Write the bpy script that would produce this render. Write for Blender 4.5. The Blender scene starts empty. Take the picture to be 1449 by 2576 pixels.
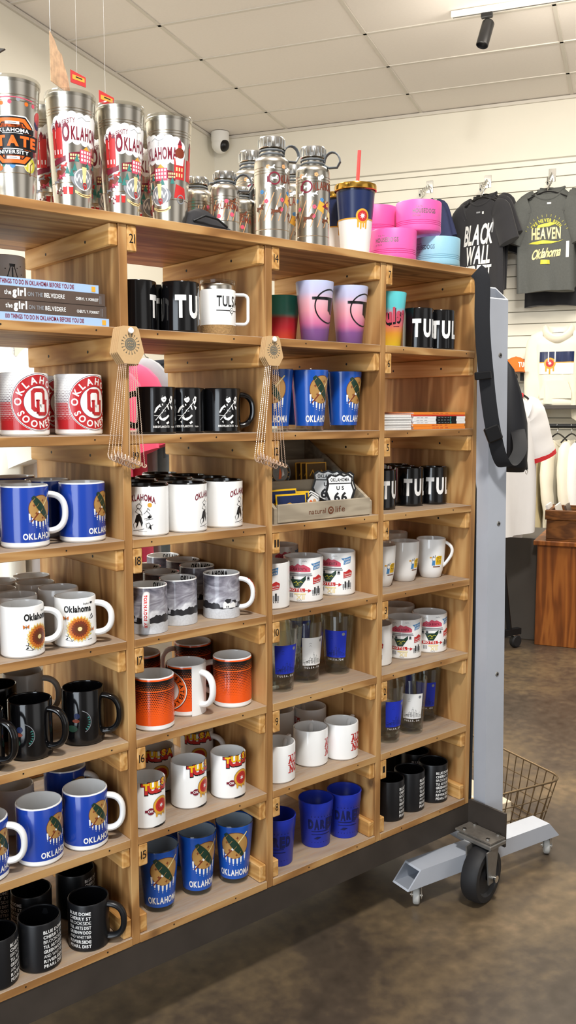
import bpy, bmesh, math, random
from math import sin, cos, pi, radians, atan2, hypot, floor, sqrt
from mathutils import Vector, Matrix
from mathutils.geometry import tessellate_polygon
random.seed(7)
scene = bpy.context.scene
COL = scene.collection

# ---------------------------------------------------------------- camera
cam_d = bpy.data.cameras.new('camera'); cam = bpy.data.objects.new('camera', cam_d); COL.objects.link(cam)
cam.location = (0, 0, 1.32); cam.rotation_euler = (radians(90 - 6.34), 0, radians(-39.5))
cam_d.sensor_fit = 'VERTICAL'; cam_d.sensor_height = 36; cam_d.lens = 36 * 2260 / 2576
cam_d.clip_start = .05; cam_d.clip_end = 60
scene.camera = cam
# ---------------------------------------------------------------- colour management
vs = scene.view_settings
scene.display_settings.display_device = 'sRGB'
vs.view_transform = 'Standard'; vs.look = 'None'; vs.gamma = 1; vs.use_curve_mapping = False
vs.exposure = -.12
try:
    scene.cycles.transparent_max_bounces = 32          # rows of clear glasses one behind another
except AttributeError: pass
# ---------------------------------------------------------------- world and lamps
def lin(h):
    if isinstance(h, str):
        h = h.lstrip('#'); c = [int(h[i:i+2], 16) / 255 for i in (0, 2, 4)]
    else: c = h
    return tuple((x / 12.92 if x <= .04045 else ((x + .055) / 1.055) ** 2.4) for x in c) + (1,)
w = bpy.data.worlds.new('world'); scene.world = w; w.use_nodes = True
bg = w.node_tree.nodes['Background']; bg.inputs[1].default_value = .66
WN, WL = w.node_tree.nodes, w.node_tree.links          # invented bright and dark bands standing in for the unseen shop, vary reflections
_tc = WN.new('ShaderNodeTexCoord'); _gr = WN.new('ShaderNodeTexGradient'); _gr.gradient_type = 'RADIAL'; _cr = WN.new('ShaderNodeValToRGB'); WL.new(_tc.outputs['Generated'], _gr.inputs['Vector']); WL.new(_gr.outputs['Fac'], _cr.inputs[0])
_st = [(0, .55), (.04, .30), (.08, .95), (.13, 1.0), (.16, .28), (.22, .34), (.25, 1.6), (.31, 1.5), (.34, .22), (.40, .40), (.43, 1.5), (.49, 1.6), (.52, .25), (.57, .45), (.60, 1.9), (.67, 1.8), (.70, .30), (.75, .55), (.78, 1.5), (.84, 1.4), (.87, .26), (.93, .5), (.97, .9)]
while len(_cr.color_ramp.elements) < len(_st): _cr.color_ramp.elements.new(.5)
for _e, (_p, _v) in zip(_cr.color_ramp.elements, _st): _e.position = _p; _e.color = (_v, _v * (.975 if _v > .8 else .90), _v * (.95 if _v > .8 else .78), 1)
WL.new(_cr.outputs[0], bg.inputs[0])
RA = radians(29.5)                                   # the room stands at an angle to the shelf
AX = Vector((cos(RA), sin(RA), 0)); BX = Vector((-sin(RA), cos(RA), 0))
def AB(a, b, z=0): return AX * a + BX * b + Vector((0, 0, z))
ROOM_ROT = RA - pi / 2                               # local x = right along the back wall, local y = into it
def area(loc, target, sx, sy, watt, col):
    l = bpy.data.lights.new('lamp', 'AREA'); l.shape = 'RECTANGLE'; l.size = sx; l.size_y = sy; l.energy = watt; l.color = col
    o = bpy.data.objects.new('lamp_or_fill', l); COL.objects.link(o); o.location = loc
    d = Vector(target) - Vector(loc); o.rotation_euler = d.to_track_quat('-Z', 'Y').to_euler(); return o
WARM = (1, .93, .82); NEUT = (1, .97, .93); COOL = (.82, .91, 1)
KEY = area((.55, .15, 3.6), (1.35, 1.6, .9), .30, .30, 100, NEUT)
area((-1.7, .3, 1.35), (1.2, 1.5, .75), 1.6, 2.5, 75, COOL)              # shop window behind the camera
area((1.6, 4.1, 3.6), (1.2, 2.2, .9), .35, .35, 85, WARM)               # track lamp on the far side of the shelf
area((3.6, 2.1, 3.7), (3.6, 2.1, 0), 1.2, .6, 105, WARM)
area((4.6, 2.9, 3.6), AB(7.6, .7, 1.6), .8, .5, 42, WARM)
area((3.6, 4.4, 3.65), (3.4, 4.2, 0), 1.2, .6, 50, WARM)
area((.35, 2.95, 3.6), (.8, 2.6, 0), .8, .8, 50, COOL)  # added cool fill from above, brightens the floor behind the shelf
area((-1.2, 2.5, 1.0), (1.2, 1.9, .3), 1.0, 1.8, 45, COOL)              # added cool fill, no known source; lights floor and shelf from the left

# ---------------------------------------------------------------- materials
MATS = {}
def nt(m): return m.node_tree.nodes, m.node_tree.links
def ramp(N, stops):
    r = N.new('ShaderNodeValToRGB'); e = r.color_ramp.elements
    while len(e) < len(stops): e.new(.5)
    for el, (p, c) in zip(e, stops): el.position = p; el.color = lin(c)
    return r
def base(name, col, rough=.5, metal=0, spec=.5, var=0, vscale=30, bump=0, coat=0, trans=0, ior=1.45, sheen=0, emit=0, alpha=1):
    m = bpy.data.materials.new(name); m.use_nodes = True; N, L = nt(m); p = N['Principled BSDF']
    I = p.inputs
    I['Base Color'].default_value = lin(col); I['Roughness'].default_value = rough; I['Metallic'].default_value = metal
    I['Specular IOR Level'].default_value = spec; I['Coat Weight'].default_value = coat; I['Coat Roughness'].default_value = .08
    I['Transmission Weight'].default_value = trans; I['IOR'].default_value = ior; I['Sheen Weight'].default_value = sheen; I['Alpha'].default_value = alpha
    if emit: I['Emission Color'].default_value = lin(col); I['Emission Strength'].default_value = emit
    if var or bump:
        tc = N.new('ShaderNodeTexCoord'); nz = N.new('ShaderNodeTexNoise'); nz.inputs['Scale'].default_value = vscale; nz.inputs['Detail'].default_value = 5
        L.new(tc.outputs['Object'], nz.inputs['Vector'])
        if var:
            c = lin(col)
            mx = N.new('ShaderNodeMix'); mx.data_type = 'RGBA'
            mx.inputs[6].default_value = tuple(x * (1 - var) for x in c[:3]) + (1,); mx.inputs[7].default_value = tuple(min(1, x * (1 + var)) for x in c[:3]) + (1,)
            L.new(nz.outputs['Fac'], mx.inputs[0]); L.new(mx.outputs[2], I['Base Color'])
        if bump:
            b = N.new('ShaderNodeBump'); b.inputs['Strength'].default_value = bump; b.inputs['Distance'].default_value = .004
            L.new(nz.outputs['Fac'], b.inputs['Height']); L.new(b.outputs[0], I['Normal'])
    return m
def wood(name, sc, cols, dust=0, rough=.55, knots=True):
    m = bpy.data.materials.new(name); m.use_nodes = True; N, L = nt(m); p = N['Principled BSDF']; p.inputs['Roughness'].default_value = rough
    p.inputs['Specular IOR Level'].default_value = .3
    tc = N.new('ShaderNodeTexCoord'); mp = N.new('ShaderNodeMapping'); mp.inputs['Scale'].default_value = sc
    L.new(tc.outputs['Object'], mp.inputs['Vector'])
    n1 = N.new('ShaderNodeTexNoise'); n1.inputs['Scale'].default_value = 1; n1.inputs['Detail'].default_value = 3; n1.inputs['Distortion'].default_value = .6
    L.new(mp.outputs[0], n1.inputs['Vector'])
    mu = N.new('ShaderNodeMath'); mu.operation = 'MULTIPLY'; mu.inputs[1].default_value = 36; L.new(n1.outputs['Fac'], mu.inputs[0])
    sn = N.new('ShaderNodeMath'); sn.operation = 'SINE'; L.new(mu.outputs[0], sn.inputs[0])
    mr = N.new('ShaderNodeMapRange'); mr.inputs[1].default_value = -1; mr.inputs[2].default_value = 1; L.new(sn.outputs[0], mr.inputs[0])
    n2 = N.new('ShaderNodeTexNoise'); n2.inputs['Scale'].default_value = 6; n2.inputs['Detail'].default_value = 6; L.new(mp.outputs[0], n2.inputs['Vector'])
    n3 = N.new('ShaderNodeTexNoise'); n3.inputs['Scale'].default_value = 3.3; n3.inputs['Detail'].default_value = 2; L.new(tc.outputs['Object'], n3.inputs['Vector'])
    m1 = N.new('ShaderNodeMix'); m1.inputs[0].default_value = .45; L.new(mr.outputs[0], m1.inputs[2]); L.new(n2.outputs['Fac'], m1.inputs[3])
    m2 = N.new('ShaderNodeMix'); m2.inputs[0].default_value = .35; L.new(m1.outputs[0], m2.inputs[2]); L.new(n3.outputs['Fac'], m2.inputs[3])
    r = ramp(N, [(.20, cols[0]), (.5, cols[1]), (.78, cols[2])]); L.new(m2.outputs[0], r.inputs[0])
    out = r.outputs[0]
    if knots:
        v = N.new('ShaderNodeTexVoronoi'); v.inputs['Scale'].default_value = 4.3; L.new(tc.outputs['Object'], v.inputs['Vector'])
        kr = N.new('ShaderNodeMapRange'); kr.inputs[1].default_value = .03; kr.inputs[2].default_value = .085; kr.inputs[3].default_value = .8; kr.inputs[4].default_value = 0; L.new(v.outputs['Distance'], kr.inputs[0])
        km = N.new('ShaderNodeMix'); km.data_type = 'RGBA'; km.inputs[7].default_value = lin('#5e4028'); L.new(kr.outputs[0], km.inputs[0]); L.new(out, km.inputs[6]); out = km.outputs[2]
    if dust:
        g = N.new('ShaderNodeNewGeometry'); sp = N.new('ShaderNodeSeparateXYZ'); L.new(g.outputs['Normal'], sp.inputs[0])
        gt = N.new('ShaderNodeMath'); gt.operation = 'GREATER_THAN'; gt.inputs[1].default_value = .7; L.new(sp.outputs['Z'], gt.inputs[0])
        n4 = N.new('ShaderNodeTexNoise'); n4.inputs['Scale'].default_value = 22; n4.inputs['Detail'].default_value = 6; L.new(mp.outputs[0], n4.inputs['Vector'])
        mm = N.new('ShaderNodeMapRange'); mm.inputs[1].default_value = .3; mm.inputs[2].default_value = .6; mm.inputs[3].default_value = dust * .6; mm.inputs[4].default_value = dust; L.new(n4.outputs['Fac'], mm.inputs[0])
        mt = N.new('ShaderNodeMath'); mt.operation = 'MULTIPLY'; L.new(gt.outputs[0], mt.inputs[0]); L.new(mm.outputs[0], mt.inputs[1])
        dm = N.new('ShaderNodeMix'); dm.data_type = 'RGBA'; dm.inputs[7].default_value = lin('#a0968a'); L.new(mt.outputs[0], dm.inputs[0]); L.new(out, dm.inputs[6]); out = dm.outputs[2]
    L.new(out, p.inputs['Base Color'])
    b = N.new('ShaderNodeBump'); b.inputs['Strength'].default_value = .12; b.inputs['Distance'].default_value = .002; L.new(n2.outputs['Fac'], b.inputs['Height']); L.new(b.outputs[0], p.inputs['Normal'])
    return m
PLY = ('#7f572f', '#aa7c49', '#c8a069')
def vgrad(name, stops, rough=.35, trans=0, zmax=.137, wob=.06):
    m = bpy.data.materials.new(name); m.use_nodes = True; N, L = nt(m); p = N['Principled BSDF']; p.inputs['Roughness'].default_value = rough
    p.inputs['Transmission Weight'].default_value = trans; p.inputs['Subsurface Weight'].default_value = .0
    tc = N.new('ShaderNodeTexCoord'); sp = N.new('ShaderNodeSeparateXYZ'); L.new(tc.outputs['Object'], sp.inputs[0])
    dv = N.new('ShaderNodeMath'); dv.operation = 'DIVIDE'; dv.inputs[1].default_value = zmax; L.new(sp.outputs['Z'], dv.inputs[0])
    nz = N.new('ShaderNodeTexNoise'); nz.inputs['Scale'].default_value = 14; L.new(tc.outputs['Object'], nz.inputs['Vector'])
    ma = N.new('ShaderNodeMath'); ma.operation = 'MULTIPLY_ADD'; ma.inputs[1].default_value = wob * 2; L.new(nz.outputs['Fac'], ma.inputs[0]); L.new(dv.outputs[0], ma.inputs[2])
    sb = N.new('ShaderNodeMath'); sb.operation = 'SUBTRACT'; sb.inputs[1].default_value = wob; L.new(ma.outputs[0], sb.inputs[0])
    r = ramp(N, stops); L.new(sb.outputs[0], r.inputs[0]); L.new(r.outputs[0], p.inputs['Base Color'])
    return m
def clearmat(name, tint, ior=1.45, rough=.02):
    m = bpy.data.materials.new(name); m.use_nodes = True; N, L = nt(m); N.remove(N['Principled BSDF'])
    t = N.new('ShaderNodeBsdfTransparent'); t.inputs[0].default_value = lin(tint); g = N.new('ShaderNodeBsdfGlossy'); g.inputs['Roughness'].default_value = rough
    lw = N.new('ShaderNodeLayerWeight'); pw = N.new('ShaderNodeMath'); pw.operation = 'POWER'; pw.inputs[1].default_value = 3.2; L.new(lw.outputs['Facing'], pw.inputs[0]); f = N.new('ShaderNodeMath'); f.operation = 'MULTIPLY_ADD'; f.inputs[1].default_value = .75; f.inputs[2].default_value = (ior - 1) ** 2 / (ior + 1) ** 2; L.new(pw.outputs[0], f.inputs[0]); mx = N.new('ShaderNodeMixShader'); L.new(f.outputs[0], mx.inputs[0]); L.new(t.outputs[0], mx.inputs[1]); L.new(g.outputs[0], mx.inputs[2])
    L.new(mx.outputs[0], N['Material Output'].inputs['Surface']); return m
def steel(name, col='#cfc8bb', rough=.22):
    m = base(name, col, rough, 1); N, L = nt(m); p = N['Principled BSDF']
    p.inputs['Anisotropic'].default_value = .65; tg = N.new('ShaderNodeTangent'); tg.direction_type = 'RADIAL'; tg.axis = 'Z'; L.new(tg.outputs[0], p.inputs['Tangent']); return m
    tc = N.new('ShaderNodeTexCoord'); mp = N.new('ShaderNodeMapping'); mp.inputs['Scale'].default_value = (2, 2, 900); L.new(tc.outputs['Object'], mp.inputs[0])
    nz = N.new('ShaderNodeTexNoise'); nz.inputs['Scale'].default_value = 1; L.new(mp.outputs[0], nz.inputs['Vector'])
    mr = N.new('ShaderNodeMapRange'); mr.inputs[3].default_value = rough - .07; mr.inputs[4].default_value = rough + .1; L.new(nz.outputs['Fac'], mr.inputs[0]); L.new(mr.outputs[0], p.inputs['Roughness'])
    return m
def storm():
    m = bpy.data.materials.new('storm_photo'); m.use_nodes = True; N, L = nt(m); p = N['Principled BSDF']; p.inputs['Roughness'].default_value = .15
    tc = N.new('ShaderNodeTexCoord'); mp = N.new('ShaderNodeMapping'); mp.inputs['Scale'].default_value = (16, 16, 34); L.new(tc.outputs['Object'], mp.inputs[0])
    nz = N.new('ShaderNodeTexNoise'); nz.inputs['Scale'].default_value = 1; nz.inputs['Detail'].default_value = 4; nz.inputs['Distortion'].default_value = 2.2; L.new(mp.outputs[0], nz.inputs['Vector'])
    sp = N.new('ShaderNodeSeparateXYZ'); L.new(tc.outputs['Object'], sp.inputs[0])
    mz = N.new('ShaderNodeMapRange'); mz.inputs[1].default_value = .03; mz.inputs[2].default_value = .098; mz.inputs[3].default_value = .25; mz.inputs[4].default_value = -.22; L.new(sp.outputs['Z'], mz.inputs[0])
    ad = N.new('ShaderNodeMath'); ad.operation = 'ADD'; L.new(nz.outputs['Fac'], ad.inputs[0]); L.new(mz.outputs[0], ad.inputs[1])
    r = ramp(N, [(.2, '#4f4d58'), (.45, '#85828c'), (.62, '#a9a9b2'), (.85, '#e3e4e8')]); L.new(ad.outputs[0], r.inputs[0]); L.new(r.outputs[0], p.inputs['Base Color'])
    return m
def concrete():
    m = bpy.data.materials.new('polished_concrete'); m.use_nodes = True; N, L = nt(m); p = N['Principled BSDF']
    tc = N.new('ShaderNodeTexCoord')
    a = N.new('ShaderNodeTexNoise'); a.inputs['Scale'].default_value = 1.7; a.inputs['Detail'].default_value = 8; a.inputs['Roughness'].default_value = .62; a.inputs['Distortion'].default_value = .5
    b = N.new('ShaderNodeTexNoise'); b.inputs['Scale'].default_value = 26; b.inputs['Detail'].default_value = 6
    for n in (a, b): L.new(tc.outputs['Object'], n.inputs['Vector'])
    mx = N.new('ShaderNodeMix'); mx.inputs[0].default_value = .28; L.new(a.outputs['Fac'], mx.inputs[2]); L.new(b.outputs['Fac'], mx.inputs[3])
    r = ramp(N, [(.30, '#352e27'), (.46, '#4c4136'), (.58, '#685842'), (.72, '#8b7356')]); L.new(mx.outputs[0], r.inputs[0]); L.new(r.outputs[0], p.inputs['Base Color'])
    rr = N.new('ShaderNodeMapRange'); rr.inputs[3].default_value = .22; rr.inputs[4].default_value = .45; L.new(b.outputs['Fac'], rr.inputs[0]); L.new(rr.outputs[0], p.inputs['Roughness'])
    bp = N.new('ShaderNodeBump'); bp.inputs['Strength'].default_value = .06; bp.inputs['Distance'].default_value = .004; L.new(b.outputs['Fac'], bp.inputs['Height']); L.new(bp.outputs[0], p.inputs['Normal'])
    return m
DEF = dict(
 ply_z=lambda: wood('plywood_upright', (9, 9, 1.3), PLY), ply_x=lambda: wood('plywood_board', (1.2, 9, 9), PLY, dust=.75), cleat_y=lambda: wood('pine_cleat', (16, 1.6, 16), ('#a8733c', '#c79655', '#dcb076')),
 ply_top=lambda: wood('plywood_top', (1.2, 9, 9), PLY, dust=.3),
 ply_edge=lambda: wood('plywood_edge', (3, 3, 60), ('#a9773a', '#c99a55', '#dcb272'), knots=False), ply_edge_v=lambda: wood('plywood_edge_upright', (60, 3, 3), ('#a9773a', '#c99a55', '#dcb272'), knots=False),
 tray=lambda: wood('grey_washed_wood', (2, 14, 14), ('#8f8371', '#a89b86', '#bbae98'), knots=False), brown_wood=lambda: wood('brown_panel_wood', (8, 8, 1.1), ('#5f3212', '#8a4e1f', '#a8672d'), rough=.4),
 crate=lambda: wood('dark_crate_wood', (3, 3, 12), ('#4a2a12', '#6e431d', '#8a5829')),
 steel=lambda: steel('brushed_steel'), chrome=lambda: base('chrome', '#d9d9d6', .12, 1), rawsteel=lambda: base('raw_dark_steel', '#47403a', .55, .35, var=.35, vscale=14), black_steel=lambda: base('black_steel', '#191a1c', .5, .3, var=.2, vscale=20),
 grey_metal=lambda: base('worn_grey_steel', '#8a8782', .45, .7, var=.3, vscale=40), rubber=lambda: base('black_rubber', '#202022', .6, var=.25, vscale=30),
 wheelgrey=lambda: base('pale_grey_wheel', '#b9b9b5', .5), worn=lambda: base('worn_plate_steel', '#6d675f', .6, .3, var=.45, vscale=70),
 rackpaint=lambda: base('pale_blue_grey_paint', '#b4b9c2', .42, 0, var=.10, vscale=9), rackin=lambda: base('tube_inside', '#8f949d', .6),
 wall=lambda: base('cream_wall_paint', '#e9e4d6', .7, var=.02, vscale=3), slat=lambda: base('slatwall_white', '#ece8da', .5, var=.02, vscale=6), groove=lambda: base('slatwall_groove', '#a9a496', .6),
 ceil=lambda: base('ceiling_tile', '#ebe4dc', .85, var=.03, vscale=60, bump=.05), ceilgrid=lambda: base('ceiling_grid', '#d5cfc4', .6), concrete=concrete,
 white=lambda: base('white_glaze', '#f1f1ef', .12, coat=.3, var=.01), blue=lambda: base('blue_glaze', '#1d3f9e', .16, coat=.3, var=.05, vscale=12), black=lambda: base('black_glaze', '#0b0b0d', .13, coat=.3, var=.05), matt_black=lambda: base('matt_black_glaze', '#141518', .34, var=.08), grey_glaze=lambda: base('grey_white_glaze', '#c9cac9', .15),
 orange=lambda: base('orange_glaze', '#ee5a1c', .16, coat=.2), red=lambda: base('crimson_print', '#b72a2f', .2), dkred=lambda: base('maroon_print', '#7c2234', .3), ink=lambda: base('black_print', '#121214', .3), navy=lambda: base('navy_print', '#1f2b52', .3), wht=lambda: base('white_print', '#f0f0ee', .35), dot=lambda: base('plum_dot_print', '#4b2b45', .25),
 tan=lambda: base('tan_print', '#b58a4e', .3), green=lambda: base('dark_green_print', '#1e3a2c', .35), rust=lambda: base('rust_print', '#7b3622', .35), gold=lambda: base('gold_print', '#e0a53a', .35), yellow=lambda: base('yellow_print', '#efbf1d', .35), sunred=lambda: base('sun_red_print', '#c4302f', .35), amber=lambda: base('amber_print', '#c8702c', .35), cream_p=lambda: base('cream_print', '#ecd99a', .35), brownp=lambda: base('brown_print', '#6b3a22', .4), pinkp=lambda: base('rose_print', '#d4536a', .4), peach=lambda: base('peach_print', '#dda36f', .4), teal=lambda: base('teal_print', '#3b7f77', .35), sky=lambda: base('sky_blue_print', '#4d88bd', .35), lime=lambda: base('olive_yellow_print', '#c6c13a', .5), orangep=lambda: base('orange_print', '#ef6a22', .35), greyp=lambda: base('grey_print', '#8a8d92', .4), stone=lambda: base('pale_field_print', '#c9cbcf', .4, var=.25, vscale=220), hill=lambda: base('dark_treeline_print', '#2b2a2e', .35),
 royal=lambda: base('royal_blue_print', '#2338c0', .35), pintblue=lambda: base('blue_pint_paint', '#1c55b4', .2, coat=.3, var=.05), pintin=lambda: base('pale_blue_inside', '#a3b4c4', .2), glass=lambda: clearmat('clear_glass', '#f3f6f5', 1.5), clear=lambda: clearmat('clear_plastic', '#f0f0ee', 1.35, .08), 
 cupblue=lambda: base('blue_plastic', '#2136b0', .35, var=.05), cupink=lambda: base('dark_blue_lettering', '#10184e', .4), cork=lambda: base('cork', '#9b7a4f', .9, var=.5, vscale=260, bump=.3),
 ombre=lambda: vgrad('lilac_pink_purple', [(0, '#6f4a83'), (.2, '#84548d'), (.30, '#d0719c'), (.5, '#e79aa6'), (.66, '#dfa9b4'), (.8, '#b9b4cf'), (1, '#b4bcdb')]), meltm=lambda: vgrad('red_green', [(0, '#e2542f'), (.25, '#c52b38'), (.42, '#b5333a'), (.50, '#3f8f80'), (1, '#35a08b')]), tealm=lambda: vgrad('teal_pink_yellow', [(0, '#f2d02c'), (.25, '#f3a83a'), (.42, '#ea6f76'), (.58, '#e87f9b'), (.72, '#62cdd4'), (1, '#5fd0d6')]),
 storm=storm, pinkbowl=lambda: base('pink_powder_coat', '#ea5fa9', .45, var=.04, vscale=200), bluebowl=lambda: base('light_blue_powder_coat', '#94c4d8', .45, var=.04, vscale=200), engrave=lambda: base('steel_engraving', '#8f7f86', .35, .6), engraveb=lambda: base('dark_engraving', '#5d7480', .35, .6), goldlid=lambda: base('gold_metal', '#d9a94c', .16, 1), straw=lambda: base('red_plastic', '#e2504c', .3), rose=lambda: base('rose_gold', '#dcc0a8', .38, .5), strap=lambda: base('grey_rubber', '#5c6063', .6), cardboard=lambda: base('kraft_card', '#c9a678', .8, var=.08, vscale=120), cardink=lambda: base('card_print', '#6f6a5c', .8), pin=lambda: base('white_pushpin', '#f2efe9', .3),
 tee_black=lambda: base('black_jersey', '#26262a', .9, sheen=.2, var=.12, vscale=18), tee_grey=lambda: base('charcoal_heather_jersey', '#545654', .9, var=.15, vscale=90), tee_navy=lambda: base('navy_jersey', '#2b3152', .9, var=.1), cream=lambda: base('cream_fleece', '#efe9d6', .9, sheen=.3, var=.04, vscale=14), whitetee=lambda: base('white_jersey', '#f0eeec', .9, var=.03, vscale=14), redtrim=lambda: base('red_ribbing', '#cf2d33', .85), beige=lambda: base('beige_jersey', '#d5c7a0', .9, var=.08, vscale=16), pinktee=lambda: base('pink_jersey', '#ee5878', .9, var=.08, vscale=16), greytee=lambda: base('grey_jersey', '#9a9a9c', .9, var=.1), tiedye=lambda: base('tie_dye_jersey', '#a9c3df', .9, var=.6, vscale=14), nylon=lambda: base('black_nylon', '#191a1f', .6, var=.15, vscale=160), webbing=lambda: base('black_webbing', '#16171b', .8, var=.2, vscale=260), cloth_dk=lambda: base('dark_cloth', '#2b2a2c', .9, var=.2, vscale=30), khaki=lambda: base('khaki_cloth', '#b3a78f', .9, var=.1), 
 plastic_black=lambda: base('black_plastic', '#111113', .35), plastic_white=lambda: base('white_plastic', '#ecebe6', .4), capm=lambda: base('orange_twill', '#d9752c', .85, var=.1, vscale=120), paper=lambda: base('paper_pages', '#e8e5e0', .8, var=.1, vscale=200), book_blue=lambda: base('light_blue_cover', '#a3bfe3', .4), book_dark=lambda: base('dark_photo_cover', '#57483f', .4, var=.35, vscale=16), book_red=lambda: base('maroon_cover', '#7d2a28', .4), mag_orange=lambda: base('orange_cover', '#ef8a2e', .35), mag_white=lambda: base('white_cover', '#efeeec', .35), mag_red=lambda: base('red_cover', '#d5412a', .35), kraftbox=lambda: base('pale_box_card', '#e3d3b8', .8), wirem=lambda: base('bronze_wire', '#7d6a50', .4, .8), dkpanel=lambda: base('dark_painted_panel', '#4d4843', .6, var=.2, vscale=5), posterm=lambda: base('poster_print', '#bd9a76', .6, var=.75, vscale=45), lampglow=lambda: base('lamp_lens', '#fff1d8', .4, emit=6), patchgrey=lambda: base('grey_embroidery', '#8b8a86', .8, var=.2, vscale=300), patchbrown=lambda: base('brown_embroidery', '#5d4526', .8, var=.2, vscale=300), eva=lambda: base('paper_white', '#f2ede3', .8),
)
def M(k):
    if k not in MATS: MATS[k] = DEF[k]()
    return MATS[k]

# ---------------------------------------------------------------- mesh builder
class MB:
    def __init__(s): s.v = []; s.f = []; s.m = []; s.s = []; s.k = []
    def slot(s, key):
        if key not in s.k: s.k.append(key)
        return s.k.index(key)
    def add(s, vs, fs, mat, smooth=False, X=None):
        o = len(s.v); s.v.extend([tuple(X @ Vector(p)) if X else tuple(p) for p in vs]); i = s.slot(mat)
        for f in fs: s.f.append(tuple(o + a for a in f)); s.m.append(i); s.s.append(smooth)
    def box(s, x0, x1, y0, y1, z0, z1, mat, bev=0, X=None, mats=None):
        if bev:
            bm = bmesh.new(); bmesh.ops.create_cube(bm, size=1)
            for v in bm.verts: v.co = Vector(((x0 + x1) / 2 + v.co.x * (x1 - x0), (y0 + y1) / 2 + v.co.y * (y1 - y0), (z0 + z1) / 2 + v.co.z * (z1 - z0)))
            bmesh.ops.bevel(bm, geom=bm.edges[:], offset=bev, segments=1, affect='EDGES')
            s.from_bm(bm, mat, False, X)
            return
        vs = [(x, y, z) for x in (x0, x1) for y in (y0, y1) for z in (z0, z1)]
        s.add(vs, [(0, 1, 3, 2), (4, 6, 7, 5), (0, 4, 5, 1), (2, 3, 7, 6), (0, 2, 6, 4), (1, 5, 7, 3)], mat, False, X)
    def from_bm(s, bm, mat, smooth=False, X=None):
        bm.verts.index_update()
        s.add([v.co.copy() for v in bm.verts], [[v.index for v in f.verts] for f in bm.faces], mat, smooth, X); bm.free()
    def lathe(s, prof, mat, n=48, X=None, closed=False):
        # prof: (r, z) or (r, z, material of the band that follows)
        vs = []; rows = []
        for p in prof:
            r, z = p[0], p[1]
            if r < 1e-6: rows.append([len(vs)]); vs.append((0, 0, z))
            else:
                rows.append(list(range(len(vs), len(vs) + n))); vs.extend((r * cos(2 * pi * i / n), r * sin(2 * pi * i / n), z) for i in range(n))
        by = {}
        pairs = list(zip(range(len(prof) - 1), range(1, len(prof)))) + ([(len(prof) - 1, 0)] if closed else [])
        cur = mat
        for a, b in pairs:
            if len(prof[a]) > 2: cur = prof[a][2]
            A, B = rows[a], rows[b]; fs = by.setdefault(cur, [])
            for i in range(n):
                j = (i + 1) % n
                if len(A) == 1 and len(B) == 1: continue
                if len(A) == 1: fs.append((A[0], B[j], B[i]))
                elif len(B) == 1: fs.append((A[i], A[j], B[0]))
                else: fs.append((A[i], A[j], B[j], B[i]))
        o = len(s.v); s.v.extend([tuple(X @ Vector(p)) if X else p for p in vs])
        for k, fs in by.items():
            i = s.slot(k)
            for f in fs: s.f.append(tuple(o + a for a in f)); s.m.append(i); s.s.append(True)
    def tube(s, pts, r, mat, n=10, cap=True, closed=False, up=None, rb=None, X=None):
        P = [Vector(p) for p in pts]; m = len(P); vs = []; prev = None
        for i, p in enumerate(P):
            if closed: t = P[(i + 1) % m] - P[i - 1]
            else: t = P[min(i + 1, m - 1)] - P[max(i - 1, 0)]
            if t.length < 1e-9: t = Vector((0, 0, 1))
            t.normalize()
            if up is not None: b = Vector(up)
            elif prev is None: b = Vector((0, 0, 1)) if abs(t.z) < .9 else Vector((1, 0, 0))
            else: b = prev
            b = b - t * b.dot(t)
            if b.length < 1e-6: b = t.orthogonal()
            b.normalize(); prev = b; c = t.cross(b)
            ri = r[i] if isinstance(r, (list, tuple)) else r; rj = (rb[i] if isinstance(rb, (list, tuple)) else rb) if rb else ri
            for k in range(n): a = 2 * pi * k / n; vs.append(p + c * (ri * cos(a)) + b * (rj * sin(a)))
        fs = []
        for i in range(m if closed else m - 1):
            j = (i + 1) % m
            for k in range(n): l = (k + 1) % n; fs.append((i * n + k, i * n + l, j * n + l, j * n + k))
        if cap and not closed: fs.append(tuple(range(n - 1, -1, -1))); fs.append(tuple((m - 1) * n + k for k in range(n)))
        s.add(vs, fs, mat, True, X)
    def prism(s, pts, d0, d1, mat, O=(0, 0, 0), U=(1, 0, 0), V=(0, 0, 1), W=(0, 1, 0), X=None):
        O, U, V, W = map(Vector, (O, U, V, W)); n = len(pts)
        vs = [O + U * p[0] + V * p[1] + W * d0 for p in pts] + [O + U * p[0] + V * p[1] + W * d1 for p in pts]
        tr = tessellate_polygon([[Vector((p[0], p[1], 0)) for p in pts]])
        fs = [tuple(t) for t in tr] + [tuple(n + a for a in reversed(t)) for t in tr] + [(i, (i + 1) % n, n + (i + 1) % n, n + i) for i in range(n)]
        s.add(vs, fs, mat, False, X)
    def ball(s, c, r, mat, n=16, sc=(1, 1, 1), X=None):
        vs = []; fs = []; h = n // 2
        for i in range(h + 1):
            for j in range(n): a = pi * i / h; b = 2 * pi * j / n; vs.append((c[0] + r * sc[0] * sin(a) * cos(b), c[1] + r * sc[1] * sin(a) * sin(b), c[2] + r * sc[2] * cos(a)))
        for i in range(h):
            for j in range(n): k = (j + 1) % n; fs.append((i * n + j, (i + 1) * n + j, (i + 1) * n + k, i * n + k))
        s.add(vs, fs, mat, True, X)
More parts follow.
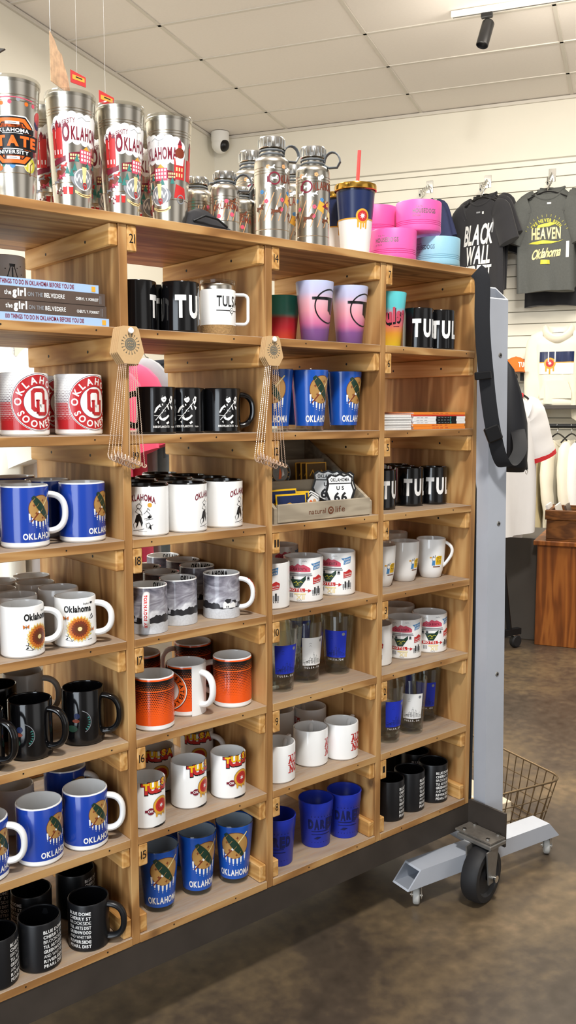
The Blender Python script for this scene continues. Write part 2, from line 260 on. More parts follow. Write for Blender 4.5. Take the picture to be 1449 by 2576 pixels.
    def build(s, name, parent=None, sharp=35, fix=True):
        me = bpy.data.meshes.new(name); me.from_pydata(s.v, [], s.f)
        for k in s.k: me.materials.append(M(k))
        me.polygons.foreach_set('material_index', s.m); me.polygons.foreach_set('use_smooth', s.s)
        me.update()
        if fix:
            bm = bmesh.new(); bm.from_mesh(me); bmesh.ops.recalc_face_normals(bm, faces=bm.faces[:]); bm.to_mesh(me); bm.free()
        if any(s.s): me.set_sharp_from_angle(angle=radians(sharp))
        o = bpy.data.objects.new(name, me); COL.objects.link(o)
        if parent: o.parent = parent
        return o

def tag(o, label=None, cat=None, group=None, kind=None):
    if label: o['label'] = label
    if cat: o['category'] = cat
    if group: o['group'] = group
    if kind: o['kind'] = kind
    return o
def thing(name, label, cat, loc=(0, 0, 0), rz=0, group=None):
    o = bpy.data.objects.new(name, None); COL.objects.link(o); o.location = loc; o.rotation_euler = (0, 0, rz); o.empty_display_size = .05
    return tag(o, label, cat, group)
def dup(root, loc, rz, label, group):
    r = root.copy(); COL.objects.link(r); r.location = loc; r.rotation_euler = (0, 0, rz)
    r['label'] = label
    if group: r['group'] = group
    for ch in list(root.children):
        c = ch.copy(); COL.objects.link(c); c.parent = r
        for g in list(ch.children):
            d = g.copy(); COL.objects.link(d); d.parent = c
    return r

# ---------------------------------------------------------------- flat artwork: letters and shapes, later bent round a mug or laid on a face
GL = {}
def glyph(ch, bold):
    key = (ch, bold)
    if key in GL: return GL[key]
    cu = bpy.data.curves.new('glyph', 'FONT'); cu.body = ch; cu.offset = bold; cu.resolution_u = 3; cu.fill_mode = 'FRONT'; cu.dimensions = '2D'
    ob = bpy.data.objects.new('glyph', cu); COL.objects.link(ob)
    dg = bpy.context.evaluated_depsgraph_get(); me = bpy.data.meshes.new_from_object(ob.evaluated_get(dg))
    vs = [(v.co.x, v.co.y) for v in me.vertices]; fs = [tuple(p.vertices) for p in me.polygons]
    bpy.data.objects.remove(ob); bpy.data.curves.remove(cu); bpy.data.meshes.remove(me)
    x0 = min((p[0] for p in vs), default=0); x1 = max((p[0] for p in vs), default=0)
    GL[key] = ([(x - x0, y) for x, y in vs], fs, x1 - x0, max((p[1] for p in vs), default=1))
    return GL[key]
class Art:
    def __init__(s): s.p = []                       # (material, level, convex polygon)
    def tri(s, pts, mat, lv): s.p.append((mat, lv, pts))
    def poly(s, pts, mat, lv=0):
        for t in tessellate_polygon([[Vector((p[0], p[1], 0)) for p in pts]]): s.p.append((mat, lv, [pts[i] for i in t]))
    def rect(s, u0, v0, u1, v1, mat, lv=0): s.p.append((mat, lv, [(u0, v0), (u1, v0), (u1, v1), (u0, v1)]))
    def disc(s, u, v, r, mat, lv=0, n=24, sx=1, sy=1):
        s.p.append((mat, lv, [(u + r * sx * cos(2 * pi * i / n), v + r * sy * sin(2 * pi * i / n)) for i in range(n)]))
    def ring(s, u, v, r0, r1, mat, lv=0, a0=0, a1=360, n=36):
        for i in range(n):
            a = radians(a0 + (a1 - a0) * i / n); b = radians(a0 + (a1 - a0) * (i + 1) / n)
            s.p.append((mat, lv, [(u + r0 * cos(a), v + r0 * sin(a)), (u + r1 * cos(a), v + r1 * sin(a)), (u + r1 * cos(b), v + r1 * sin(b)), (u + r0 * cos(b), v + r0 * sin(b))]))
    def line(s, pts, wd, mat, lv=0):
        for (x0, y0), (x1, y1) in zip(pts, pts[1:]):
            l = hypot(x1 - x0, y1 - y0) or 1; nx, ny = -(y1 - y0) / l * wd / 2, (x1 - x0) / l * wd / 2
            s.p.append((mat, lv, [(x0 - nx, y0 - ny), (x1 - nx, y1 - ny), (x1 + nx, y1 + ny), (x0 + nx, y0 + ny)]))
        for x, y in pts: s.disc(x, y, wd / 2, mat, lv, 8)
    def _layout(s, t, bold, track):
        H = glyph('H', bold)[3]; x = 0; out = []
        for ch in t:
            if ch == ' ': x += .42; continue
            vs, fs, wd, _ = glyph(ch, bold); out.append((ch, x, vs, fs, wd / H, H)); x += wd / H + track
        return out, x - track
    def text(s, t, u, v, h, mat, lv=1, align='c', bold=.02, w=None, track=.13, slant=0, warp=None, rot=0):
        out, tot = s._layout(t, bold, track); sx = (w / tot if w else h); W = tot * sx
        ox = {'c': -W / 2, 'l': 0, 'r': -W}[align]; cr, sr = cos(rot), sin(rot)
        for ch, x, vs, fs, wd, H in out:
            for f in fs:
                q = []
                for i in f:
                    px, py = ox + (x + vs[i][0] / H) * sx, vs[i][1] / H * h; px += py * slant
                    if warp: px, py = warp(px, py)
                    q.append((u + px * cr - py * sr, v + px * sr + py * cr))
                s.p.append((mat, lv, q))
    def arc(s, t, u, v, r, h, mat, lv=1, mid=90, bold=.02, track=.16, inner=False, sx=1.0):
        out, tot = s._layout(t, bold, track); k = h * sx
        for ch, x, vs, fs, wd, H in out:
            c = (x + wd / 2 - tot / 2) * k; th = radians(mid) + (c / r if inner else -c / r)
            for f in fs:
                q = []
                for i in f:
                    px, py = (vs[i][0] / H - wd / 2) * k, vs[i][1] / H * h
                    if inner: rr = r + h - py; ex, ey = cos(th), sin(th); q.append((u + ex * rr - ey * px, v + ey * rr + ex * px))
                    else: rr = r + py; ex, ey = cos(th), sin(th); q.append((u + ex * rr + ey * px, v + ey * rr - ex * px))
                s.p.append((mat, lv, q))
    def put(s, o, du=0, dv=0, k=1):
        for m, l, q in o.p: s.p.append((m, l, [(x * k + du, y * k + dv) for x, y in q]))
        return s
    def wrap(s, mb, rad, R, ang=0, sgn=1, step=4.5, off=.0003):
        # rad(v): surface radius at height v; R: radius that turns u into an angle
        st = R * radians(step); by = {}
        for mat, lv, q in s.p:
            u0 = min(p[0] for p in q); u1 = max(p[0] for p in q); i0 = floor(u0 / st); i1 = floor((u1 - 1e-9) / st)
            pieces = []
            if i0 == i1: pieces.append(q)
            else:
                for i in range(i0, i1 + 1):
                    c = clip(q, i * st, 1)
                    if len(c) > 2: c = clip(c, (i + 1) * st, -1)
                    if len(c) > 2: pieces.append(c)
            vs, fs = by.setdefault(mat, ([], []))
            for c in pieces:
                o = len(vs)
                for u, v in c:
                    a = ang + sgn * u / R; r = rad(v) + sgn * (off + lv * .00016); vs.append((r * cos(a), r * sin(a), v))
                fs.append(tuple(range(o, o + len(c))))
        for mat, (vs, fs) in by.items(): mb.add(vs, fs, mat)
    def flat(s, mb, O, U, V, off=.0003):
        O, U, V = map(Vector, (O, U, V)); Nn = U.cross(V).normalized(); by = {}
        for mat, lv, q in s.p:
            vs, fs = by.setdefault(mat, ([], [])); o = len(vs)
            vs.extend(O + U * u + V * v + Nn * (off + lv * .00016) for u, v in q); fs.append(tuple(range(o, o + len(q))))
        for mat, (vs, fs) in by.items(): mb.add(vs, fs, mat)
def clip(q, c, sg):
    out = []
    for i in range(len(q)):
        a, b = q[i - 1], q[i]; da, db = (a[0] - c) * sg, (b[0] - c) * sg
        if (da >= 0) != (db >= 0): t = da / (da - db); out.append((a[0] + (b[0] - a[0]) * t, a[1] + (b[1] - a[1]) * t))
        if db >= 0: out.append(b)
    return out
# ---------------------------------------------------------------- artwork
def art_flag(a, v, k=1.0, u=0):
    # round hide shield with feather, pipe and hanging plumes
    r = .0235 * k
    a.disc(u, v, r * 1.03, 'brownp', 0, 28); a.disc(u, v, r * .985, 'tan', 1, 28)
    for cx_, cy_ in ((.004, .014), (-.010, -.008), (.012, -.012), (.003, -.017), (-.014, .006)):
        a.rect(u + (cx_ - .0022) * k, v + (cy_ - .0006) * k, u + (cx_ + .0022) * k, v + (cy_ + .0006) * k, 'rust', 2); a.rect(u + (cx_ - .0006) * k, v + (cy_ - .0024) * k, u + (cx_ + .0006) * k, v + (cy_ + .0024) * k, 'rust', 2)
    a.line([(u + .020 * k, v + .022 * k), (u - .004 * k, v - .006 * k)], .0022 * k, 'cream_p', 3); a.line([(u - .004 * k, v - .006 * k), (u - .019 * k, v - .022 * k)], .0022 * k, 'rust', 3)
    a.disc(u - .004 * k, v - .006 * k, .0024 * k, 'wht', 4, 10)
    P = [(-.016, .022), (.014, -.018)]; dx, dy = .030, -.040; L = hypot(dx, dy); nx, ny = dy / L, -dx / L
    left = []; right = []
    for i in range(9):
        t = i / 8; wd = .0052 * (sin(pi * (.12 + .8 * t))) + .0012
        x = P[0][0] + dx * t; y = P[0][1] + dy * t
        left.append((u + (x + nx * wd) * k, v + (y + ny * wd) * k)); right.append((u + (x - nx * wd) * k, v + (y - ny * wd) * k))
    for i in range(8):
        a.poly([left[i], left[i + 1], right[i + 1], right[i]], 'green', 5)
        if i % 2: a.line([left[i], ((left[i][0] + right[i][0]) / 2, (left[i][1] + right[i][1]) / 2 + .002 * k)], .0007 * k, 'tan', 6)
    for i, t in enumerate((200, 224, 244, 262, 280, 298, 322)):
        x = u + r * cos(radians(t)); y = v + r * sin(radians(t)); L = (.009 if i not in (0, 6) else .011) * k
        a.poly([(x - .0017 * k, y), (x + .0017 * k, y), (x + .0013 * k, y - L), (x, y - L - .002 * k), (x - .0013 * k, y - L)], 'wht', 1)
        a.disc(x, y - L - .0035 * k, .0008 * k, 'wht', 1, 6)
def art_ring_red():
    a = Art(); V = .062
    a.rect(-.14, .011, .14, .028, 'red', 0)
    for r in range(27):
        v = .0295 + r * .0031
        for c in range(-45, 46):
            u = (c + (r % 2) * .5) * .0031
            if hypot(u, v - V) < .049: continue
            t = (v - .028) / .083
            if t < .42: rr = .00165 - .0006 * max(0, t - .2); m = 'red'
            else: rr = max(.00035, .0013 * (1 - t) * 1.6); m = 'dot'
            a.disc(u, v, rr, m, 0, 6)
    a.rect(-.14, .028, .14, .040, 'red', -1)
    for r in range(4):
        for c in range(-45, 46):
            u = (c + (r % 2) * .5) * .0031
            if hypot(u, .0295 + r * .0031 - V) > .05: a.disc(u, .0295 + r * .0031, .0003 + r * .00022, 'wht', 1, 6)
    a.disc(0, V, .0535, 'wht', 2, 48); a.ring(0, V, .0518, .0527, 'dot', 3, n=48); a.ring(0, V, .0305, .0505, 'red', 3, n=48); a.ring(0, V, .0298, .0305, 'dot', 3, n=48)
    a.arc('OKLAHOMA', 0, V, .0345, .0125, 'wht', 4, 90, .03, .26); a.arc('SOONERS', 0, V, .0345, .0125, 'wht', 4, 268, .03, .12, inner=True, sx=.92)
    def octa(x, y, w_, h_, c): return [(x - w_ + c, y - h_), (x + w_ - c, y - h_), (x + w_, y - h_ + c), (x + w_, y + h_ - c), (x + w_ - c, y + h_), (x - w_ + c, y + h_), (x - w_, y + h_ - c), (x - w_, y - h_ + c)]
    a.poly(octa(-.002, V + .004, .0150, .0215, .0055), 'red', 4); a.poly(octa(-.002, V + .004, .0082, .0145, .003), 'wht', 5)
    for x in (-.004, .0145): a.rect(x - .0032, V - .021, x + .0032, V + .005, 'red', 6); a.rect(x - .0042, V + .002, x + .0042, V + .0042, 'red', 6)
    a.poly([(-.0072, V - .018), (-.0025, V - .0245), (.013, V - .0245), (.0177, V - .018)], 'red', 6); a.rect(-.0008, V - .018, .0113, V - .004, 'wht', 5)
    return a
def art_flower():
    a = Art(); V = .038
    a.text('Oklahoma', -.002, .066, .0105, 'ink', 2, bold=.035, w=.046, track=.06); a.text('Explore', .012, .0775, .003, 'ink', 2, bold=.01, w=.011); a.disc(.0215, .0795, .0022, 'ink', 2, 8, 1.3, .8)
    rnd = random.Random(3)
    for ring_, (n, r0, r1, wd, m) in enumerate(((22, .010, .0225, .0026, 'cream_p'), (20, .008, .0205, .0024, 'gold'), (22, .006, .0185, .0023, 'amber'), (20, .005, .0140, .0018, 'rust'), (16, .003, .0095, .0014, 'brownp'))):
        for i in range(n):
            t = 2 * pi * (i + ring_ * .5) / n; c, s_ = cos(t), sin(t); w_ = wd * (.85 + rnd.random() * .3)
            a.poly([(r0 * c - w_ * .5 * s_, V + r0 * s_ + w_ * .5 * c), (r0 * c + w_ * .5 * s_, V + r0 * s_ - w_ * .5 * c), (r1 * .85 * c + w_ * s_, V + r1 * .85 * s_ - w_ * c), (r1 * c, V + r1 * s_), (r1 * .85 * c - w_ * s_, V + r1 * .85 * s_ + w_ * c)], m, 2 + ring_)
    a.disc(0, V, .0058, 'brownp', 8, 16); a.disc(0, V, .0036, 'cream_p', 9, 14)
    for x, y in ((-.022, .056), (.0225, .034)):
        for sx in (-1, 1): a.poly([(x, y), (x + sx * .005, y + .004), (x + sx * .0045, y - .003)], 'amber', 3)
        a.line([(x, y - .003), (x, y + .003)], .0007, 'ink', 4)
    for pts in ([(-.012, .018), (-.018, .026), (-.021, .034)], [(-.013, .018), (-.022, .020)], [(-.013, .018), (-.006, .022)], [(-.017, .025), (-.023, .027)], [(.018, .053), (.022, .060)], [(.018, .053), (.024, .053)], [(.014, .018), (.022, .019)]): a.line(pts, .0007, 'ink', 1)
    for x, y in ((-.018, .027), (-.021, .021), (-.008, .022), (.022, .058), (.024, .054), (.019, .026)): a.poly([(x - .003, y - .001), (x + .001, y + .0035), (x + .0022, y + .0005)], 'lime' if x > .018 and y < .03 else 'ink', 1)
    return a
LIST = ('BLUE DOME', 'CHERRY ST', 'BROOKSIDE', 'TUL ARTS DIST', 'GREENWOOD', 'AND WHITTIER', 'RIVERSIDE', 'PEARL DIST')
def art_list(H):
    a = Art(); n = len(LIST); p = H * .80 / n
    for i, t in enumerate(LIST): a.text(t, 0, H * .90 - (i + 1) * p, p * .66, 'wht', 1, bold=(.03 if i % 3 != 2 else 0), w=.047)
    return a
def art_tul():
    a = Art(); a.text('TULSA', 0, .031, .043, 'wht', 1, 'l', bold=.05, w=.132, track=.24); return a
def art_cowboy(full=True):
    a = Art()
    a.text('OKLAHOMA', 0, .074, .0125, 'dkred', 1, bold=.03, w=.060, warp=lambda x, y: (x, y - 9 * x * x))
    a.disc(.018, .064, .0045, 'gold', 0, 16)
    a.poly([(-.014, .030), (-.010, .043), (-.003, .047), (.001, .040), (.004, .028), (.001, .020), (-.001, .028), (-.004, .032), (-.007, .022), (-.012, .017), (-.009, .027)], 'ink', 1)
    for pts in ([(-.012, .050), (-.006, .058), (.000, .052), (.003, .044), (-.004, .046), (-.012, .050)], [(-.010, .062), (-.004, .067), (.002, .063), (-.001, .057), (-.007, .057), (-.010, .062)], [(-.002, .067), (.004, .080), (.009, .083)], [(-.013, .030), (-.018, .024), (-.015, .016)], [(-.018, .012), (-.006, .013), (.006, .016)], [(.006, .046), (.012, .052), (.017, .047), (.022, .040), (.014, .038), (.007, .036)], [(.012, .052), (.014, .058), (.018, .053)], [(.010, .034), (.024, .036)], [(.010, .026), (.016, .028), (.020, .022), (.024, .024)], [(.014, .016), (.018, .024), (.021, .014)], [(.010, .026), (.012, .018)]): a.line(pts, .0008, 'ink', 1)
    a.poly([(.013, .040), (.018, .044), (.021, .039), (.016, .036)], 'ink', 1); a.poly([(.016, .020), (.020, .022), (.021, .014), (.017, .016)], 'ink', 1)
    a.rect(-.006, .0105, .012, .0111, 'greyp', 1)
    return a
def art_guitar():
    a = Art()
    a.poly([(-.006, .070), (-.003, .077), (.003, .077), (.006, .071), (.004, .066), (.000, .063), (-.004, .066)], 'wht', 1); a.poly([(-.005, .073), (-.001, .0785), (.004, .0765), (-.001, .074)], 'black', 2); a.rect(-.001, .0685, .003, .0695, 'black', 2)
    a.poly([(.012, .068), (.017, .077), (.021, .075), (.020, .066), (.016, .059)], 'wht', 1); a.poly([(.014, .068), (.017, .074), (.018, .067)], 'black', 2)
    a.poly([(-.008, .060), (-.016, .053), (-.020, .043), (-.017, .043), (-.012, .051), (-.007, .056)], 'wht', 1)
    a.line([(-.017, .028), (.014, .065)], .0013, 'wht', 3); a.line([(-.020, .037), (-.006, .036)], .0008, 'wht', 1)
    a.poly([(-.008, .036), (-.004, .031), (.004, .034), (.010, .039), (.012, .036), (.006, .030), (.000, .026), (-.007, .028), (-.011, .032)], 'wht', 2)
    a.poly([(.006, .060), (.010, .056), (.012, .048), (.009, .050)], 'wht', 1); a.poly([(.014, .058), (.021, .054), (.019, .048)], 'wht', 1); a.poly([(.004, .022), (.010, .026), (.012, .022), (.007, .019)], 'wht', 1); a.poly([(-.014, .024), (-.011, .026), (-.011, .020)], 'wht', 1)
    rnd = random.Random(2)
    for i in range(16): a.disc(rnd.uniform(-.010, .010), rnd.uniform(.040, .060), rnd.uniform(.0005, .0016), 'wht', 1, 6)
    a.text('BOB DYLAN', -.011, .0125, .0042, 'wht', 1, bold=.05, w=.022); a.text('CENTER', .0065, .0125, .0042, 'wht', 1, bold=.0, w=.012); a.text('TULSA', .021, .0125, .003, 'wht', 1, bold=.02, w=.009)
    return a
def art_storm():
    a = Art(); rnd = random.Random(5); R = .041; U = pi * R
    a.rect(-U, .0004, U, .024, 'stone', 0)
    n = 150; top = lambda u: (.0365 + .0022 * sin(90 * u) + .0016 * sin(260 * u + 1) + .0009 * sin(700 * u)) if not (-.012 < u < .034) else .0262
    for i in range(n): x = -U + 2 * U * i / n; x2 = -U + 2 * U * (i + 1) / n; a.p.append(('hill', 1, [(x, .0225 + .0008 * sin(300 * x)), (x2, .0225 + .0008 * sin(300 * x2)), (x2, top(x2)), (x, top(x))]))
    a.poly([(-.004, .024), (.012, .024), (.012, .038), (.0, .041), (-.004, .034)], 'wht', 3); a.poly([(.012, .024), (.026, .024), (.026, .034), (.020, .037), (.012, .033)], 'wht', 3)
    a.poly([(-.001, .0405), (.004, .045), (.015, .044), (.012, .036), (.006, .034)], 'hill', 4); a.poly([(.015, .040), (.026, .041), (.031, .035), (.024, .034), (.020, .038)], 'hill', 4); a.rect(.003, .025, .005, .029, 'hill', 4); a.rect(.0065, .025, .0085, .029, 'hill', 4)
    return a
def art_halftone(R, z0, z1):
    a = Art(); U = pi * R; n = int((z1 - z0) / .0037); c = int(2 * U / .0037)
    a.rect(-U, z0 + (z1 - z0) * .78, U, z1, 'ink', 0)
    for r in range(n):
        t = (r + .5) / n; v = z0 + (r + .5) * (z1 - z0) / n
        for i in range(c):
            u = -U + (i + .5 * (r % 2)) * 2 * U / c
            if t < .78: rr = max(0, (t - .06) * .0026); m, l = 'ink', 0
            else: rr = (1.0 - t) * .0068; m, l = 'orangep', 1
            if rr > .0002: a.disc(u, v, min(rr, .00175), m, l, 6)
    return a
def art_orange_ring():
    a = art_halftone(.044, .013, .106); V = .058
    a.rect(.055, .0, .13, .112, 'wht', 2)
    a.disc(0, V, .0455, 'ink', 3, 44); a.disc(0, V, .0445, 'wht', 4, 44); a.ring(0, V, .0275, .0425, 'orangep', 5, n=44); a.ring(0, V, .0268, .0275, 'ink', 5, n=44)
    a.arc('OKLAHOMA STATE', 0, V, .0305, .0085, 'ink', 6, 96, .03, .2); a.arc('COWBOYS', 0, V, .0305, .0085, 'ink', 6, 270, .03, .24, inner=True)
    a.poly([(-.016, V + .012), (.016, V + .012), (.016, V - .002), (.006, V - .014), (-.006, V - .014), (-.016, V - .002)], 'ink', 5); a.poly([(-.014, V + .0105), (.014, V + .0105), (.014, V - .001), (.005, V - .0125), (-.005, V - .0125), (-.014, V - .001)], 'orangep', 6); a.text('OSU', 0, V - .004, .0115, 'ink', 7, bold=.04, w=.022)
    return a
def art_sunmark():
    a = Art(); rots = (('T', -.022, .070), ('U', -.011, .0715), ('L', -.001, .071), ('S', .0095, .074), ('A', .022, .073))
    for ch, x, v in rots:
        a.text(ch, x, v - .001, .0195, 'ink', 1, bold=.085); a.text(ch, x, v, .0175, 'sunred', 2, bold=.06); 
        a.text(ch, x, v + .0068, .0107, 'yellow', 3, bold=.06, w=None)
    a.disc(.004, .047, .0155, 'ink', 4, 28); a.disc(.004, .047, .0150, 'gold', 5, 28); a.disc(.004, .047, .0112, 'sunred', 6, 26); a.disc(.004, .047, .0075, 'rust', 6, 20); a.disc(.004, .047, .0068, 'sunred', 7, 20)
    star(a, .004, .047, .0042, .0019, 6, 'wht', 8)
    for x in (-.005, .004, .012): a.poly([(x - .0022, .038), (x + .0022, .038), (x + .0014, .029), (x - .0014, .029)], 'gold', 4)
    a.disc(-.015, .040, .0058, 'dkred', 5, 18); a.rect(-.0245, .0385, -.006, .0425, 'dkred', 4); a.text('OK', -.015, .0382, .0042, 'wht', 6, bold=.03)
    a.disc(.004, .0125, .011, 'ink', 1, 20, 1.4, .14)
    return a
def star(a, u, v, r0, r1, n, mat, lv):
    a.disc(u, v, r1 * 1.02, mat, lv, 16)
    for i in range(n):
        t = pi / 2 + 2 * pi * i / n; d = pi / n
        a.tri([(u + r0 * cos(t), v + r0 * sin(t)), (u + r1 * cos(t + d), v + r1 * sin(t + d)), (u + r1 * cos(t - d), v + r1 * sin(t - d))], mat, lv)
def art_motel():
    a = Art()
    a.poly([(-.030, .074), (-.028, .084), (-.018, .090), (-.012, .087), (-.004, .094), (.004, .090), (.010, .092), (.022, .086), (.027, .082), (.027, .074)], 'pinkp', 1); a.text('CASA BONITA', -.001, .0775, .0068, 'dkred', 2, bold=.03, w=.038)
    a.rect(-.034, .068, .030, .0705, 'greyp', 1); a.rect(-.036, .064, .032, .0665, 'greyp', 1)
    for x in (-.028, -.016, .022): a.rect(x - .0035, .054, x + .0035, .060, 'greyp', 1); a.disc(x, .060, .0035, 'greyp', 1, 14); a.disc(x, .059, .0022, 'ink', 2, 10)
    a.poly([(-.022, .056), (.016, .056), (.002, .036), (-.012, .036)], 'green', 2); a.poly([(.004, .056), (.016, .065), (.016, .056)], 'green', 2); a.line([(-.013, .047), (-.006, .051), (-.004, .046), (.004, .051), (.008, .049)], .0014, 'lime', 3); a.line([(-.008, .042), (.000, .043)], .0012, 'lime', 3)
    a.rect(-.030, .026, .014, .0345, 'sunred', 3); a.text('MOTEL', -.008, .0275, .0062, 'wht', 4, bold=.03, w=.036, track=.3)
    a.line([(.014, .030), (.026, .0285)], .0014, 'sunred', 3); a.tri([(.022, .033), (.030, .0285), (.021, .0245)], 'sunred', 3)
    a.rect(-.012, .0195, .016, .0225, 'cream_p', 2); a.text('XII', .003, .008, .010, 'cream_p', 2, bold=.01, w=.02)
    for i in range(3): a.rect(-.026 + .004 * i, .012, -.0235 + .004 * i, .022, 'greyp', 1)
    a.poly([(.034, .078), (.054, .082), (.056, .098), (.036, .094)], 'sky', 2); a.tri([(.034, .088), (.028, .094), (.036, .094)], 'sky', 2); a.text('Brookside', .045, .0895, .0042, 'wht', 3, bold=.01, w=.017, rot=.18); a.text('LAWN', .045, .0815, .0052, 'wht', 3, bold=.03, w=.015, rot=.18)
    a.poly([(.034, .044), (.058, .048), (.060, .060), (.050, .066), (.040, .060), (.034, .060)], 'sunred', 2); a.text('Desert Hills', .047, .052, .0048, 'wht', 3, bold=.0, w=.020, rot=.12); a.line([(.036, .047), (.058, .050)], .0012, 'wht', 3)
    for i in range(5): a.rect(.032 + i * .0052, .020, .0362 + i * .0052, .020 + (.010, .016, .013, .018, .012)[i], 'ink' if i % 2 else 'greyp', 1); a.rect(.033 + i * .0052, .016, .035 + i * .0052, .019, 'ink', 1)
    for x, y in ((-.022, .097), (.012, .099), (.0, .005)): a.line([(x - .005, y), (x - .002, y + .002), (x, y), (x + .003, y + .002), (x + .006, y)], .0007, 'greyp', 1)
    a.poly([(-.060, .040), (-.040, .042), (-.038, .062), (-.058, .060)], 'sunred', 1); a.disc(-.049, .054, .006, 'rust', 2, 12); a.line([(-.055, .0455), (-.043, .0465)], .0012, 'wht', 2)
    for y in (.034, .030, .026, .018, .014): a.rect(-.060, y, -.042, y + .0014, 'teal' if y > .02 else 'ink', 1)
    a.line([(-.060, .037), (-.040, .037), (-.040, .022), (-.060, .022), (-.060, .037)], .0007, 'greyp', 1)
    return a
def art_panel(bgm, ink):
    a = Art(); a.rect(-.030, .045, .030, .115, bgm, 0); rnd = random.Random(9)
    x = -.028
    while x < .028:
        h = .052 + .020 * max(0, 1 - abs(x) / .03) * rnd.uniform(.6, 1.3); w_ = rnd.uniform(.002, .005)
        a.line([(x, .050), (x, h), (x + w_, h), (x + w_, .050)], .0006, ink, 1)
        if rnd.random() < .5: a.line([(x + w_ / 2, h), (x + w_ / 2, h + rnd.uniform(.002, .008))], .0005, ink, 1)
        x += w_ + .001
    for i in range(16): q = rnd.uniform(-.026, .020); y = rnd.uniform(.047, .062); a.line([(q, y), (q + rnd.uniform(.003, .008), y + rnd.uniform(-.001, .003))], .0005, ink, 1)
    a.disc(.021, .106, .0042, 'greyp', 1, 14)
    for y in (.094, .100): a.line([(-.012, y), (-.009, y + .002), (-.006, y)], .0005, ink, 1)
    a.text('TULSA, OK', 0, .0375, .0045, 'wht', 0, bold=.02, w=.050, track=.5)
    return a
def art_alo():
    a = Art()
    for t, y in (('ALO', .047), ('NO', .024)):
        a.text(t, 0, y, .019, 'sunred', 1, bold=.05, w=(.036 if t == 'ALO' else .030))
        for i in range(4): x = -.0155 + i * .0103; a.rect(x - .0035, y - .0008, x + .0035, y + .0014, 'sunred', 1); a.rect(x - .0035, y + .0176, x + .0035, y + .0198, 'sunred', 1); a.tri([(x - .002, y + .010), (x, y + .013), (x + .002, y + .010)], 'white', 2)
    return a
def art_dare():
    a = Art(); 
    for i, (ch, h) in enumerate(zip('DARED', (.020, .0225, .019, .024, .021))): a.text(ch, -.026 + i * .013, .050 - (h - .02) * .6, h, 'cupink', 1, bold=.07, w=.0115)
    a.line([(-.024, .043), (.016, .043)], .0018, 'cupink', 1); a.line([(-.024, .036), (.020, .036)], .0016, 'cupink', 1); a.poly([(-.020, .026), (-.012, .031), (-.002, .030), (-.010, .025)], 'cupink', 1)
    for i in range(8): star(a, -.024 + i * .007, .0765, .0016, .0007, 5, 'cupink', 1); star(a, -.024 + i * .007, .018, .0014, .0006, 5, 'cupink', 1)
    return a
def art_taper():
    a = Art()
    a.poly([(-.002, .038), (.017, .038), (.018, .062), (.004, .063), (-.003, .058)], 'yellow', 1)
    for x, y in ((.003, .052), (.010, .053), (.003, .042), (.011, .042)): a.line([(x - .0015, y), (x - .0015, y + .007), (x + .0025, y + .007), (x + .0025, y)], .001, 'ink', 2)
    a.poly([(-.014, .036), (-.004, .036), (-.004, .050), (-.012, .052)], 'sky', 1); a.line([(-.013, .052), (-.010, .062), (-.006, .054), (-.004, .064)], .0022, 'greyp', 1); a.disc(-.008, .054, .0046, 'wht', 2, 12); a.ring(-.008, .054, .0043, .0049, 'greyp', 3, n=14)
    a.rect(-.020, .056, -.014, .060, 'gold', 1); a.rect(-.010, .031, .014, .0335, 'brownp', 1)
    return a
def art_state():
    a = Art(); V = .080
    a.ring(0, V, .036, .0390, 'ink', 1, n=44)
    a.poly([(-.044, V + .020), (-.044, V + .014), (-.006, V + .014), (-.005, V - .010), (.002, V - .013), (.006, V - .018), (.014, V - .016), (.020, V - .021), (.028, V - .017), (.032, V - .018), (.032, V + .006), (.030, V + .020)], 'ink', 2)
    return a
def art_teal():
    a = Art()
    for d, m, l in ((.0022, 'ink', 1), (0, 'pinkp', 2)): a.text('Tulsa', d * .9, .064 - d * 1.3, .034, m, l, bold=.05 if d == 0 else .10, w=.082 + (0 if d == 0 else .004), slant=.12, rot=.16)
    a.line([(.004, .051), (.020, .0525)], .0018, 'dkred', 1)
    return a
HORSE = [(-.012, .002), (-.010, .008), (-.013, .012), (-.009, .011), (-.004, .010), (.003, .011), (.006, .016), (.010, .018), (.013, .015), (.010, .013), (.009, .008), (.013, .004), (.010, .003), (.006, .005), (.001, .004), (-.003, .005), (-.006, .001), (-.004, -.002), (-.007, -.002), (-.008, .003), (-.011, -.001)]
def art_cloud(a):
    for x, y, r in ((-.030, .142, .011), (-.024, .152, .011), (-.012, .159, .011), (.002, .161, .010), (.016, .158, .011), (.032, .157, .012), (.048, .156, .012), (.062, .154, .011), (.072, .147, .010), (-.020, .130, .012), (-.006, .124, .010), (.010, .122, .009), (.026, .121, .009), (.042, .121, .009), (.058, .123, .010), (.070, .132, .012)): a.disc(x, y, r, 'wht', 0, 18)
    a.rect(-.026, .122, .068, .156, 'wht', 0)
    a.text('UNIVERSITY', -.012, .147, .0085, 'dkred', 2, bold=.0, w=.038, warp=lambda x, y: (x, y + x * .42 - 10 * x * x))
    a.text('KLAHOMA', .032, .1225, .0225, 'dkred', 2, bold=.03, w=.064); a.text('O', -.0095, .1195, .0310, 'dkred', 2, bold=.04, w=.0135)
    a.ring(-.033, .147, .003, .004, 'greyp', 1, 40, 380); a.line([(.012, .158), (.020, .162), (.028, .157), (.038, .160)], .0008, 'greyp', 1)
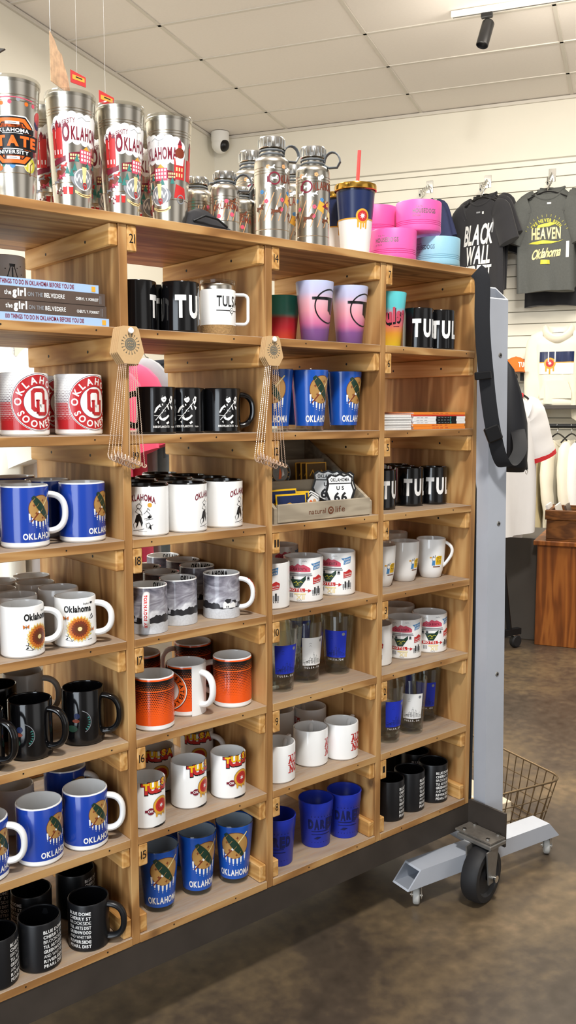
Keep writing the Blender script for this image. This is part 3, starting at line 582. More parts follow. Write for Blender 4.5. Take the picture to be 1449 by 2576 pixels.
def art_tumbler():
    a = Art(); rnd = random.Random(11)
    # hall with arches, side wings
    a.rect(.004, .104, .030, .128, 'pinkp', 1); a.poly([(.010, .128), (.017, .135), (.025, .128)], 'gold', 1); a.poly([(-.016, .120), (.004, .124), (.004, .108), (-.016, .104)], 'dkred', 1); a.poly([(.030, .124), (.046, .120), (.046, .104), (.030, .108)], 'dkred', 1)
    for i in range(4):
        for j in range(3): a.rect(.006 + i * .006, .108 + j * .0068, .0098 + i * .006, .1125 + j * .0068, 'wht', 2)
        for j in range(2): a.rect(-.014 + i * .0045, .109 + j * .006, -.011 + i * .0045, .113 + j * .006, 'cream_p', 2); a.rect(.032 + i * .0036, .109 + j * .006, .0345 + i * .0036, .113 + j * .006, 'cream_p', 2)
    for x, h in ((-.030, .030), (-.036, .036), (-.043, .028)): a.rect(x - .003, .112, x + .003, .112 + h, 'sunred', 1); a.tri([(x - .0035, .112 + h), (x, .120 + h), (x + .0035, .112 + h)], 'dkred', 1); a.rect(x - .001, .118, x + .001, .126, 'wht', 2)
    a.poly([(-.046, .108), (-.022, .116), (-.022, .106), (-.046, .098)], 'dkred', 1)
    for x, y in ((-.002, .106), (.020, .096), (-.006, .090), (-.012, .080), (.040, .098), (-.020, .084)): a.tri([(x - .0045, y), (x + .0045, y), (x, y + .014)], 'teal', 3)
    a.disc(.012, .076, .022, 'greyp', 1, 30, 1.15, .78); a.ring(.012, .076, .0175, .0195, 'wht', 2)
    a.line([(-.006, .082), (-.002, .072), (.002, .084), (.006, .070), (.010, .084), (.014, .070), (.018, .084), (.022, .072), (.027, .082)], .0022, 'wht', 3)
    a.poly([(.010, .070), (.016, .070), (.018, .098), (.008, .098)], 'cream_p', 4); a.ring(.014, .066, .003, .0048, 'sunred', 5, n=16); a.rect(.0125, .058, .0145, .066, 'sunred', 6); a.rect(.0165, .060, .0185, .066, 'sunred', 6)
    a.poly([(-.006, .056), (.008, .050), (.024, .050), (.036, .056), (.036, .051), (.024, .045), (.008, .045), (-.006, .051)], 'cream_p', 3); a.line([(0, .0505), (.012, .0475), (.022, .0475), (.031, .0505)], .0012, 'brownp', 4)
    a.poly([(-.044, .094), (-.030, .100), (-.022, .092), (-.028, .080), (-.040, .078)], 'rust', 1)
    for x, y, m in ((-.038, .088, 'greyp'), (-.030, .076, 'pinkp'), (-.026, .094, 'sunred'), (-.036, .072, 'dkred'), (-.044, .066, 'greyp')): a.poly([(x + p[0] * .55, y + p[1] * .55) for p in HORSE], m, 3)
    for x in (-.026, -.014): a.poly([(x - .0045, .062), (x + .0045, .062), (x + .0035, .048), (x - .0035, .048)], 'sunred', 3); a.disc(x, .062, .0045, 'wht', 4, 12, 1, .3)
    for i in range(10): x = rnd.uniform(-.046, -.030); y = rnd.uniform(.046, .062); a.disc(x, y, .0018, 'dkred' if i % 2 else 'wht', 2, 7)
    b = Art(); 
    for m, l, q in a.p: b.p.append((m, l, [(x * 1.06 + .012, y - .022 if y < .136 else y) for x, y in q]))
    art_cloud(b)
    # back half: tower, footballer, wagon in the same inks
    for x0 in (.070, .100): b.rect(x0 - .012, .085, x0 + .012, .125, 'sunred', 1); b.rect(x0 - .004, .125, x0 + .004, .150, 'sunred', 1); b.tri([(x0 - .005, .150), (x0, .162), (x0 + .005, .150)], 'dkred', 1)
    for i in range(3):
        for j in range(3): b.rect(.062 + i * .006, .090 + j * .011, .065 + i * .006, .097 + j * .011, 'cream_p', 2)
    b.disc(.070, .135, .010, 'rust', 3, 16); b.poly([(.062, .112), (.078, .112), (.080, .126), (.060, .126)], 'wht', 3)
    b.poly([(.058, .050), (.088, .050), (.084, .070), (.062, .076)], 'sunred', 2); b.ring(.074, .048, .007, .009, 'greyp', 3); b.disc(-.075, .1, .020, 'dkred', 1, 20); b.disc(-.1, .075, .02, 'teal', 1, 20)
    return b
def art_tumbler_orange():
    a = Art(); V = .100
    def oc(w_, h_, c): return [(-w_ + c, V - h_), (w_ - c, V - h_), (w_, V - h_ + c), (w_, V + h_ - c), (w_ - c, V + h_), (-w_ + c, V + h_), (-w_, V + h_ - c), (-w_, V - h_ + c)]
    a.poly(oc(.040, .042, .016), 'wht', 0); a.poly(oc(.038, .040, .015), 'ink', 1); a.poly(oc(.0355, .0375, .014), 'orangep', 2); a.poly(oc(.029, .031, .011), 'ink', 3); a.poly(oc(.027, .029, .010), 'orangep', 3); a.poly(oc(.020, .022, .007), 'ink', 4); a.poly(oc(.018, .020, .006), 'wht', 5)
    a.poly([(-.052, V - .013), (.050, V - .013), (.054, V + .012), (-.046, V + .012)], 'ink', 6); a.text('STATE', 0, V - .0085, .017, 'orangep', 7, bold=.05, w=.090)
    a.rect(-.042, V + .013, .040, V + .022, 'ink', 6); a.text('OKLAHOMA', -.002, V + .0145, .006, 'wht', 7, bold=.03, w=.062); a.rect(-.042, V - .024, .040, V - .0145, 'ink', 6); a.text('UNIVERSITY', -.002, V - .022, .006, 'wht', 7, bold=.03, w=.062)
    for y in (V + .027, V - .031): a.rect(-.012, y, .012, y + .005, 'wht', 6); a.rect(-.007, y + .0018, .007, y + .0032, 'greyp', 7)
    for i in range(7): a.disc(-.045 + .014 * i, .165 + .004 * sin(i * 2), .0035, ('pinkp', 'greyp', 'orangep')[i % 3], 0, 10)
    a.line([(-.034, .170), (-.010, .172), (.014, .172), (.036, .170)], .0016, 'pinkp', 1)
    for x, y, r, m in ((.034, .062, .013, 'lime'), (.030, .060, .010, 'cream_p'), (-.010, .066, .007, 'sky'), (-.002, .060, .006, 'sky'), (-.022, .064, .008, 'teal'), (-.028, .056, .006, 'orangep'), (.004, .072, .005, 'orangep'), (.055, .145, .012, 'sunred'), (.052, .135, .009, 'navy')): a.disc(x, y, r, m, 0, 16)
    a.line([(.034, .044), (.034, .062), (.040, .068)], .0016, 'brownp', 2); a.rect(.020, .078, .046, .088, 'dkred', 1)
    return a
def art_bottle():
    a = Art()
    a.ring(-.006, .128, .0105, .0138, 'dkred', 1, n=30); a.rect(-.022, .120, -.016, .132, 'dkred', 1)
    a.text('KLAHOMA', .040, .122, .017, 'rust', 1, bold=.02, w=.062, warp=lambda x, y: (x, y - 4 * x * x))
    for x, y in ((-.006, .128), (-.012, .150), (.004, .108), (.012, .112), (-.02, .112)): a.poly([(x + p[0] * .6, y + p[1] * .6 - .004) for p in HORSE], 'wht', 2)
    for x, y, s_ in ((-.002, .052, 1.0), (.040, .050, .8), (-.04, .06, .8)): a.poly([(x + p[0] * s_, y + p[1] * s_) for p in HORSE], 'brownp', 2); a.poly([(x - .003, y + .010 * s_), (x + .001, y + .020 * s_), (x + .004, y + .011 * s_)], 'wht', 3)
    for i in range(7): x = -.045 + i * .016; a.line([(x, .040), (x + .022, .098)], .0016, 'peach', 0)
    for x, y, m in ((.012, .084, 'pinkp'), (-.024, .080, 'pinkp'), (.010, .064, 'pinkp'), (.030, .1, 'sky'), (.046, .090, 'gold'), (-.034, .1, 'sky'), (.024, .146, 'wht'), (.030, .150, 'wht'), (-.02, .152, 'peach'), (.016, .154, 'peach')): 
        for t in range(5): a.disc(x + .0028 * cos(t * 1.257), y + .0028 * sin(t * 1.257), .0022, m, 1, 8)
    a.poly([(.030, .085), (.050, .100), (.048, .080)], 'dkred', 1); a.poly([(.018, .080), (.034, .070), (.036, .092), (.024, .098)], 'gold', 0); a.poly([(.046, .052), (.06, .05), (.058, .075), (.048, .078)], 'cream_p', 0)
    return a
def art_sunflag(a, lv=1):
    a.disc(0, .088, .0165, 'gold', lv, 28); a.disc(0, .088, .0122, 'sunred', lv + 1, 26); star(a, 0, .088, .0075, .0032, 8, 'wht', lv + 2)
    for x, h in ((-.011, .016), (-.004, .020), (.003, .015), (.010, .018)): a.rect(x - .0022, .088 - .012 - h * .8, x + .0022, .080, 'gold', lv); a.disc(x, .076 - h * .8, .0022, 'gold', lv, 10)

# ---------------------------------------------------------------- vessels
def handle_mesh(R, H, z0, z1, out=.031, rx=.0062, rz=.0085, mat='white', square=False, art=None):
    mb = MB(); zc, hz = (z0 + z1) / 2, (z1 - z0) / 2; pts = []
    if square:
        c = .010
        raw = [(R - .003, z1), (R + out - c, z1)] + [(R + out - c + c * sin(t), z1 - c + c * cos(t)) for t in [i * pi / 10 for i in range(1, 6)]] + [(R + out - c + c * cos(t), z0 + c - c * sin(t)) for t in [i * pi / 10 for i in range(0, 6)]] + [(R - .003, z0)]
        pts = [(x, 0, z) for x, z in raw]
    else:
        n = 22
        for i in range(n + 1):
            t = pi / 2 - pi * i / n
            x = R - .004 + (out + .004) * abs(cos(t)) ** .75; z = zc + hz * (1 if sin(t) >= 0 else -1) * abs(sin(t)) ** .85
            pts.append((x, 0, z))
    mb.tube(pts, rx, mat, 12, up=(0, 1, 0), rb=rz)
    if art: art(mb, pts, rx, rz)
    return mb
def mug_body(R, H, outer, inner, base_m=None, base_h=0, rim=None, art=None, arts=(), th=.0036, foot=.0035, taper=None, inner_art=None):
    # taper: list of (r, z) outer points from base to rim
    mb = MB(); T = taper or [(R, foot), (R, H - .0025)]
    def rad(v):
        P = [(R * .97, 0)] + T if not taper else T
        if v <= T[0][1]: return T[0][0]
        for (r0, z0), (r1, z1) in zip(T, T[1:]):
            if v <= z1: return r0 + (r1 - r0) * (v - z0) / max(1e-9, z1 - z0)
        return T[-1][0]
    bm_ = base_m or outer; r0 = T[0][0]
    prof = [(0, .002, bm_), (r0 - .008, .002), (r0 - .0075, 0), (r0 - .003, 0), (r0, T[0][1])]
    if base_h: prof += [(rad(base_h), base_h, bm_), (rad(base_h + .0003), base_h + .0003, outer)]
    else: prof[-1] = prof[-1] + (outer,)
    prof += [(r, z) for r, z in T[1:]]
    rt = T[-1][0]; prof[-1] = prof[-1] + (rim or outer,)
    prof += [(rt - .0008, H - .0006), (rt - th * .5, H), (rt - th + .0006, H - .0006), (rt - th, H - .003, inner), (max(.005, r0 - th), .009), (max(.003, r0 - th - .004), .006), (0, .0055)]
    mb.lathe(prof, outer, 56)
    if art: art.wrap(mb, rad, R)
    for a_, ang in arts: a_.wrap(mb, rad, R, ang)
    if inner_art: inner_art.wrap(mb, lambda v: rad(v) - th, R, 0, -1, off=.0004)
    return mb, rad
PROTO = {}
def proto(kind):
    n = BUILD[kind][0]; r = thing(n, 'tmp', BUILD[kind][1]); BUILD[kind][2](r); r['_new'] = 1; PROTO[kind] = r; return r
def put(kind, x, y, z, rot, hrot, label, group):
    rz = radians(rot)
    if kind not in PROTO:
        r = proto(kind); r.location = (x, y, z); r.rotation_euler = (0, 0, rz); r['label'] = label; del r['_new']
        if group: r['group'] = group
    else: r = dup(PROTO[kind], (x, y, z), rz, label, group)
    if hrot is not None:
        for c in r.children:
            if c.name.startswith('handle'): c.rotation_euler = (0, 0, radians(hrot - rot))
    return r
def simple_mug(R, H, outer, inner, hm, art=None, hz=(.2, .86), out=.030, **kw):
    def f(r):
        mb, rad = mug_body(R, H, outer, inner, art=art() if art else None, **kw); mb.build('body', r)
        handle_mesh(R if not kw.get('taper') else rad(H * .5) - .001, H, H * hz[0], H * hz[1], out, mat=hm).build('handle', r)
    return f
def b_bluemug(r):
    a = Art(); art_flag(a, .073, 1.04); a.text('OKLAHOMA', .001, .0165, .0112, 'wht', 1, bold=.035, w=.074)
    mb, _ = mug_body(.0445, .115, 'blue', 'white', 'white', .0105, rim='white', art=a); mb.build('body', r); handle_mesh(.0445, .115, .026, .096, .030, mat='white').build('handle', r)
def b_darkmug(r):
    a = Art(); V = .050; a.ring(0, V, .023, .0242, 'greyp', 1, -60, 75); a.disc(-.006, V + .002, .0038, 'rust', 1, 10, 2.0, 1); a.disc(-.014, V - .014, .010, 'green', 1, 16, 1.1, .7); a.disc(-.004, V + .012, .006, 'navy', 1, 12)
    for i in range(6): t = radians(-45 + i * 14); a.tri([(.017 * cos(t), V + .017 * sin(t)), (.022 * cos(t + .08), V + .022 * sin(t + .08)), (.022 * cos(t - .08), V + .022 * sin(t - .08))], 'teal', 1)
    mb, _ = mug_body(.042, .111, 'black', 'black', art=a); mb.build('body', r); handle_mesh(.042, .111, .020, .094, .033, mat='black').build('handle', r)
def b_arrowmug(r):
    a = Art(); pts = [(-.032, .072), (-.020, .064), (0, .061), (.018, .066), (.030, .078), (.020, .072), (0, .069), (-.018, .069)]; a.poly(pts, 'green', 1); a.line([(-.020, .067), (0, .065), (.020, .070)], .0016, 'teal', 2); a.line([(.012, .048), (.016, .058), (.020, .049), (.024, .058)], .0016, 'ink', 1)
    mb, _ = mug_body(.042, .111, 'grey_glaze', 'grey_glaze', art=a); mb.build('body', r); handle_mesh(.042, .111, .022, .094, .032, mat='grey_glaze').build('handle', r)
def b_corkmug(r):
    R = .038; mb = MB()
    mb.lathe([(0, .0008, 'cork'), (R - .002, 0), (R, .002), (R, .0215), (R, .0217, 'wht'), (R, .094), (R - .001, .0955, 'steel'), (R - .0025, .096), (R - .002, .104), (R - .0035, .107), (R - .005, .105), (R - .006, .01), (0, .009)], 'wht', 56)
    a = Art(); a.text('TULSA', 0, .060, .0215, 'ink', 1, bold=.02, w=.058); a.rect(-.030, .0505, .032, .052, 'ink', 1); a.disc(.006, .0512, .0055, 'ink', 2, 18); a.disc(.006, .0512, .0044, 'wht', 3, 16); a.disc(.006, .0512, .0015, 'ink', 4, 8); a.disc(.006, .0435, .0010, 'ink', 2, 6)
    a.wrap(mb, lambda v: R, R); mb.build('body', r)
    handle_mesh(R, .107, .026, .088, .027, .0035, .006, 'wht', True).build('handle', r)
    l = MB(); l.lathe([(0, .1085), (R - .007, .1085), (R - .006, .1075), (R - .001, .1075), (R, .1085), (R, .1150), (R - .002, .1160), (R - .004, .1155), (R - .005, .1125), (0, .1125)], 'clear', 48); l.box(-.012, .004, -.006, .006, .1126, .1152, 'clear', .0012); l.build('lid', r)
def b_photomug(r):
    R = .041; inn = Art(); inn.text('OKLAHOMA', 0, .0830, .0115, 'ink', 1, bold=.06, w=.066, track=.3)
    mb, _ = mug_body(R, .098, 'storm', 'white', 'white', 0, rim='white', art=art_storm(), inner_art=None)
    inn.wrap(mb, lambda v: R - .0036, R, pi + .25, -1, off=.0004); mb.build('body', r)
    def lettering(mb, pts, rx, rz):
        a = Art(); a.text('TORNADOS ARE', 0, -.003, .0062, 'sunred', 1, bold=.05, w=.068)
        P = [Vector(p) for p in pts]; L = [0]
        for p, q in zip(P, P[1:]): L.append(L[-1] + (q - p).length)
        for m, l, q in a.p:
            vs = []
            for u, v in q:
                s_ = min(max(L[-1] / 2 + u, 0), L[-1] - 1e-6); i = max(k for k in range(len(L)) if L[k] <= s_); i = min(i, len(P) - 2); t = (s_ - L[i]) / max(1e-9, L[i + 1] - L[i])
                p = P[i].lerp(P[i + 1], t); d = (P[i + 1] - P[i]).normalized(); nrm = Vector((d.z, 0, -d.x)) * -1
                if nrm.x < 0 and i > 3 and i < len(P) - 4: nrm = -nrm
                hgt = rx * sqrt(max(0, 1 - (v / rz) ** 2)) + .0004; vs.append(p + nrm * hgt + Vector((0, v, 0)))
            mb.add(vs, [tuple(range(len(vs)))], m)
    handle_mesh(R, .098, .020, .084, .030, .0055, .0075, 'white', art=lettering).build('handle', r)
def b_orangemug(r):
    mb, _ = mug_body(.044, .112, 'orange', 'white', 'white', .011, rim='white', art=art_halftone(.044, .012, .106)); 
    mb.build('body', r); handle_mesh(.044, .112, .026, .094, .030, mat='white').build('handle', r)
def b_orangering(r):
    mb, _ = mug_body(.044, .112, 'orange', 'white', 'white', .011, rim='white', art=art_orange_ring()); mb.build('body', r); handle_mesh(.044, .112, .022, .094, .030, .0065, .009, mat='white').build('handle', r)
def glass_body(r, Rt, Rb, H, outer_paint=None, inner_paint=None, art=None, base_h=.012, mats='glass'):
    mb = MB(); f = lambda v: Rb + (Rt - Rb) * v / H
    if outer_paint:
        mb.lathe([(0, .0015, 'glass'), (Rb - .003, 0), (Rb, .002), (f(base_h), base_h), (f(base_h + .0003), base_h + .0003, outer_paint), (Rt - .0003, H - .006), (Rt, H - .002, 'glass'), (Rt - .001, H), (Rt - .0022, H - .001), (Rt - .0028, H - .004, inner_paint), (Rb - .002, base_h + .004), (0, base_h + .002)], 'glass', 56)
    else:
        mb.lathe([(0, .0025), (Rb - .008, .001), (Rb - .003, 0), (Rb, .003), (Rt, H - .0015), (Rt - .0008, H), (Rt - .0016, H - .0008), (Rt - .0022, H - .006), (Rb - .0028, .020), (Rb - .008, .014), (0, .013)], 'glass', 56)
    if art: art.wrap(mb, f, (Rt + Rb) / 2 + .003)
    mb.build('body', r)
def b_bluepint(r):
    a = Art(); art_flag(a, .096, 1.36); a.text('OKLAHOMA', .001, .0215, .0148, 'wht', 1, bold=.035, w=.088)
    glass_body(r, .0445, .0325, .143, 'pintblue', 'pintin', a)
def cup_body(r, Rt, Rb, H, mat, art=None, th=.002, ribs=()):
    mb = MB(); f = lambda v: Rb + (Rt - Rb) * v / H
    mb.lathe([(0, .002), (Rb - .004, .001), (Rb - .002, 0), (Rb, .003), (Rt, H - .002), (Rt - .0006, H), (Rt - th, H - .0005), (Rt - th - .0003, H - .003), (Rb - th, .006), (0, .005)], mat, 56)
    if art: art.wrap(mb, f, (Rt + Rb) / 2)
    mb.build('body', r)
def b_plasticcup(r):
    Rt, Rb, H = .0435, .036, .117; f = lambda v: Rb + (Rt - Rb) * v / H * (1 if v < .088 else 1) + (0 if v < .088 else .0004); mb = MB()
    mb.lathe([(0, .003), (Rb - .004, .003), (Rb - .003, 0), (Rb - .001, 0), (Rb, .002), (f(.087), .087), (f(.0885) + .0006, .0885), (f(.113) + .0004, .113), (Rt + .0006, .114), (Rt + .001, .1165), (Rt, .117), (Rt - .002, .1165), (Rt - .003, .110), (f(.088) - .0025, .088), (f(.086) - .0035, .086), (Rb - .0025, .006), (0, .005)], 'cupblue', 56)
    Art().put(art_dare(), 0, -.006, 1.16).wrap(mb, f, .040); mb.build('body', r)
def b_tapermug(r):
    T = [(.0285, .003), (.0335, .02), (.0372, .05), (.0392, .08), (.040, .105)]
    mb, rad = mug_body(.040, .108, 'white', 'white', art=art_taper(), taper=T); mb.build('body', r)
    m2 = MB(); pts = []
    for i in range(19): t = i / 18; pts.append((rad(.096 - .078 * t) - .003 + .026 * sin(pi * t) ** .8 * (1 - .25 * t), 0, .098 - .070 * t + .006 * sin(pi * t)))
    m2.tube(pts, .0045, 'white', 12, up=(0, 1, 0), rb=.0065); m2.build('handle', r)
def b_alomug(r):
    mb, _ = mug_body(.0435, .090, 'white', 'white', art=art_alo(), th=.004); mb.build('body', r)
    m2 = MB(); n = 20   # finger-ring handle: an upright ring with a flat thumb rest
    m2.tube([(.0435 + .006 + .0135 * cos(2 * pi * i / n), 0, .066 + .017 * sin(2 * pi * i / n)) for i in range(n)], .0042, 'white', 10, closed=True, up=(0, 1, 0), rb=.006)
    m2.box(.040, .063, -.006, .006, .081, .0875, 'white', .003); m2.build('handle', r)
def b_listcup(r):
    mb, _ = mug_body(.0415, .108, 'matt_black', 'black', art=art_list(.104)); mb.build('body', r)
def tumbler(art):
    def f(r):
        mb = MB(); Rt, Rb, H = .046, .0335, .205; g = lambda v: .0365 + (Rt - .0365) * max(0, v - .045) / (H - .045) if v > .045 else .0335 + .003 * v / .045
        prof = [(0, .002), (Rb - .003, 0), (Rb, .002)]
        for v in (.020, .0205, .044): prof.append((g(v), v))
        prof += [(g(.0455) + .0003, .0455), (g(.0457) - .0006, .0462), (g(.047), .047)]
        for z in (.166, .171, .176): prof += [(g(z), z), (g(z) - .0009, z + .0008), (g(z + .0016), z + .0016)]
        prof += [(Rt, H - .001), (Rt - .001, H), (Rt - .0025, H - .001), (Rt - .003, H - .02), (Rb, .01), (0, .009)]
        mb.lathe(prof, 'steel', 64); art().wrap(mb, g, .0415); mb.build('body', r)
        l = MB(); R = Rt + .0004
        l.lathe([(0, H + .001), (R - .004, H + .001), (R - .001, H - .006), (R + .0008, H - .006), (R + .0012, H + .003), (R - .001, H + .0055), (R - .004, H + .004), (R - .006, H + .0032), (0, H + .0032)], 'clear', 48); l.box(-.006, .006, -.012, .012, H + .0034, H + .006, 'clear', .001); l.build('lid', r)
    return f
def bottle(R, H, big=True):
    def f(r):
        mb = MB(); zs = H - .080 if big else H - .048; nk = R * .66
        prof = [(0, .001), (R - .002, 0), (R, .002), (R, .020), (R - .0006, .0208), (R, .0216)]
        for z in (zs - .022, zs - .016, zs - .010): prof += [(R, z), (R - .0008, z + .0008), (R, z + .0016)]
        k = 8
        for i in range(1, k + 1): t = i / k; prof.append((nk + (R - nk) * cos(t * pi / 2) ** .8, zs + .018 * sin(t * pi / 2)))
        prof += [(nk, zs + .024), (nk, zs + .034 if big else zs + .026), (0, zs + .034 if big else zs + .026)]
        mb.lathe(prof, 'steel', 56); zt = zs + (.034 if big else .026)
        a = art_bottle()
        if big: a.wrap(mb, lambda v: R, R)
        else:
            s_ = Art()
            s_.text('OKLAHOMA', .006, .045, .013, 'rust', 1, bold=.02, w=.062, warp=lambda x, y: (x, y - 5 * x * x))
            for i in range(5): s_.line([(-.03 + i * .012, .022), (-.018 + i * .012, .062)], .0014, 'peach', 0)
            for x, y in ((-.012, .030), (.016, .034), (.004, .060)): s_.disc(x, y, .0045, 'pinkp', 1, 9); 
            s_.poly([(p[0] * .7 + .018, p[1] * .7 + .056) for p in HORSE], 'brownp', 2)
            s_.wrap(mb, lambda v: R, R)
        mb.build('body', r)
        c = MB(); cr = nk + .0025; ch = .026 if big else .018
        c.lathe([(0, zt + .002), (cr, zt + .002), (cr + .001, zt + .003), (cr + .001, zt + ch - .003), (cr - .001, zt + ch), (0, zt + ch)], 'chrome', 40)
        for i in range(20): t = 2 * pi * i / 20; c.tube([((cr + .001) * cos(t), (cr + .001) * sin(t), zt + .004), ((cr + .001) * cos(t), (cr + .001) * sin(t), zt + ch - .004)], .0012, 'chrome', 6)
        c.build('cap', r)
        s = MB(); n = 30
        for z in (zt - .003, zt - .011 if big else zt - .009): s.tube([((nk + .001) * cos(2 * pi * i / n), (nk + .001) * sin(2 * pi * i / n), z) for i in range(n)], .0022, 'strap', 8, closed=True)
        L = .020; z = zt - .007
        s.tube([(0, (nk + .001) + .018 - .018 * cos(pi * t / 8) if t < 5 else (nk + .001) + .018 - .018 * cos(pi * t / 8), z + .022 * sin(pi * t / 8)) for t in range(9)] + [(0, nk + .030, z - .012), (0, nk + .012, z - .012), (0, nk + .001, z - .006)], .0022, 'strap', 10, up=(1, 0, 0), rb=.007)
        s.build('strap', r)
    return f
def b_strawcup(r, straw=True):
    Rt, Rb, H = .047, .034, .156; f = lambda v: Rb + (Rt - Rb) * v / H; mb = MB()
    mb.lathe([(0, .002, 'wht'), (Rb - .004, 0), (Rb, .003), (f(.082), .082), (f(.0823), .0823, 'navy'), (f(.146), .146), (f(.1462), .1462, 'clear'), (Rt, H), (Rt - .002, H), (Rt - .003, H - .006, 'navy'), (Rb - .003, .006), (0, .005)], 'wht', 56)
    a = Art(); a.rect(-.14, .0805, .14, .0835, 'gold', 0); art_sunflag(a); a.wrap(mb, f, .0415); mb.build('body', r)
    l = MB(); R = Rt + .004; l.lathe([(0, H + .005), (R - .008, H + .005), (R - .005, H + .009), (R - .001, H + .009), (R, H + .006), (R, H - .004), (R - .0015, H - .005), (R - .003, H - .004), (R - .003, H + .003), (0, H + .003)], 'goldlid', 56); l.build('lid', r)
    if not straw: return
    s = MB(); s.tube([(.0, -.004, .012), (.0, .0095, H + .092)], .0043, 'straw', 14); s.build('straw', r)
def bowl(R, H, mat, eng):
    def f(r):
        mb = MB(); prof = [(0, .001), (R - .006, 0), (R - .002, .0025), (R - .0005, .006)]
        for z in (.018, .0225, .027): prof += [(R - .0015 + z * .02, z), (R - .0026 + z * .02, z + .001), (R - .0015 + z * .02, z + .002)]
        prof += [(R, H - .002), (R - .001, H), (R - .003, H - .0005), (R - .0045, H - .006), (R - .010, .010), (R - .016, .006), (0, .0055)]
        mb.lathe(prof, mat, 64)
        a = Art(); a.text('REAL', -.021, .060 * H / .079, .0085, eng, 1, 'l', .02, w=.017); a.text('HOUSEDOGS', -.030, .0455 * H / .079, .0105, eng, 1, 'l', .03, w=.062); a.text('OF TULSA', -.030, .037 * H / .079, .0042, eng, 1, 'l', .0, w=.020)
        a.wrap(mb, lambda v: R - .0008, R); mb.build('body', r)
    return f
BUILD = dict(
 redmug=('coffee_mug', 'mug', simple_mug(.0455, .116, 'white', 'white', 'white', art_ring_red)), bluemug=('coffee_mug', 'mug', b_bluemug), flowermug=('coffee_mug', 'mug', simple_mug(.0405, .096, 'white', 'white', 'white', lambda: Art().put(art_flower(), 0, -.0075, 1.18), (.22, .84))),
 darkmug=('coffee_mug', 'mug', b_darkmug), arrowmug=('coffee_mug', 'mug', b_arrowmug), listmug=('coffee_mug', 'mug', simple_mug(.0415, .098, 'matt_black', 'black', 'matt_black', lambda: art_list(.098), (.14, .85), .032)),
 tulmug=('coffee_mug', 'mug', simple_mug(.039, .102, 'black', 'black', 'black', art_tul)), corkmug=('travel_mug', 'mug', b_corkmug), guitarmug=('coffee_mug', 'mug', simple_mug(.041, .095, 'black', 'black', 'black', art_guitar, (.16, .86), .028)),
 cowboymug=('coffee_mug', 'mug', simple_mug(.043, .103, 'white', 'black', 'white', art_cowboy, th=.003, rim='black')), photomug=('coffee_mug', 'mug', b_photomug), orangemug=('coffee_mug', 'mug', b_orangemug), orangering=('coffee_mug', 'mug', b_orangering),
 sunmug=('coffee_mug', 'mug', simple_mug(.040, .099, 'white', 'white', 'white', lambda: Art().put(art_sunmark(), 0, -.0135, 1.28))), bluepint=('pint_glass', 'glass', b_bluepint), ombrecup=('silicone_cup', 'cup', lambda r: cup_body(r, .0445, .031, .137, 'ombre', art_state())),
 melt=('silicone_cup', 'cup', lambda r: cup_body(r, .0445, .034, .11, 'meltm')), teal=('silicone_cup', 'cup', lambda r: cup_body(r, .0445, .031, .137, 'tealm', art_teal())), motelmug=('coffee_mug', 'mug', simple_mug(.0485, .107, 'white', 'white', 'white', art_motel)),
 pintglass=('pint_glass', 'glass', lambda r: glass_body(r, .043, .031, .152, art=art_panel('wht', 'ink'))), pintblueprint=('pint_glass', 'glass', lambda r: glass_body(r, .043, .031, .152, art=art_panel('royal', 'navy'))),
 alomug=('coffee_mug', 'mug', b_alomug), plasticcup=('plastic_cup', 'cup', b_plasticcup), tapermug=('coffee_mug', 'mug', b_tapermug), listcup=('ceramic_cup', 'cup', b_listcup),
 steeltumbler=('steel_tumbler', 'tumbler', tumbler(art_tumbler)), orangetumbler=('steel_tumbler', 'tumbler', tumbler(art_tumbler_orange)), bottle=('water_bottle', 'bottle', bottle(.039, .240)), shortbottle=('water_bottle', 'bottle', bottle(.031, .128, False)),
 strawcup=('straw_cup', 'cup', b_strawcup), lidcup=('lidded_cup', 'cup', lambda r: b_strawcup(r, False)), pinkbowl=('pet_bowl', 'bowl', bowl(.0585, .079, 'pinkbowl', 'engrave')), bluebowl=('pet_bowl', 'bowl', bowl(.0605, .074, 'bluebowl', 'engraveb')),
)
# ================================================================= ROOM
A0, B0, HC = 7.69, 3.67, 3.80
def slab(name, a0, a1, b0, b1, z0, z1, mat, kind='structure'):
    mb = MB(); P = [AB(a, b, 0) for a, b in ((a0, b0), (a1, b0), (a1, b1), (a0, b1))]
    vs = [tuple(p + Vector((0, 0, z))) for z in (z0, z1) for p in P]
    mb.add(vs, [(3, 2, 1, 0), (4, 5, 6, 7), (0, 1, 5, 4), (1, 2, 6, 5), (2, 3, 7, 6), (3, 0, 4, 7)], mat)
    return mb
slab('floor', -4, 8.2, -4.2, 4.2, -.1, 0, 'concrete').build('floor')['kind'] = 'structure'
mb = slab('ceiling', -1.5, A0 + .1, -3.2, B0 + .1, HC, HC + .08, 'ceil')
for i in range(-3, 13):
    a = 7.2 - .6 * i
    if a > -1.5: vs = slab('g', a - .012, a + .012, -3.2, B0, HC - .006, HC + .01, 'ceilgrid'); mb.add(vs.v, vs.f, 'ceilgrid')
for k in range(-4, 2): b = 1.76 + 1.2 * k; vs = slab('g', -1.5, A0, b - .012, b + .012, HC - .006, HC + .01, 'ceilgrid'); mb.add(vs.v, vs.f, 'ceilgrid')
mb.build('ceiling')['kind'] = 'structure'
slab('wall_back', A0, A0 + .1, -4, B0 + .1, 0, HC + .05, 'wall').build('wall_back')['kind'] = 'structure'
slab('wall_left', -1.5, A0, B0, B0 + .1, 0, HC + .05, 'wall').build('wall_left')['kind'] = 'structure'
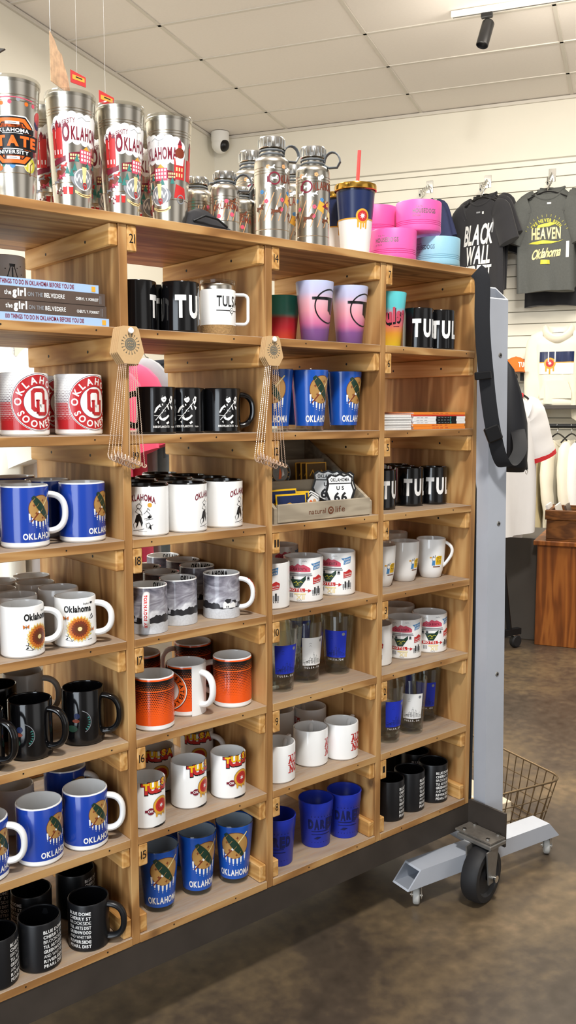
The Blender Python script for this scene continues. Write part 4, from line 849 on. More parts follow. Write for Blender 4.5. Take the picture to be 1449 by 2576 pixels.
mb = slab('t', -1.5, A0, B0 - .02, B0, HC - .03, HC - .006, 'ceilgrid'); v2 = slab('t', A0 - .02, A0, -4, B0 - .02, HC - .03, HC - .006, 'ceilgrid'); mb.add(v2.v, v2.f, 'ceilgrid'); mb.build('trim_1')['kind'] = 'structure'
# slatwall: separate boards with shadow gaps on a backing
mb = slab('s', A0 - .012, A0, -1.6, 2.62, .75, 3.335, 'groove'); z = 3.32
mb2 = MB()
while z > .8:
    h = .045 if z > 3.31 else .0955
    v = slab('s', A0 - .024, A0 - .0115, -1.6, 2.62, z - h + .008, z, 'slat'); mb2.add(v.v, v.f, 'slat'); z -= h
root = mb2.build('wall_back_slats'); root['kind'] = 'structure'; mb.build('backing', root)
# baseboard
slab('baseboard_back', A0 - .015, A0, -4, B0, 0, .10, 'wall').build('baseboard_back')['kind'] = 'structure'

# ================================================================= DISPLAY SHELF
FY, BY = 1.55, 1.95
ZS = [.242, .455, .661, .868, 1.070, 1.276, 1.481, 1.693]        # tops of the boards, floor up
DV = [.518, .872, 1.225, 1.576, 1.930]
shelf = thing('display_shelf', 'tall wooden cubby shelf unit on a dark steel base with wheels', 'shelf', (0, 0, 0))
mb = MB(); mb.box(.500, 1.946, FY - .004, BY + .004, ZS[7] - .018, ZS[7], 'ply_top', .0012); mb.build('top_board', shelf)
def board(c, r):
    x0, x1 = DV[c] + .009, DV[c + 1] - .009; z = ZS[r]; mb = MB()
    mb.box(x0, x1, FY, BY, z - .018, z, 'ply_x', .001)
    # two nail heads on the front edge
    rr = random.Random(c * 10 + r)
    for t in (rr.uniform(.1, .35), rr.uniform(.6, .9)): mb.lathe([(0, 0), (.0016, 0), (.0016, .0006), (0, .0006)], 'black_steel', 8, X=Matrix.Translation((x0 + (x1 - x0) * t, FY - .0001, z - .008)) @ Matrix.Rotation(pi / 2, 4, 'X'))
    return mb.build('shelf_board', shelf)
for c in range(4):
    for r in range(7): board(c, r)
for i, x in enumerate(DV):
    mb = MB(); mb.box(x - .009, x + .009, FY + .001, BY, ZS[0] - .018, ZS[7] - .018, 'ply_z', .001); mb.build('divider', shelf)
NUM = {(1, r): str(15 + r) for r in range(7)}; NUM.update({(2, r): str(8 + r) for r in range(7)}); NUM.update({(3, r): str(1 + r) for r in range(7)}); NUM.update({(0, r): str(22 + r) for r in range(7)})
for c in range(4):
    for r in range(7):
        zt = ZS[r + 1] - .0182
        for s in (0, 1):
            mb = MB(); rr = random.Random(c * 100 + r * 2 + s); w_ = .0215 if s == 0 else .0185; h = .050 if s == 0 else .044; h += rr.uniform(-.003, .003)
            x0 = DV[c] + .0092 if s == 0 else DV[c + 1] - .0092 - w_
            mb.box(x0, x0 + w_, FY + (.0005 if s == 0 else .003), BY - .012, zt - h, zt, 'cleat_y', .0025)
            if s == 0 and c > 0:
                a = Art(); a.text(NUM[(c, r)], 0, -.0085, .017, 'ink', 0, bold=-.0, w=.0125 if len(NUM[(c, r)]) > 1 else .008); a.flat(mb, (x0 + w_ / 2, FY + .0004, zt - h / 2), (1, 0, 0), (0, 0, 1), .0002)
            for t in (.25, .7):   # screws on the inward face
                xx = x0 + w_ if s == 0 else x0; mb.lathe([(0, 0), (.003, 0), (.003, .0005), (0, .0005)], 'black_steel', 10, X=Matrix.Translation((xx, FY + .40 * t, zt - h * .55)) @ Matrix.Rotation(pi / 2 if s == 0 else -pi / 2, 4, 'Y'))
            mb.build('cleat', shelf)
    for s in (0, 1):
        mb = MB(); w_ = .019; x0 = DV[c] + .0092 if s == 0 else DV[c + 1] - .0092 - w_; mb.box(x0, x0 + w_, FY + .004, BY - .012, ZS[0] + .0002, ZS[0] + .040, 'cleat_y', .002); mb.build('cleat', shelf)
# steel base: angle under the front and back, end plate running out to the wheel, angle up the free end
mb = MB(); zb = ZS[0] - .0185
mb.box(.46, 1.9395, FY + .002, FY + .010, zb - .068, zb, 'rawsteel'); mb.box(.46, 1.9395, BY - .010, BY - .002, zb - .068, zb, 'rawsteel'); mb.box(.46, 1.9395, FY + .010, FY + .06, zb - .006, zb, 'rawsteel')
mb.box(1.9395, 1.9465, 1.425, 2.06, zb - .083, zb + .012, 'rawsteel'); mb.box(.46, .467, FY + .01, BY - .01, zb - .068, zb, 'rawsteel')
mb.build('base_frame', shelf)
mb = MB(); mb.box(1.9395, 1.9475, FY - .002, FY + .045, zb + .0125, ZS[7] - .02, 'black_steel'); mb.box(1.9395, 1.9475, BY - .03, BY, zb + .0125, ZS[7] - .02, 'black_steel'); mb.build('corner_angle', shelf)
def big_caster(x, y, ax):
    c = MB(); c.box(x - .005, x + .0575, y - .018, y + .105, .166, .172, 'worn', .001); pl = c.build('mounting_plate', shelf)
    k = MB(); k.box(x - .012, x + .058, y - .022, y + .092, .154, .1655, 'grey_metal', .002)
    for bx, by in ((x + .006, y), (x + .05, y), (x + .006, y + .08), (x + .05, y + .08)): k.lathe([(0, .172), (.006, .172), (.006, .177), (0, .177)], 'chrome', 6, X=Matrix.Translation((bx, by, 0)))
    root = k.build('caster', shelf)
    wc = Vector((x - .003, y + .013, .0755)); d = Vector((cos(ax), sin(ax), 0)); Q = Matrix.Translation(wc) @ Vector((0, 0, 1)).rotation_difference(d).to_matrix().to_4x4()
    t = MB(); t.lathe([(.012, -.020), (.030, -.014), (.048, -.016), (.055, -.024), (.070, -.0235), (.0745, -.016), (.0755, 0), (.0745, .016), (.070, .0235), (.055, .024), (.048, .016), (.030, .014), (.012, .020)], 'rubber', 48, X=Q, closed=True); t.build('wheel', root)
    f = MB(); side = Vector((-d.y, d.x, 0))
    for sg in (-1, 1):
        o = wc + d * (.031 * sg) - d * .002
        f.prism([(-.017, -.016), (.017, -.016), (.034, .0785), (-.030, .0785)], 0, .004, 'grey_metal', O=o, U=side, V=(0, 0, 1), W=d)
    f.lathe([(0, -.038), (.006, -.038), (.006, .040), (.010, .040), (.010, .047), (0, .047)], 'chrome', 12, X=Q); f.build('fork', root)
big_caster(1.880, 1.440, radians(-80))
big_caster(1.880, 1.955, radians(-80))

# ================================================================= STOCK ON THE SHELF
ROWW = {6: 'top', 5: 'second', 4: 'third', 3: 'fourth', 2: 'fifth', 1: 'sixth', 0: 'bottom'}
GN = dict(redmug='red emblem mugs', bluemug='blue flag mugs', flowermug='white flower mugs', darkmug='glossy black handled mugs', listmug='black list mugs', tulmug='black TUL mugs', guitarmug='guitarist mugs', cowboymug='white cowboy mugs', photomug='storm photo mugs', orangemug='orange mugs', orangering='orange mugs', sunmug='white sun mugs', bluepint='blue flag pint glasses', ombrecup='lilac ombre cups', motelmug='motel sign mugs', pintglass='panel print glasses', pintblueprint='panel print glasses', alomug='red lettered white mugs', plasticcup='blue plastic cups', tapermug='white tapered mugs', listcup='black list cups', steeltumbler='steel tumblers on the top', orangetumbler='steel tumblers on the top', bottle='steel bottles on the top', shortbottle='steel bottles on the top', strawcup='lidded cups on the top', lidcup='lidded cups on the top')
BAY = {1: 'first bay', 2: 'second bay', 3: 'third bay', 4: 'last bay', 5: 'shelf top'}
ITEMS = [
 ('redmug', 1, 5, 0.698, 1.626, 284, 66, 'white mug with round red-ring emblem, cut by the photo left edge, second compartment down'),
 ('redmug', 1, 5, 0.809, 1.626, 286, 60, 'white mug with round red-ring emblem standing next to the first divider'),
 ('bluemug', 1, 4, 0.685, 1.609, 288, 340, 'blue flag mug with visible white handle, front left, third compartment down, first bay'),
 ('bluemug', 1, 4, 0.804, 1.611, 305, 66, 'blue flag mug beside the divider, handle hidden, third compartment down, first bay'),
 ('flowermug', 1, 3, 0.778, 1.601, 256, 326, 'white mug with full orange flower print and round handle toward the divider'),
 ('flowermug', 1, 3, 0.667, 1.595, 294, 341, 'white flower mug at shelf edge, flower turned to its right side'),
 ('darkmug', 1, 2, 0.8, 1.621, 232, 316, 'black mug with big handle toward the divider, small coloured emblem, fifth compartment'),
 ('darkmug', 1, 2, 0.685, 1.615, 225, 307, 'black mug in the middle of the fifth compartment, handle to its right'),
 ('darkmug', 1, 2, 0.585, 1.607, 220, 302, 'black mug cut by the photo left edge, only handle and flank showing'),
 ('bluemug', 1, 1, 0.789, 1.601, 284, 328, 'blue flag mug next to divider with white handle, sixth compartment, first bay'),
 ('bluemug', 1, 1, 0.691, 1.601, 295, 66, 'blue flag mug in middle of the sixth compartment, white inside showing'),
 ('bluemug', 1, 1, 0.581, 1.601, 300, 325, 'blue flag mug cut by the photo left edge, white handle showing, sixth compartment'),
 ('listmug', 1, 0, 0.789, 1.598, 217, 316, 'matt black mug with white district list and handle toward divider, bottom left compartment'),
 ('listmug', 1, 0, 0.682, 1.596, 289, 48, 'matt black mug with white district list at its right flank, bottom left compartment'),
 ('listmug', 1, 0, 0.594, 1.596, 320, 72, 'matt black mug cut by the photo left edge, bottom left compartment'),
 ('tulmug', 2, 6, 1.028, 1.595, 221, 60, 'glossy black TUL mug in front, touching the white cork-base travel mug'),
 ('corkmug', 2, 6, 1.128, 1.604, 275, 330, 'white travel mug with cork base, steel rim and clear lid'),
 ('guitarmug', 2, 5, 0.977, 1.613, 261, 139, 'black mug with guitarist print and handle to its left, behind the necklaces'),
 ('guitarmug', 2, 5, 1.141, 1.611, 255, 335, 'black guitarist-print mug with handle to its right'),
 ('cowboymug', 2, 4, 0.947, 1.603, 221, 42, 'white cowboy-print mug with full drawing and small orange sun, by left divider'),
 ('cowboymug', 2, 4, 1.041, 1.601, 301, 48, 'white cowboy-print mug in the middle front, print turned far right'),
 ('cowboymug', 2, 4, 1.145, 1.614, 295, 42, 'white cowboy-print mug right front, lettering at its right edge'),
 ('photomug', 2, 3, 0.943, 1.603, 160, 236, 'grey storm-photo mug with red-lettered handle facing front'),
 ('photomug', 2, 3, 1.033, 1.627, 168, 48, 'grey storm-photo mug in the middle with tree line and no handle in view'),
 ('photomug', 2, 3, 1.142, 1.619, 245, 315, 'grey storm-photo mug with white barn and handle to its right'),
 ('orangemug', 2, 2, 0.954, 1.605, 359, 60, 'orange mug with black dot pattern, front left beside the divider'),
 ('orangemug', 2, 2, 1.057, 1.638, 182, 289, 'orange mug with round lettered emblem and white handle pointing forward'),
 ('orangemug', 2, 2, 1.17, 1.619, 359, 139, 'orange mug with black dot pattern, right, handle to its left'),
 ('sunmug', 2, 1, 0.931, 1.602, 280, 60, 'white TUL-lettered sun mug half hidden by the left divider'),
 ('sunmug', 2, 1, 1.052, 1.624, 287, 60, 'white TULSA sun mug in the middle front, sixth compartment, second bay'),
 ('sunmug', 2, 1, 1.15, 1.61, 274, 54, 'white TULSA sun mug at right front, sixth compartment, second bay'),
 ('bluepint', 2, 0, 0.971, 1.623, 257, None, 'blue flag pint glass, front left, bottom compartment of second bay'),
 ('bluepint', 2, 0, 1.074, 1.627, 265, None, 'blue flag pint glass in the middle, bottom compartment of second bay'),
 ('bluepint', 2, 0, 1.169, 1.615, 237, None, 'blue flag pint glass at right with whole emblem, bottom of second bay'),
 ('ombrecup', 3, 6, 1.4, 1.601, 287, None, 'lilac to purple ombre cup, left one of two, black outline emblem'),
 ('ombrecup', 3, 6, 1.517, 1.607, 287, None, 'lilac to purple ombre cup, right one, beside the third divider'),
 ('bluepint', 3, 5, 1.397, 1.615, 274, None, 'blue flag pint glass, middle, second compartment of third bay'),
 ('motelmug', 3, 3, 1.399, 1.639, 218, 48, 'white motel-sign mug, middle, fourth compartment of third bay'),
 ('motelmug', 3, 3, 1.513, 1.645, 209, 60, 'white motel-sign mug, right, fourth compartment of third bay'),
 ('pintglass', 3, 2, 1.414, 1.644, 257, None, 'clear pint glass with white skyline panel, middle, fifth compartment of third bay'),
 ('pintblueprint', 3, 2, 1.522, 1.648, 219, None, 'clear pint glass with blue panel, right, fifth compartment of third bay'),
 ('pintblueprint', 3, 2, 1.319, 1.628, 253, None, 'clear pint glass with blue panel, left, fifth compartment of third bay'),
 ('alomug', 3, 1, 1.417, 1.631, 307, 48, 'white mug with red lettering at its right edge, middle of three'),
 ('alomug', 3, 1, 1.505, 1.614, 287, 17, 'white mug with red western lettering, right, finger-ring handle behind'),
 ('alomug', 3, 1, 1.29, 1.606, 293, 21, 'white mug with red western lettering, left, cut by divider'),
 ('plasticcup', 3, 0, 1.431, 1.626, 254, None, 'blue plastic cup with dark lettering, middle, bottom of third bay'),
 ('plasticcup', 3, 0, 1.52, 1.617, 245, None, 'blue plastic cup with dark lettering, right, bottom of third bay'),
 ('plasticcup', 3, 0, 1.298, 1.614, 226, None, 'blue plastic cup cut by the divider, bottom of third bay'),
 ('teal', 4, 6, 1.67, 1.625, 239, None, 'teal to yellow ombre cup with pink lettering, top of last bay'),
 ('tulmug', 4, 6, 1.754, 1.601, 200, 42, 'black TUL mug beside the teal ombre cup'),
 ('tulmug', 4, 6, 1.834, 1.597, 186, 42, 'black TUL mug on the right, top of last bay'),
 ('tulmug', 4, 4, 1.668, 1.644, 227, 42, 'black TUL mug cut by the third divider, third compartment of last bay'),
 ('tulmug', 4, 4, 1.791, 1.659, 202, 24, 'black TUL mug in the middle, third compartment of last bay'),
 ('tulmug', 4, 4, 1.878, 1.651, 193, 60, 'black TUL mug on the right, third compartment of last bay'),
 ('tapermug', 4, 3, 1.666, 1.64, 270, 42, 'white tapered mug with yellow print, cut by the third divider'),
 ('tapermug', 4, 3, 1.769, 1.652, 273, 42, 'white tapered mug with yellow print, middle, handle hidden'),
 ('tapermug', 4, 3, 1.866, 1.643, 246, 310, 'white tapered mug with yellow print and handle to its right'),
 ('motelmug', 4, 2, 1.768, 1.649, 218, 42, 'white motel-sign mug, middle, fifth compartment of last bay'),
 ('motelmug', 4, 2, 1.87, 1.647, 233, 60, 'white motel-sign mug, right, fifth compartment of last bay'),
 ('motelmug', 4, 2, 1.653, 1.649, 185, 42, 'white motel-sign mug mostly hidden by divider, fifth compartment of last bay'),
 ('pintglass', 4, 1, 1.769, 1.618, 227, None, 'clear pint glass with white skyline panel, sixth compartment of last bay'),
 ('pintblueprint', 4, 1, 1.876, 1.662, 222, None, 'clear glass with blue panel at right, sixth compartment of last bay'),
 ('pintblueprint', 4, 1, 1.672, 1.613, 259, None, 'clear glass with blue panel beside the third divider, last bay'),
 ('listcup', 4, 0, 1.764, 1.616, 297, None, 'matt black cup with vertical white list, middle, bottom right compartment'),
 ('listcup', 4, 0, 1.857, 1.613, 266, None, 'matt black cup with white list, right, bottom right compartment'),
 ('listcup', 4, 0, 1.679, 1.612, 299, None, 'matt black cup with white list, left, bottom right compartment'),
 ('orangetumbler', 5, 7, 0.687, 1.604, 242, None, 'tall steel tumbler with orange emblem at the photo left edge'),
 ('steeltumbler', 5, 7, 0.797, 1.604, 244, None, 'tall steel tumbler with white cloud print, first after the orange-emblem one'),
 ('steeltumbler', 5, 7, 0.902, 1.604, 249, None, 'tall steel tumbler with white cloud print, middle of the front three'),
 ('steeltumbler', 5, 7, 1.009, 1.6, 171, None, 'tall steel tumbler with cloud print, nearest the steel bottles'),
 ('bottle', 5, 7, 1.271, 1.598, 249, None, 'tall steel bottle standing foremost on the top, red ring print'),
 ('bottle', 5, 7, 1.388, 1.595, 217, None, 'tall steel bottle with curved lettering beside the gold-lidded cup'),
 ('shortbottle', 5, 7, 1.135, 1.586, 234, None, 'short steel bottle with looped strap, lettering across it'),
 ('strawcup', 5, 7, 1.541, 1.615, 251, None, 'navy and white cup with gold lid and red straw'),
 ('redmug', 1, 5, 0.813, 1.735, 270, 66, 'red-emblem mug in shade, half hidden behind the two front ones'),
 ('bluemug', 1, 4, 0.782, 1.72, 36, 66, 'shaded blue mug behind the gap between two front blue mugs, third compartment down'),
 ('bluemug', 1, 4, 0.693, 1.703, 38, 66, 'shaded blue mug in the second row behind the left front blue mug'),
 ('bluemug', 1, 4, 0.765, 1.85, 58, 66, 'rearmost blue mug showing only its rim, third compartment down'),
 ('flowermug', 1, 3, 0.79, 1.7, 275, 60, 'white mug directly behind the full-flower mug, top of lettering showing'),
 ('flowermug', 1, 3, 0.777, 1.783, 306, 36, 'grey-shaded white mug, second of the mug file behind the flower mugs'),
 ('flowermug', 1, 3, 0.803, 1.862, 327, 66, 'rearmost shaded white mug showing a wide rim behind the flower mugs'),
 ('flowermug', 1, 3, 0.692, 1.68, 318, 60, 'white mug just behind the left flower mug, rim above it'),
 ('flowermug', 1, 3, 0.685, 1.764, 319, 102, 'white mug at photo left edge, second file behind flower mugs'),
 ('flowermug', 1, 3, 0.721, 1.848, 319, 66, 'farthest left white mug rim behind the flower mugs'),
 ('darkmug', 1, 2, 0.669, 1.745, 239, 294, 'black mug behind, only its arched handle showing, fifth compartment down'),
 ('arrowmug', 1, 2, 0.75, 1.8, 247, 327, 'grey-white mug with green curved print behind the black mugs'),
 ('bluemug', 1, 1, 0.81, 1.735, 285, 316, 'shaded blue mug behind the two front mugs, sixth compartment, first bay'),
 ('flowermug', 1, 1, 0.702, 1.75, 308, 66, 'white flower mug standing in shade behind blue mugs, sixth compartment'),
 ('listmug', 1, 0, 0.711, 1.7, 187, 66, 'black mug in shade behind the middle list mug, bottom left compartment'),
 ('listmug', 1, 0, 0.82, 1.72, 305, 66, 'rear black mug nearly lost in shade, bottom left compartment'),
 ('listmug', 1, 0, 0.685, 1.782, 229, 66, 'rear black mug with lettering at photo left edge, bottom left compartment'),
 ('tulmug', 2, 6, 1.018, 1.675, 217, 60, 'glossy black TUL mug showing only its T, second in the file'),
 ('tulmug', 2, 6, 0.949, 1.634, 280, 66, 'glossy black mug at the rear of the file beside the first divider'),
 ('guitarmug', 2, 5, 1.06, 1.631, 242, 54, 'black guitarist-print mug in the middle of the three'),
 ('guitarmug', 2, 5, 1.171, 1.72, 356, 60, 'plain black mug flank showing between middle and right guitarist mugs'),
 ('cowboymug', 2, 4, 1.17, 1.704, 296, 54, 'white mug with black inside behind the right front cowboy mug'),
 ('cowboymug', 2, 4, 1.077, 1.71, 298, 48, 'white mug with black inside behind the middle front cowboy mug'),
 ('cowboymug', 2, 4, 0.982, 1.7, 300, 48, 'white mug with black inside behind the left front cowboy mug'),
 ('cowboymug', 2, 4, 1.081, 1.8, 299, 72, 'white mug with black inside, third row, left of centre'),
 ('cowboymug', 2, 4, 1.171, 1.796, 297, 60, 'white mug with black inside, third row, right of centre'),
 ('cowboymug', 2, 4, 1.155, 1.895, 299, 60, 'white mug with black inside at the very back below pink cloth'),
 ('cowboymug', 2, 4, 0.99, 1.79, 301, 60, 'white mug with black inside, third row, hard against left divider'),
 ('photomug', 2, 3, 1.154, 1.735, 196, 42, 'shaded storm mug behind the barn mug with lettering inside its rim'),
 ('photomug', 2, 3, 1.043, 1.712, 139, 48, 'shaded storm mug behind the middle storm mug'),
 ('photomug', 2, 3, 1.173, 1.824, 137, 60, 'shaded storm mug, third row, right'),
 ('photomug', 2, 3, 1.17, 1.909, 179, 60, 'shaded storm mug at the very back, lettered rim'),
 ('photomug', 2, 3, 1.047, 1.796, 140, 60, 'shaded storm mug in third row against left divider'),
 ('orangemug', 2, 2, 1.17, 1.78, 347, 147, 'shaded orange and black mug at the back, white handle to its left'),
 ('orangemug', 2, 2, 1.021, 1.77, 300, 60, 'shaded white-edged mug at back left behind the front orange mug'),
 ('sunmug', 2, 1, 1.174, 1.773, 236, 304, 'shaded TULSA sun mug at the back with handle to its right'),
 ('sunmug', 2, 1, 1.041, 1.74, 244, 60, 'shaded TULSA sun mug behind the two left ones'),
 ('bluepint', 2, 0, 1.111, 1.74, 297, None, 'blue pint glass in shade behind the middle one, bottom of second bay'),
 ('melt', 3, 6, 1.37, 1.687, 231, None, 'green and red silicone cup half hidden by the divider'),
 ('bluepint', 3, 5, 1.519, 1.629, 282, None, 'blue flag pint glass, right, second compartment of third bay'),
 ('bluepint', 3, 5, 1.309, 1.638, 226, None, 'blue flag pint glass behind the necklace chains, third bay'),
 ('bluepint', 3, 5, 1.463, 1.75, 350, None, 'blue pint glass in shade between left and middle ones, third bay'),
 ('motelmug', 3, 3, 1.285, 1.629, 192, 54, 'white motel-sign mug cut by the divider, fourth compartment of third bay'),
 ('motelmug', 3, 3, 1.472, 1.82, 251, 54, 'shaded motel-sign mug at the back, fourth compartment of third bay'),
 ('pintglass', 3, 2, 1.439, 1.75, 291, None, 'clear pint glass behind the left blue-panel glass'),
 ('pintblueprint', 3, 2, 1.517, 1.79, 230, None, 'blue-panel glass at the back between middle and right glasses'),
 ('alomug', 3, 1, 1.52, 1.752, 169, 79, 'shaded white mug behind the right-hand red-lettered mug'),
 ('alomug', 3, 1, 1.438, 1.786, 171, 54, 'shaded white mug at back left behind the red-lettered mugs'),
 ('tulmug', 4, 4, 1.879, 1.796, 314, 66, 'black mug behind the left TUL mugs, rim showing'),
 ('tulmug', 4, 4, 1.835, 1.728, 313, 18, 'black mug behind the right TUL mugs, rim showing'),
 ('tapermug', 4, 3, 1.878, 1.796, 324, 60, 'shaded tapered mug at the back, rim above the others'),
 ('motelmug', 4, 2, 1.871, 1.77, 313, 60, 'shaded motel-sign mug at the back, fifth compartment of last bay'),
 ('pintblueprint', 4, 1, 1.876, 1.756, 283, None, 'blue-panel glass at the back, sixth compartment of last bay'),
 ('listcup', 4, 0, 1.877, 1.699, 242, None, 'black cup behind the front three, lettering under its rim'),
 ('listcup', 4, 0, 1.868, 1.784, 344, None, 'rear black cup in shade by the third divider, bottom right'),
 ('steeltumbler', 5, 7, 0.791, 1.7, 270, None, 'steel tumbler in second row behind orange-emblem tumbler'),
 ('steeltumbler', 5, 7, 0.9, 1.73, 268, None, 'steel tumbler in second row between first and middle cloud tumblers'),
 ('steeltumbler', 5, 7, 1.013, 1.72, 240, None, 'steel tumbler in second row between middle and last cloud tumblers'),
 ('bottle', 5, 7, 1.301, 1.71, 243, None, 'steel bottle behind and left of the foremost one'),
 ('bottle', 5, 7, 1.451, 1.74, 190, None, 'steel bottle hidden between the two tall front bottles'),
 ('shortbottle', 5, 7, 1.116, 1.66, 276, None, 'short steel bottle behind the black cloth pouch'),
 ('shortbottle', 5, 7, 1.243, 1.668, 203, None, 'short steel bottle mostly hidden behind tall ones'),
 ('lidcup', 5, 7, 1.572, 1.716, 253, None, 'navy and white cup behind the red-straw one'),
]
for k, c, b, x, y, rot, hr, lab in ITEMS:
    if lab.startswith('orange mug with round'): k = 'orangering'
    g = GN.get(k)
    if g and c != 5: g = f'{g} in the {ROWW[b]} compartment, {BAY[c]}'
    put(k, x, y, ZS[b] + .0003, rot, hr, lab, g)
# pet bowls stacked at the end of the top
put('pinkbowl', 1.690, 1.631, ZS[7] + .0003, 205, None, 'pink pet bowl with grey lettering standing on the shelf top', 'pet bowls on the shelf top')
put('bluebowl', 1.835, 1.614, ZS[7] + .0003, 186, None, 'light blue pet bowl at the end of the shelf top', 'pet bowls on the shelf top')
put('pinkbowl', 1.775, 1.625, ZS[7] + .0800, 237, None, 'pink pet bowl resting crosswise on the pink and blue bowls below', 'pet bowls on the shelf top')
put('pinkbowl', 1.735, 1.752, ZS[7] + .0003, 120, None, 'pink pet bowl behind the front pink one, under the upper bowl', 'pet bowls on the shelf top')
put('pinkbowl', 1.730, 1.737, ZS[7] + .0803, 150, None, 'upper pink pet bowl farther back, next to the gold-lidded cup', 'pet bowls on the shelf top')

# black cloth pouch on the top
t = thing('cloth_pouch', 'crumpled black cloth pouch on the shelf top before the short bottles', 'pouch', (1.082, 1.585, ZS[7]))
mb = MB(); n = 14; vs = []; fs = []
for i in range(n + 1):
    for j in range(n + 1):
        u, v = i / n, j / n; h = .058 * (sin(pi * min(1, u * 1.02)) ** .7) * (sin(pi * v) ** .5) * (1.15 - .9 * u) + .006 * sin(9 * u + 5 * v) * sin(pi * u) * sin(pi * v)
        vs.append((-.055 + .110 * u, -.032 + .064 * v + .006 * sin(4 * u), max(.0006, h)))
for i in range(n):
    for j in range(n): a = i * (n + 1) + j; fs.append((a, a + 1, a + n + 2, a + n + 1))
o = len(vs); edge = [j for j in range(n + 1)] + [i * (n + 1) + n for i in range(1, n + 1)] + [n * (n + 1) + j for j in range(n - 1, -1, -1)] + [i * (n + 1) for i in range(n - 1, 0, -1)]
fs.append(tuple(reversed(edge))); mb.add(vs, fs, 'cloth_dk', True); mb.build('body', t); m2 = MB(); m2.tube([(-.045, -.028, .010), (-.02, -.034, .022), (.01, -.036, .018), (.035, -.033, .006)], .0022, 'black_steel', 8); m2.build('zip', t)

# books, first bay top compartment
def book(name, label, cat, group, x0, x1, y0, y1, z, th, cover, spine, rz=0):
    t = thing(name, label, cat, (x0, y0, z), radians(rz), group); L, Dp = x1 - x0, y1 - y0
    mb = MB(); mb.box(0, L, 0, .0015, 0, th, cover); mb.box(0, L, .0015, Dp, 0, .0012, cover); mb.box(0, L, .0015, Dp, th - .0012, th, cover)
    if spine: a = Art(); spine(a, L, th); a.flat(mb, (0, -.0001, 0), (1, 0, 0), (0, 0, 1), .0001)
    mb.build('cover', t); p = MB(); p.box(.002, L - .002, .0016, Dp - .003, .0013, th - .0013, 'paper'); p.build('pages', t)
def sp_blue(full):
    def f(a, L, th): a.text('100 THINGS TO DO IN OKLAHOMA BEFORE YOU DIE', .064 if full else .066, th * .28, th * .52, 'dkred', 1, 'l', bold=.02, w=.151); a.rect(L * .945, th * .15, L * .975, th * .8, 'gold', 1)
    return f
def sp_dark(a, L, th):
    a.text('the', .069, th * .34, th * .36, 'wht', 1, bold=.02, w=.013); a.text('girl', .090, th * .32, th * .60, 'wht', 1, bold=.05, w=.025); a.text('ON THE', .120, th * .33, th * .32, 'greyp', 1, w=.029); a.text('BELVEDERE', .157, th * .33, th * .34, 'wht', 1, bold=.015, w=.040); a.text('CHERYL Y. FORREST', .222, th * .35, th * .22, 'wht', 1, w=.046); a.rect(L * .955, th * .15, L * .957, th * .8, 'greyp', 1); a.rect(L * .965, th * .15, L * .968, th * .8, 'greyp', 1)
zz = ZS[6] + .0003
book('book', 'light blue travel book at the bottom of the book stack', 'book', 'books in the top compartment', .575, .842, 1.556, 1.730, zz, .0145, 'book_blue', sp_blue(1))
book('book', 'dark novel with white title, second from the bottom of the book stack', 'book', 'books in the top compartment', .578, .838, 1.558, 1.725, zz + .0148, .0225, 'book_dark', sp_dark)
book('book', 'dark novel with white title, directly under the upper light blue book', 'book', 'books in the top compartment', .576, .835, 1.557, 1.722, zz + .0376, .0225, 'book_dark', sp_dark)
book('book', 'light blue travel book upper in the stack, spine to the front', 'book', 'books in the top compartment', .556, .823, 1.559, 1.730, zz + .0604, .0150, 'book_blue', sp_blue(0))
book('book', 'maroon book lying askew on top of the book stack', 'book', 'books in the top compartment', .690, .800, 1.625, 1.740, zz + .0757, .010, 'book_red', None, 8)
# cups behind the books
def b_towermug(r):
    a = Art(); a.poly([(-.006, .096), (.006, .096), (.005, .090), (-.005, .090)], 'ink', 1); a.line([(-.004, .090), (-.016, .052)], .0016, 'ink', 1); a.line([(.004, .090), (.016, .052)], .0016, 'ink', 1); a.line([(0, .088), (0, .055)], .0028, 'ink', 1); a.line([(-.011, .070), (.011, .070)], .0012, 'ink', 1)
    for x, y in ((.010, .088), (.018, .092), (-.014, .086), (.020, .076), (-.020, .066), (.012, .060), (-.006, .060), (.024, .060)): a.disc(x, y, .0013, 'ink', 1, 6)
    a.poly([(.006, .062), (.014, .066), (.012, .058)], 'ink', 1); mb, _ = mug_body(.040, .150, 'white', 'white', art=Art().put(a, 0, .036, 1.0)); mb.build('body', r); handle_mesh(.040, .150, .034, .124, .028, mat='white').build('handle', r)
BUILD['towermug'] = ('coffee_mug', 'mug', b_towermug)
put('towermug', .742, 1.800, ZS[6] + .0003, 268, 100, 'white mug with black derrick drawing standing behind the book stack', None)
def b_frost(r):
    a = Art(); a.poly([(p[0] * .9, p[1] * .9 + .082) for p in HORSE], 'rust', 1); mb = MB(); cup_body(r, .033, .028, .150, 'grey_glaze', a)
BUILD['frostcup'] = ('shot_glass', 'glass', b_frost)
put('frostcup', .668, 1.775, ZS[6] + .0003, 250, None, 'greyish cup with rust print behind the books, cut by the photo edge', None)

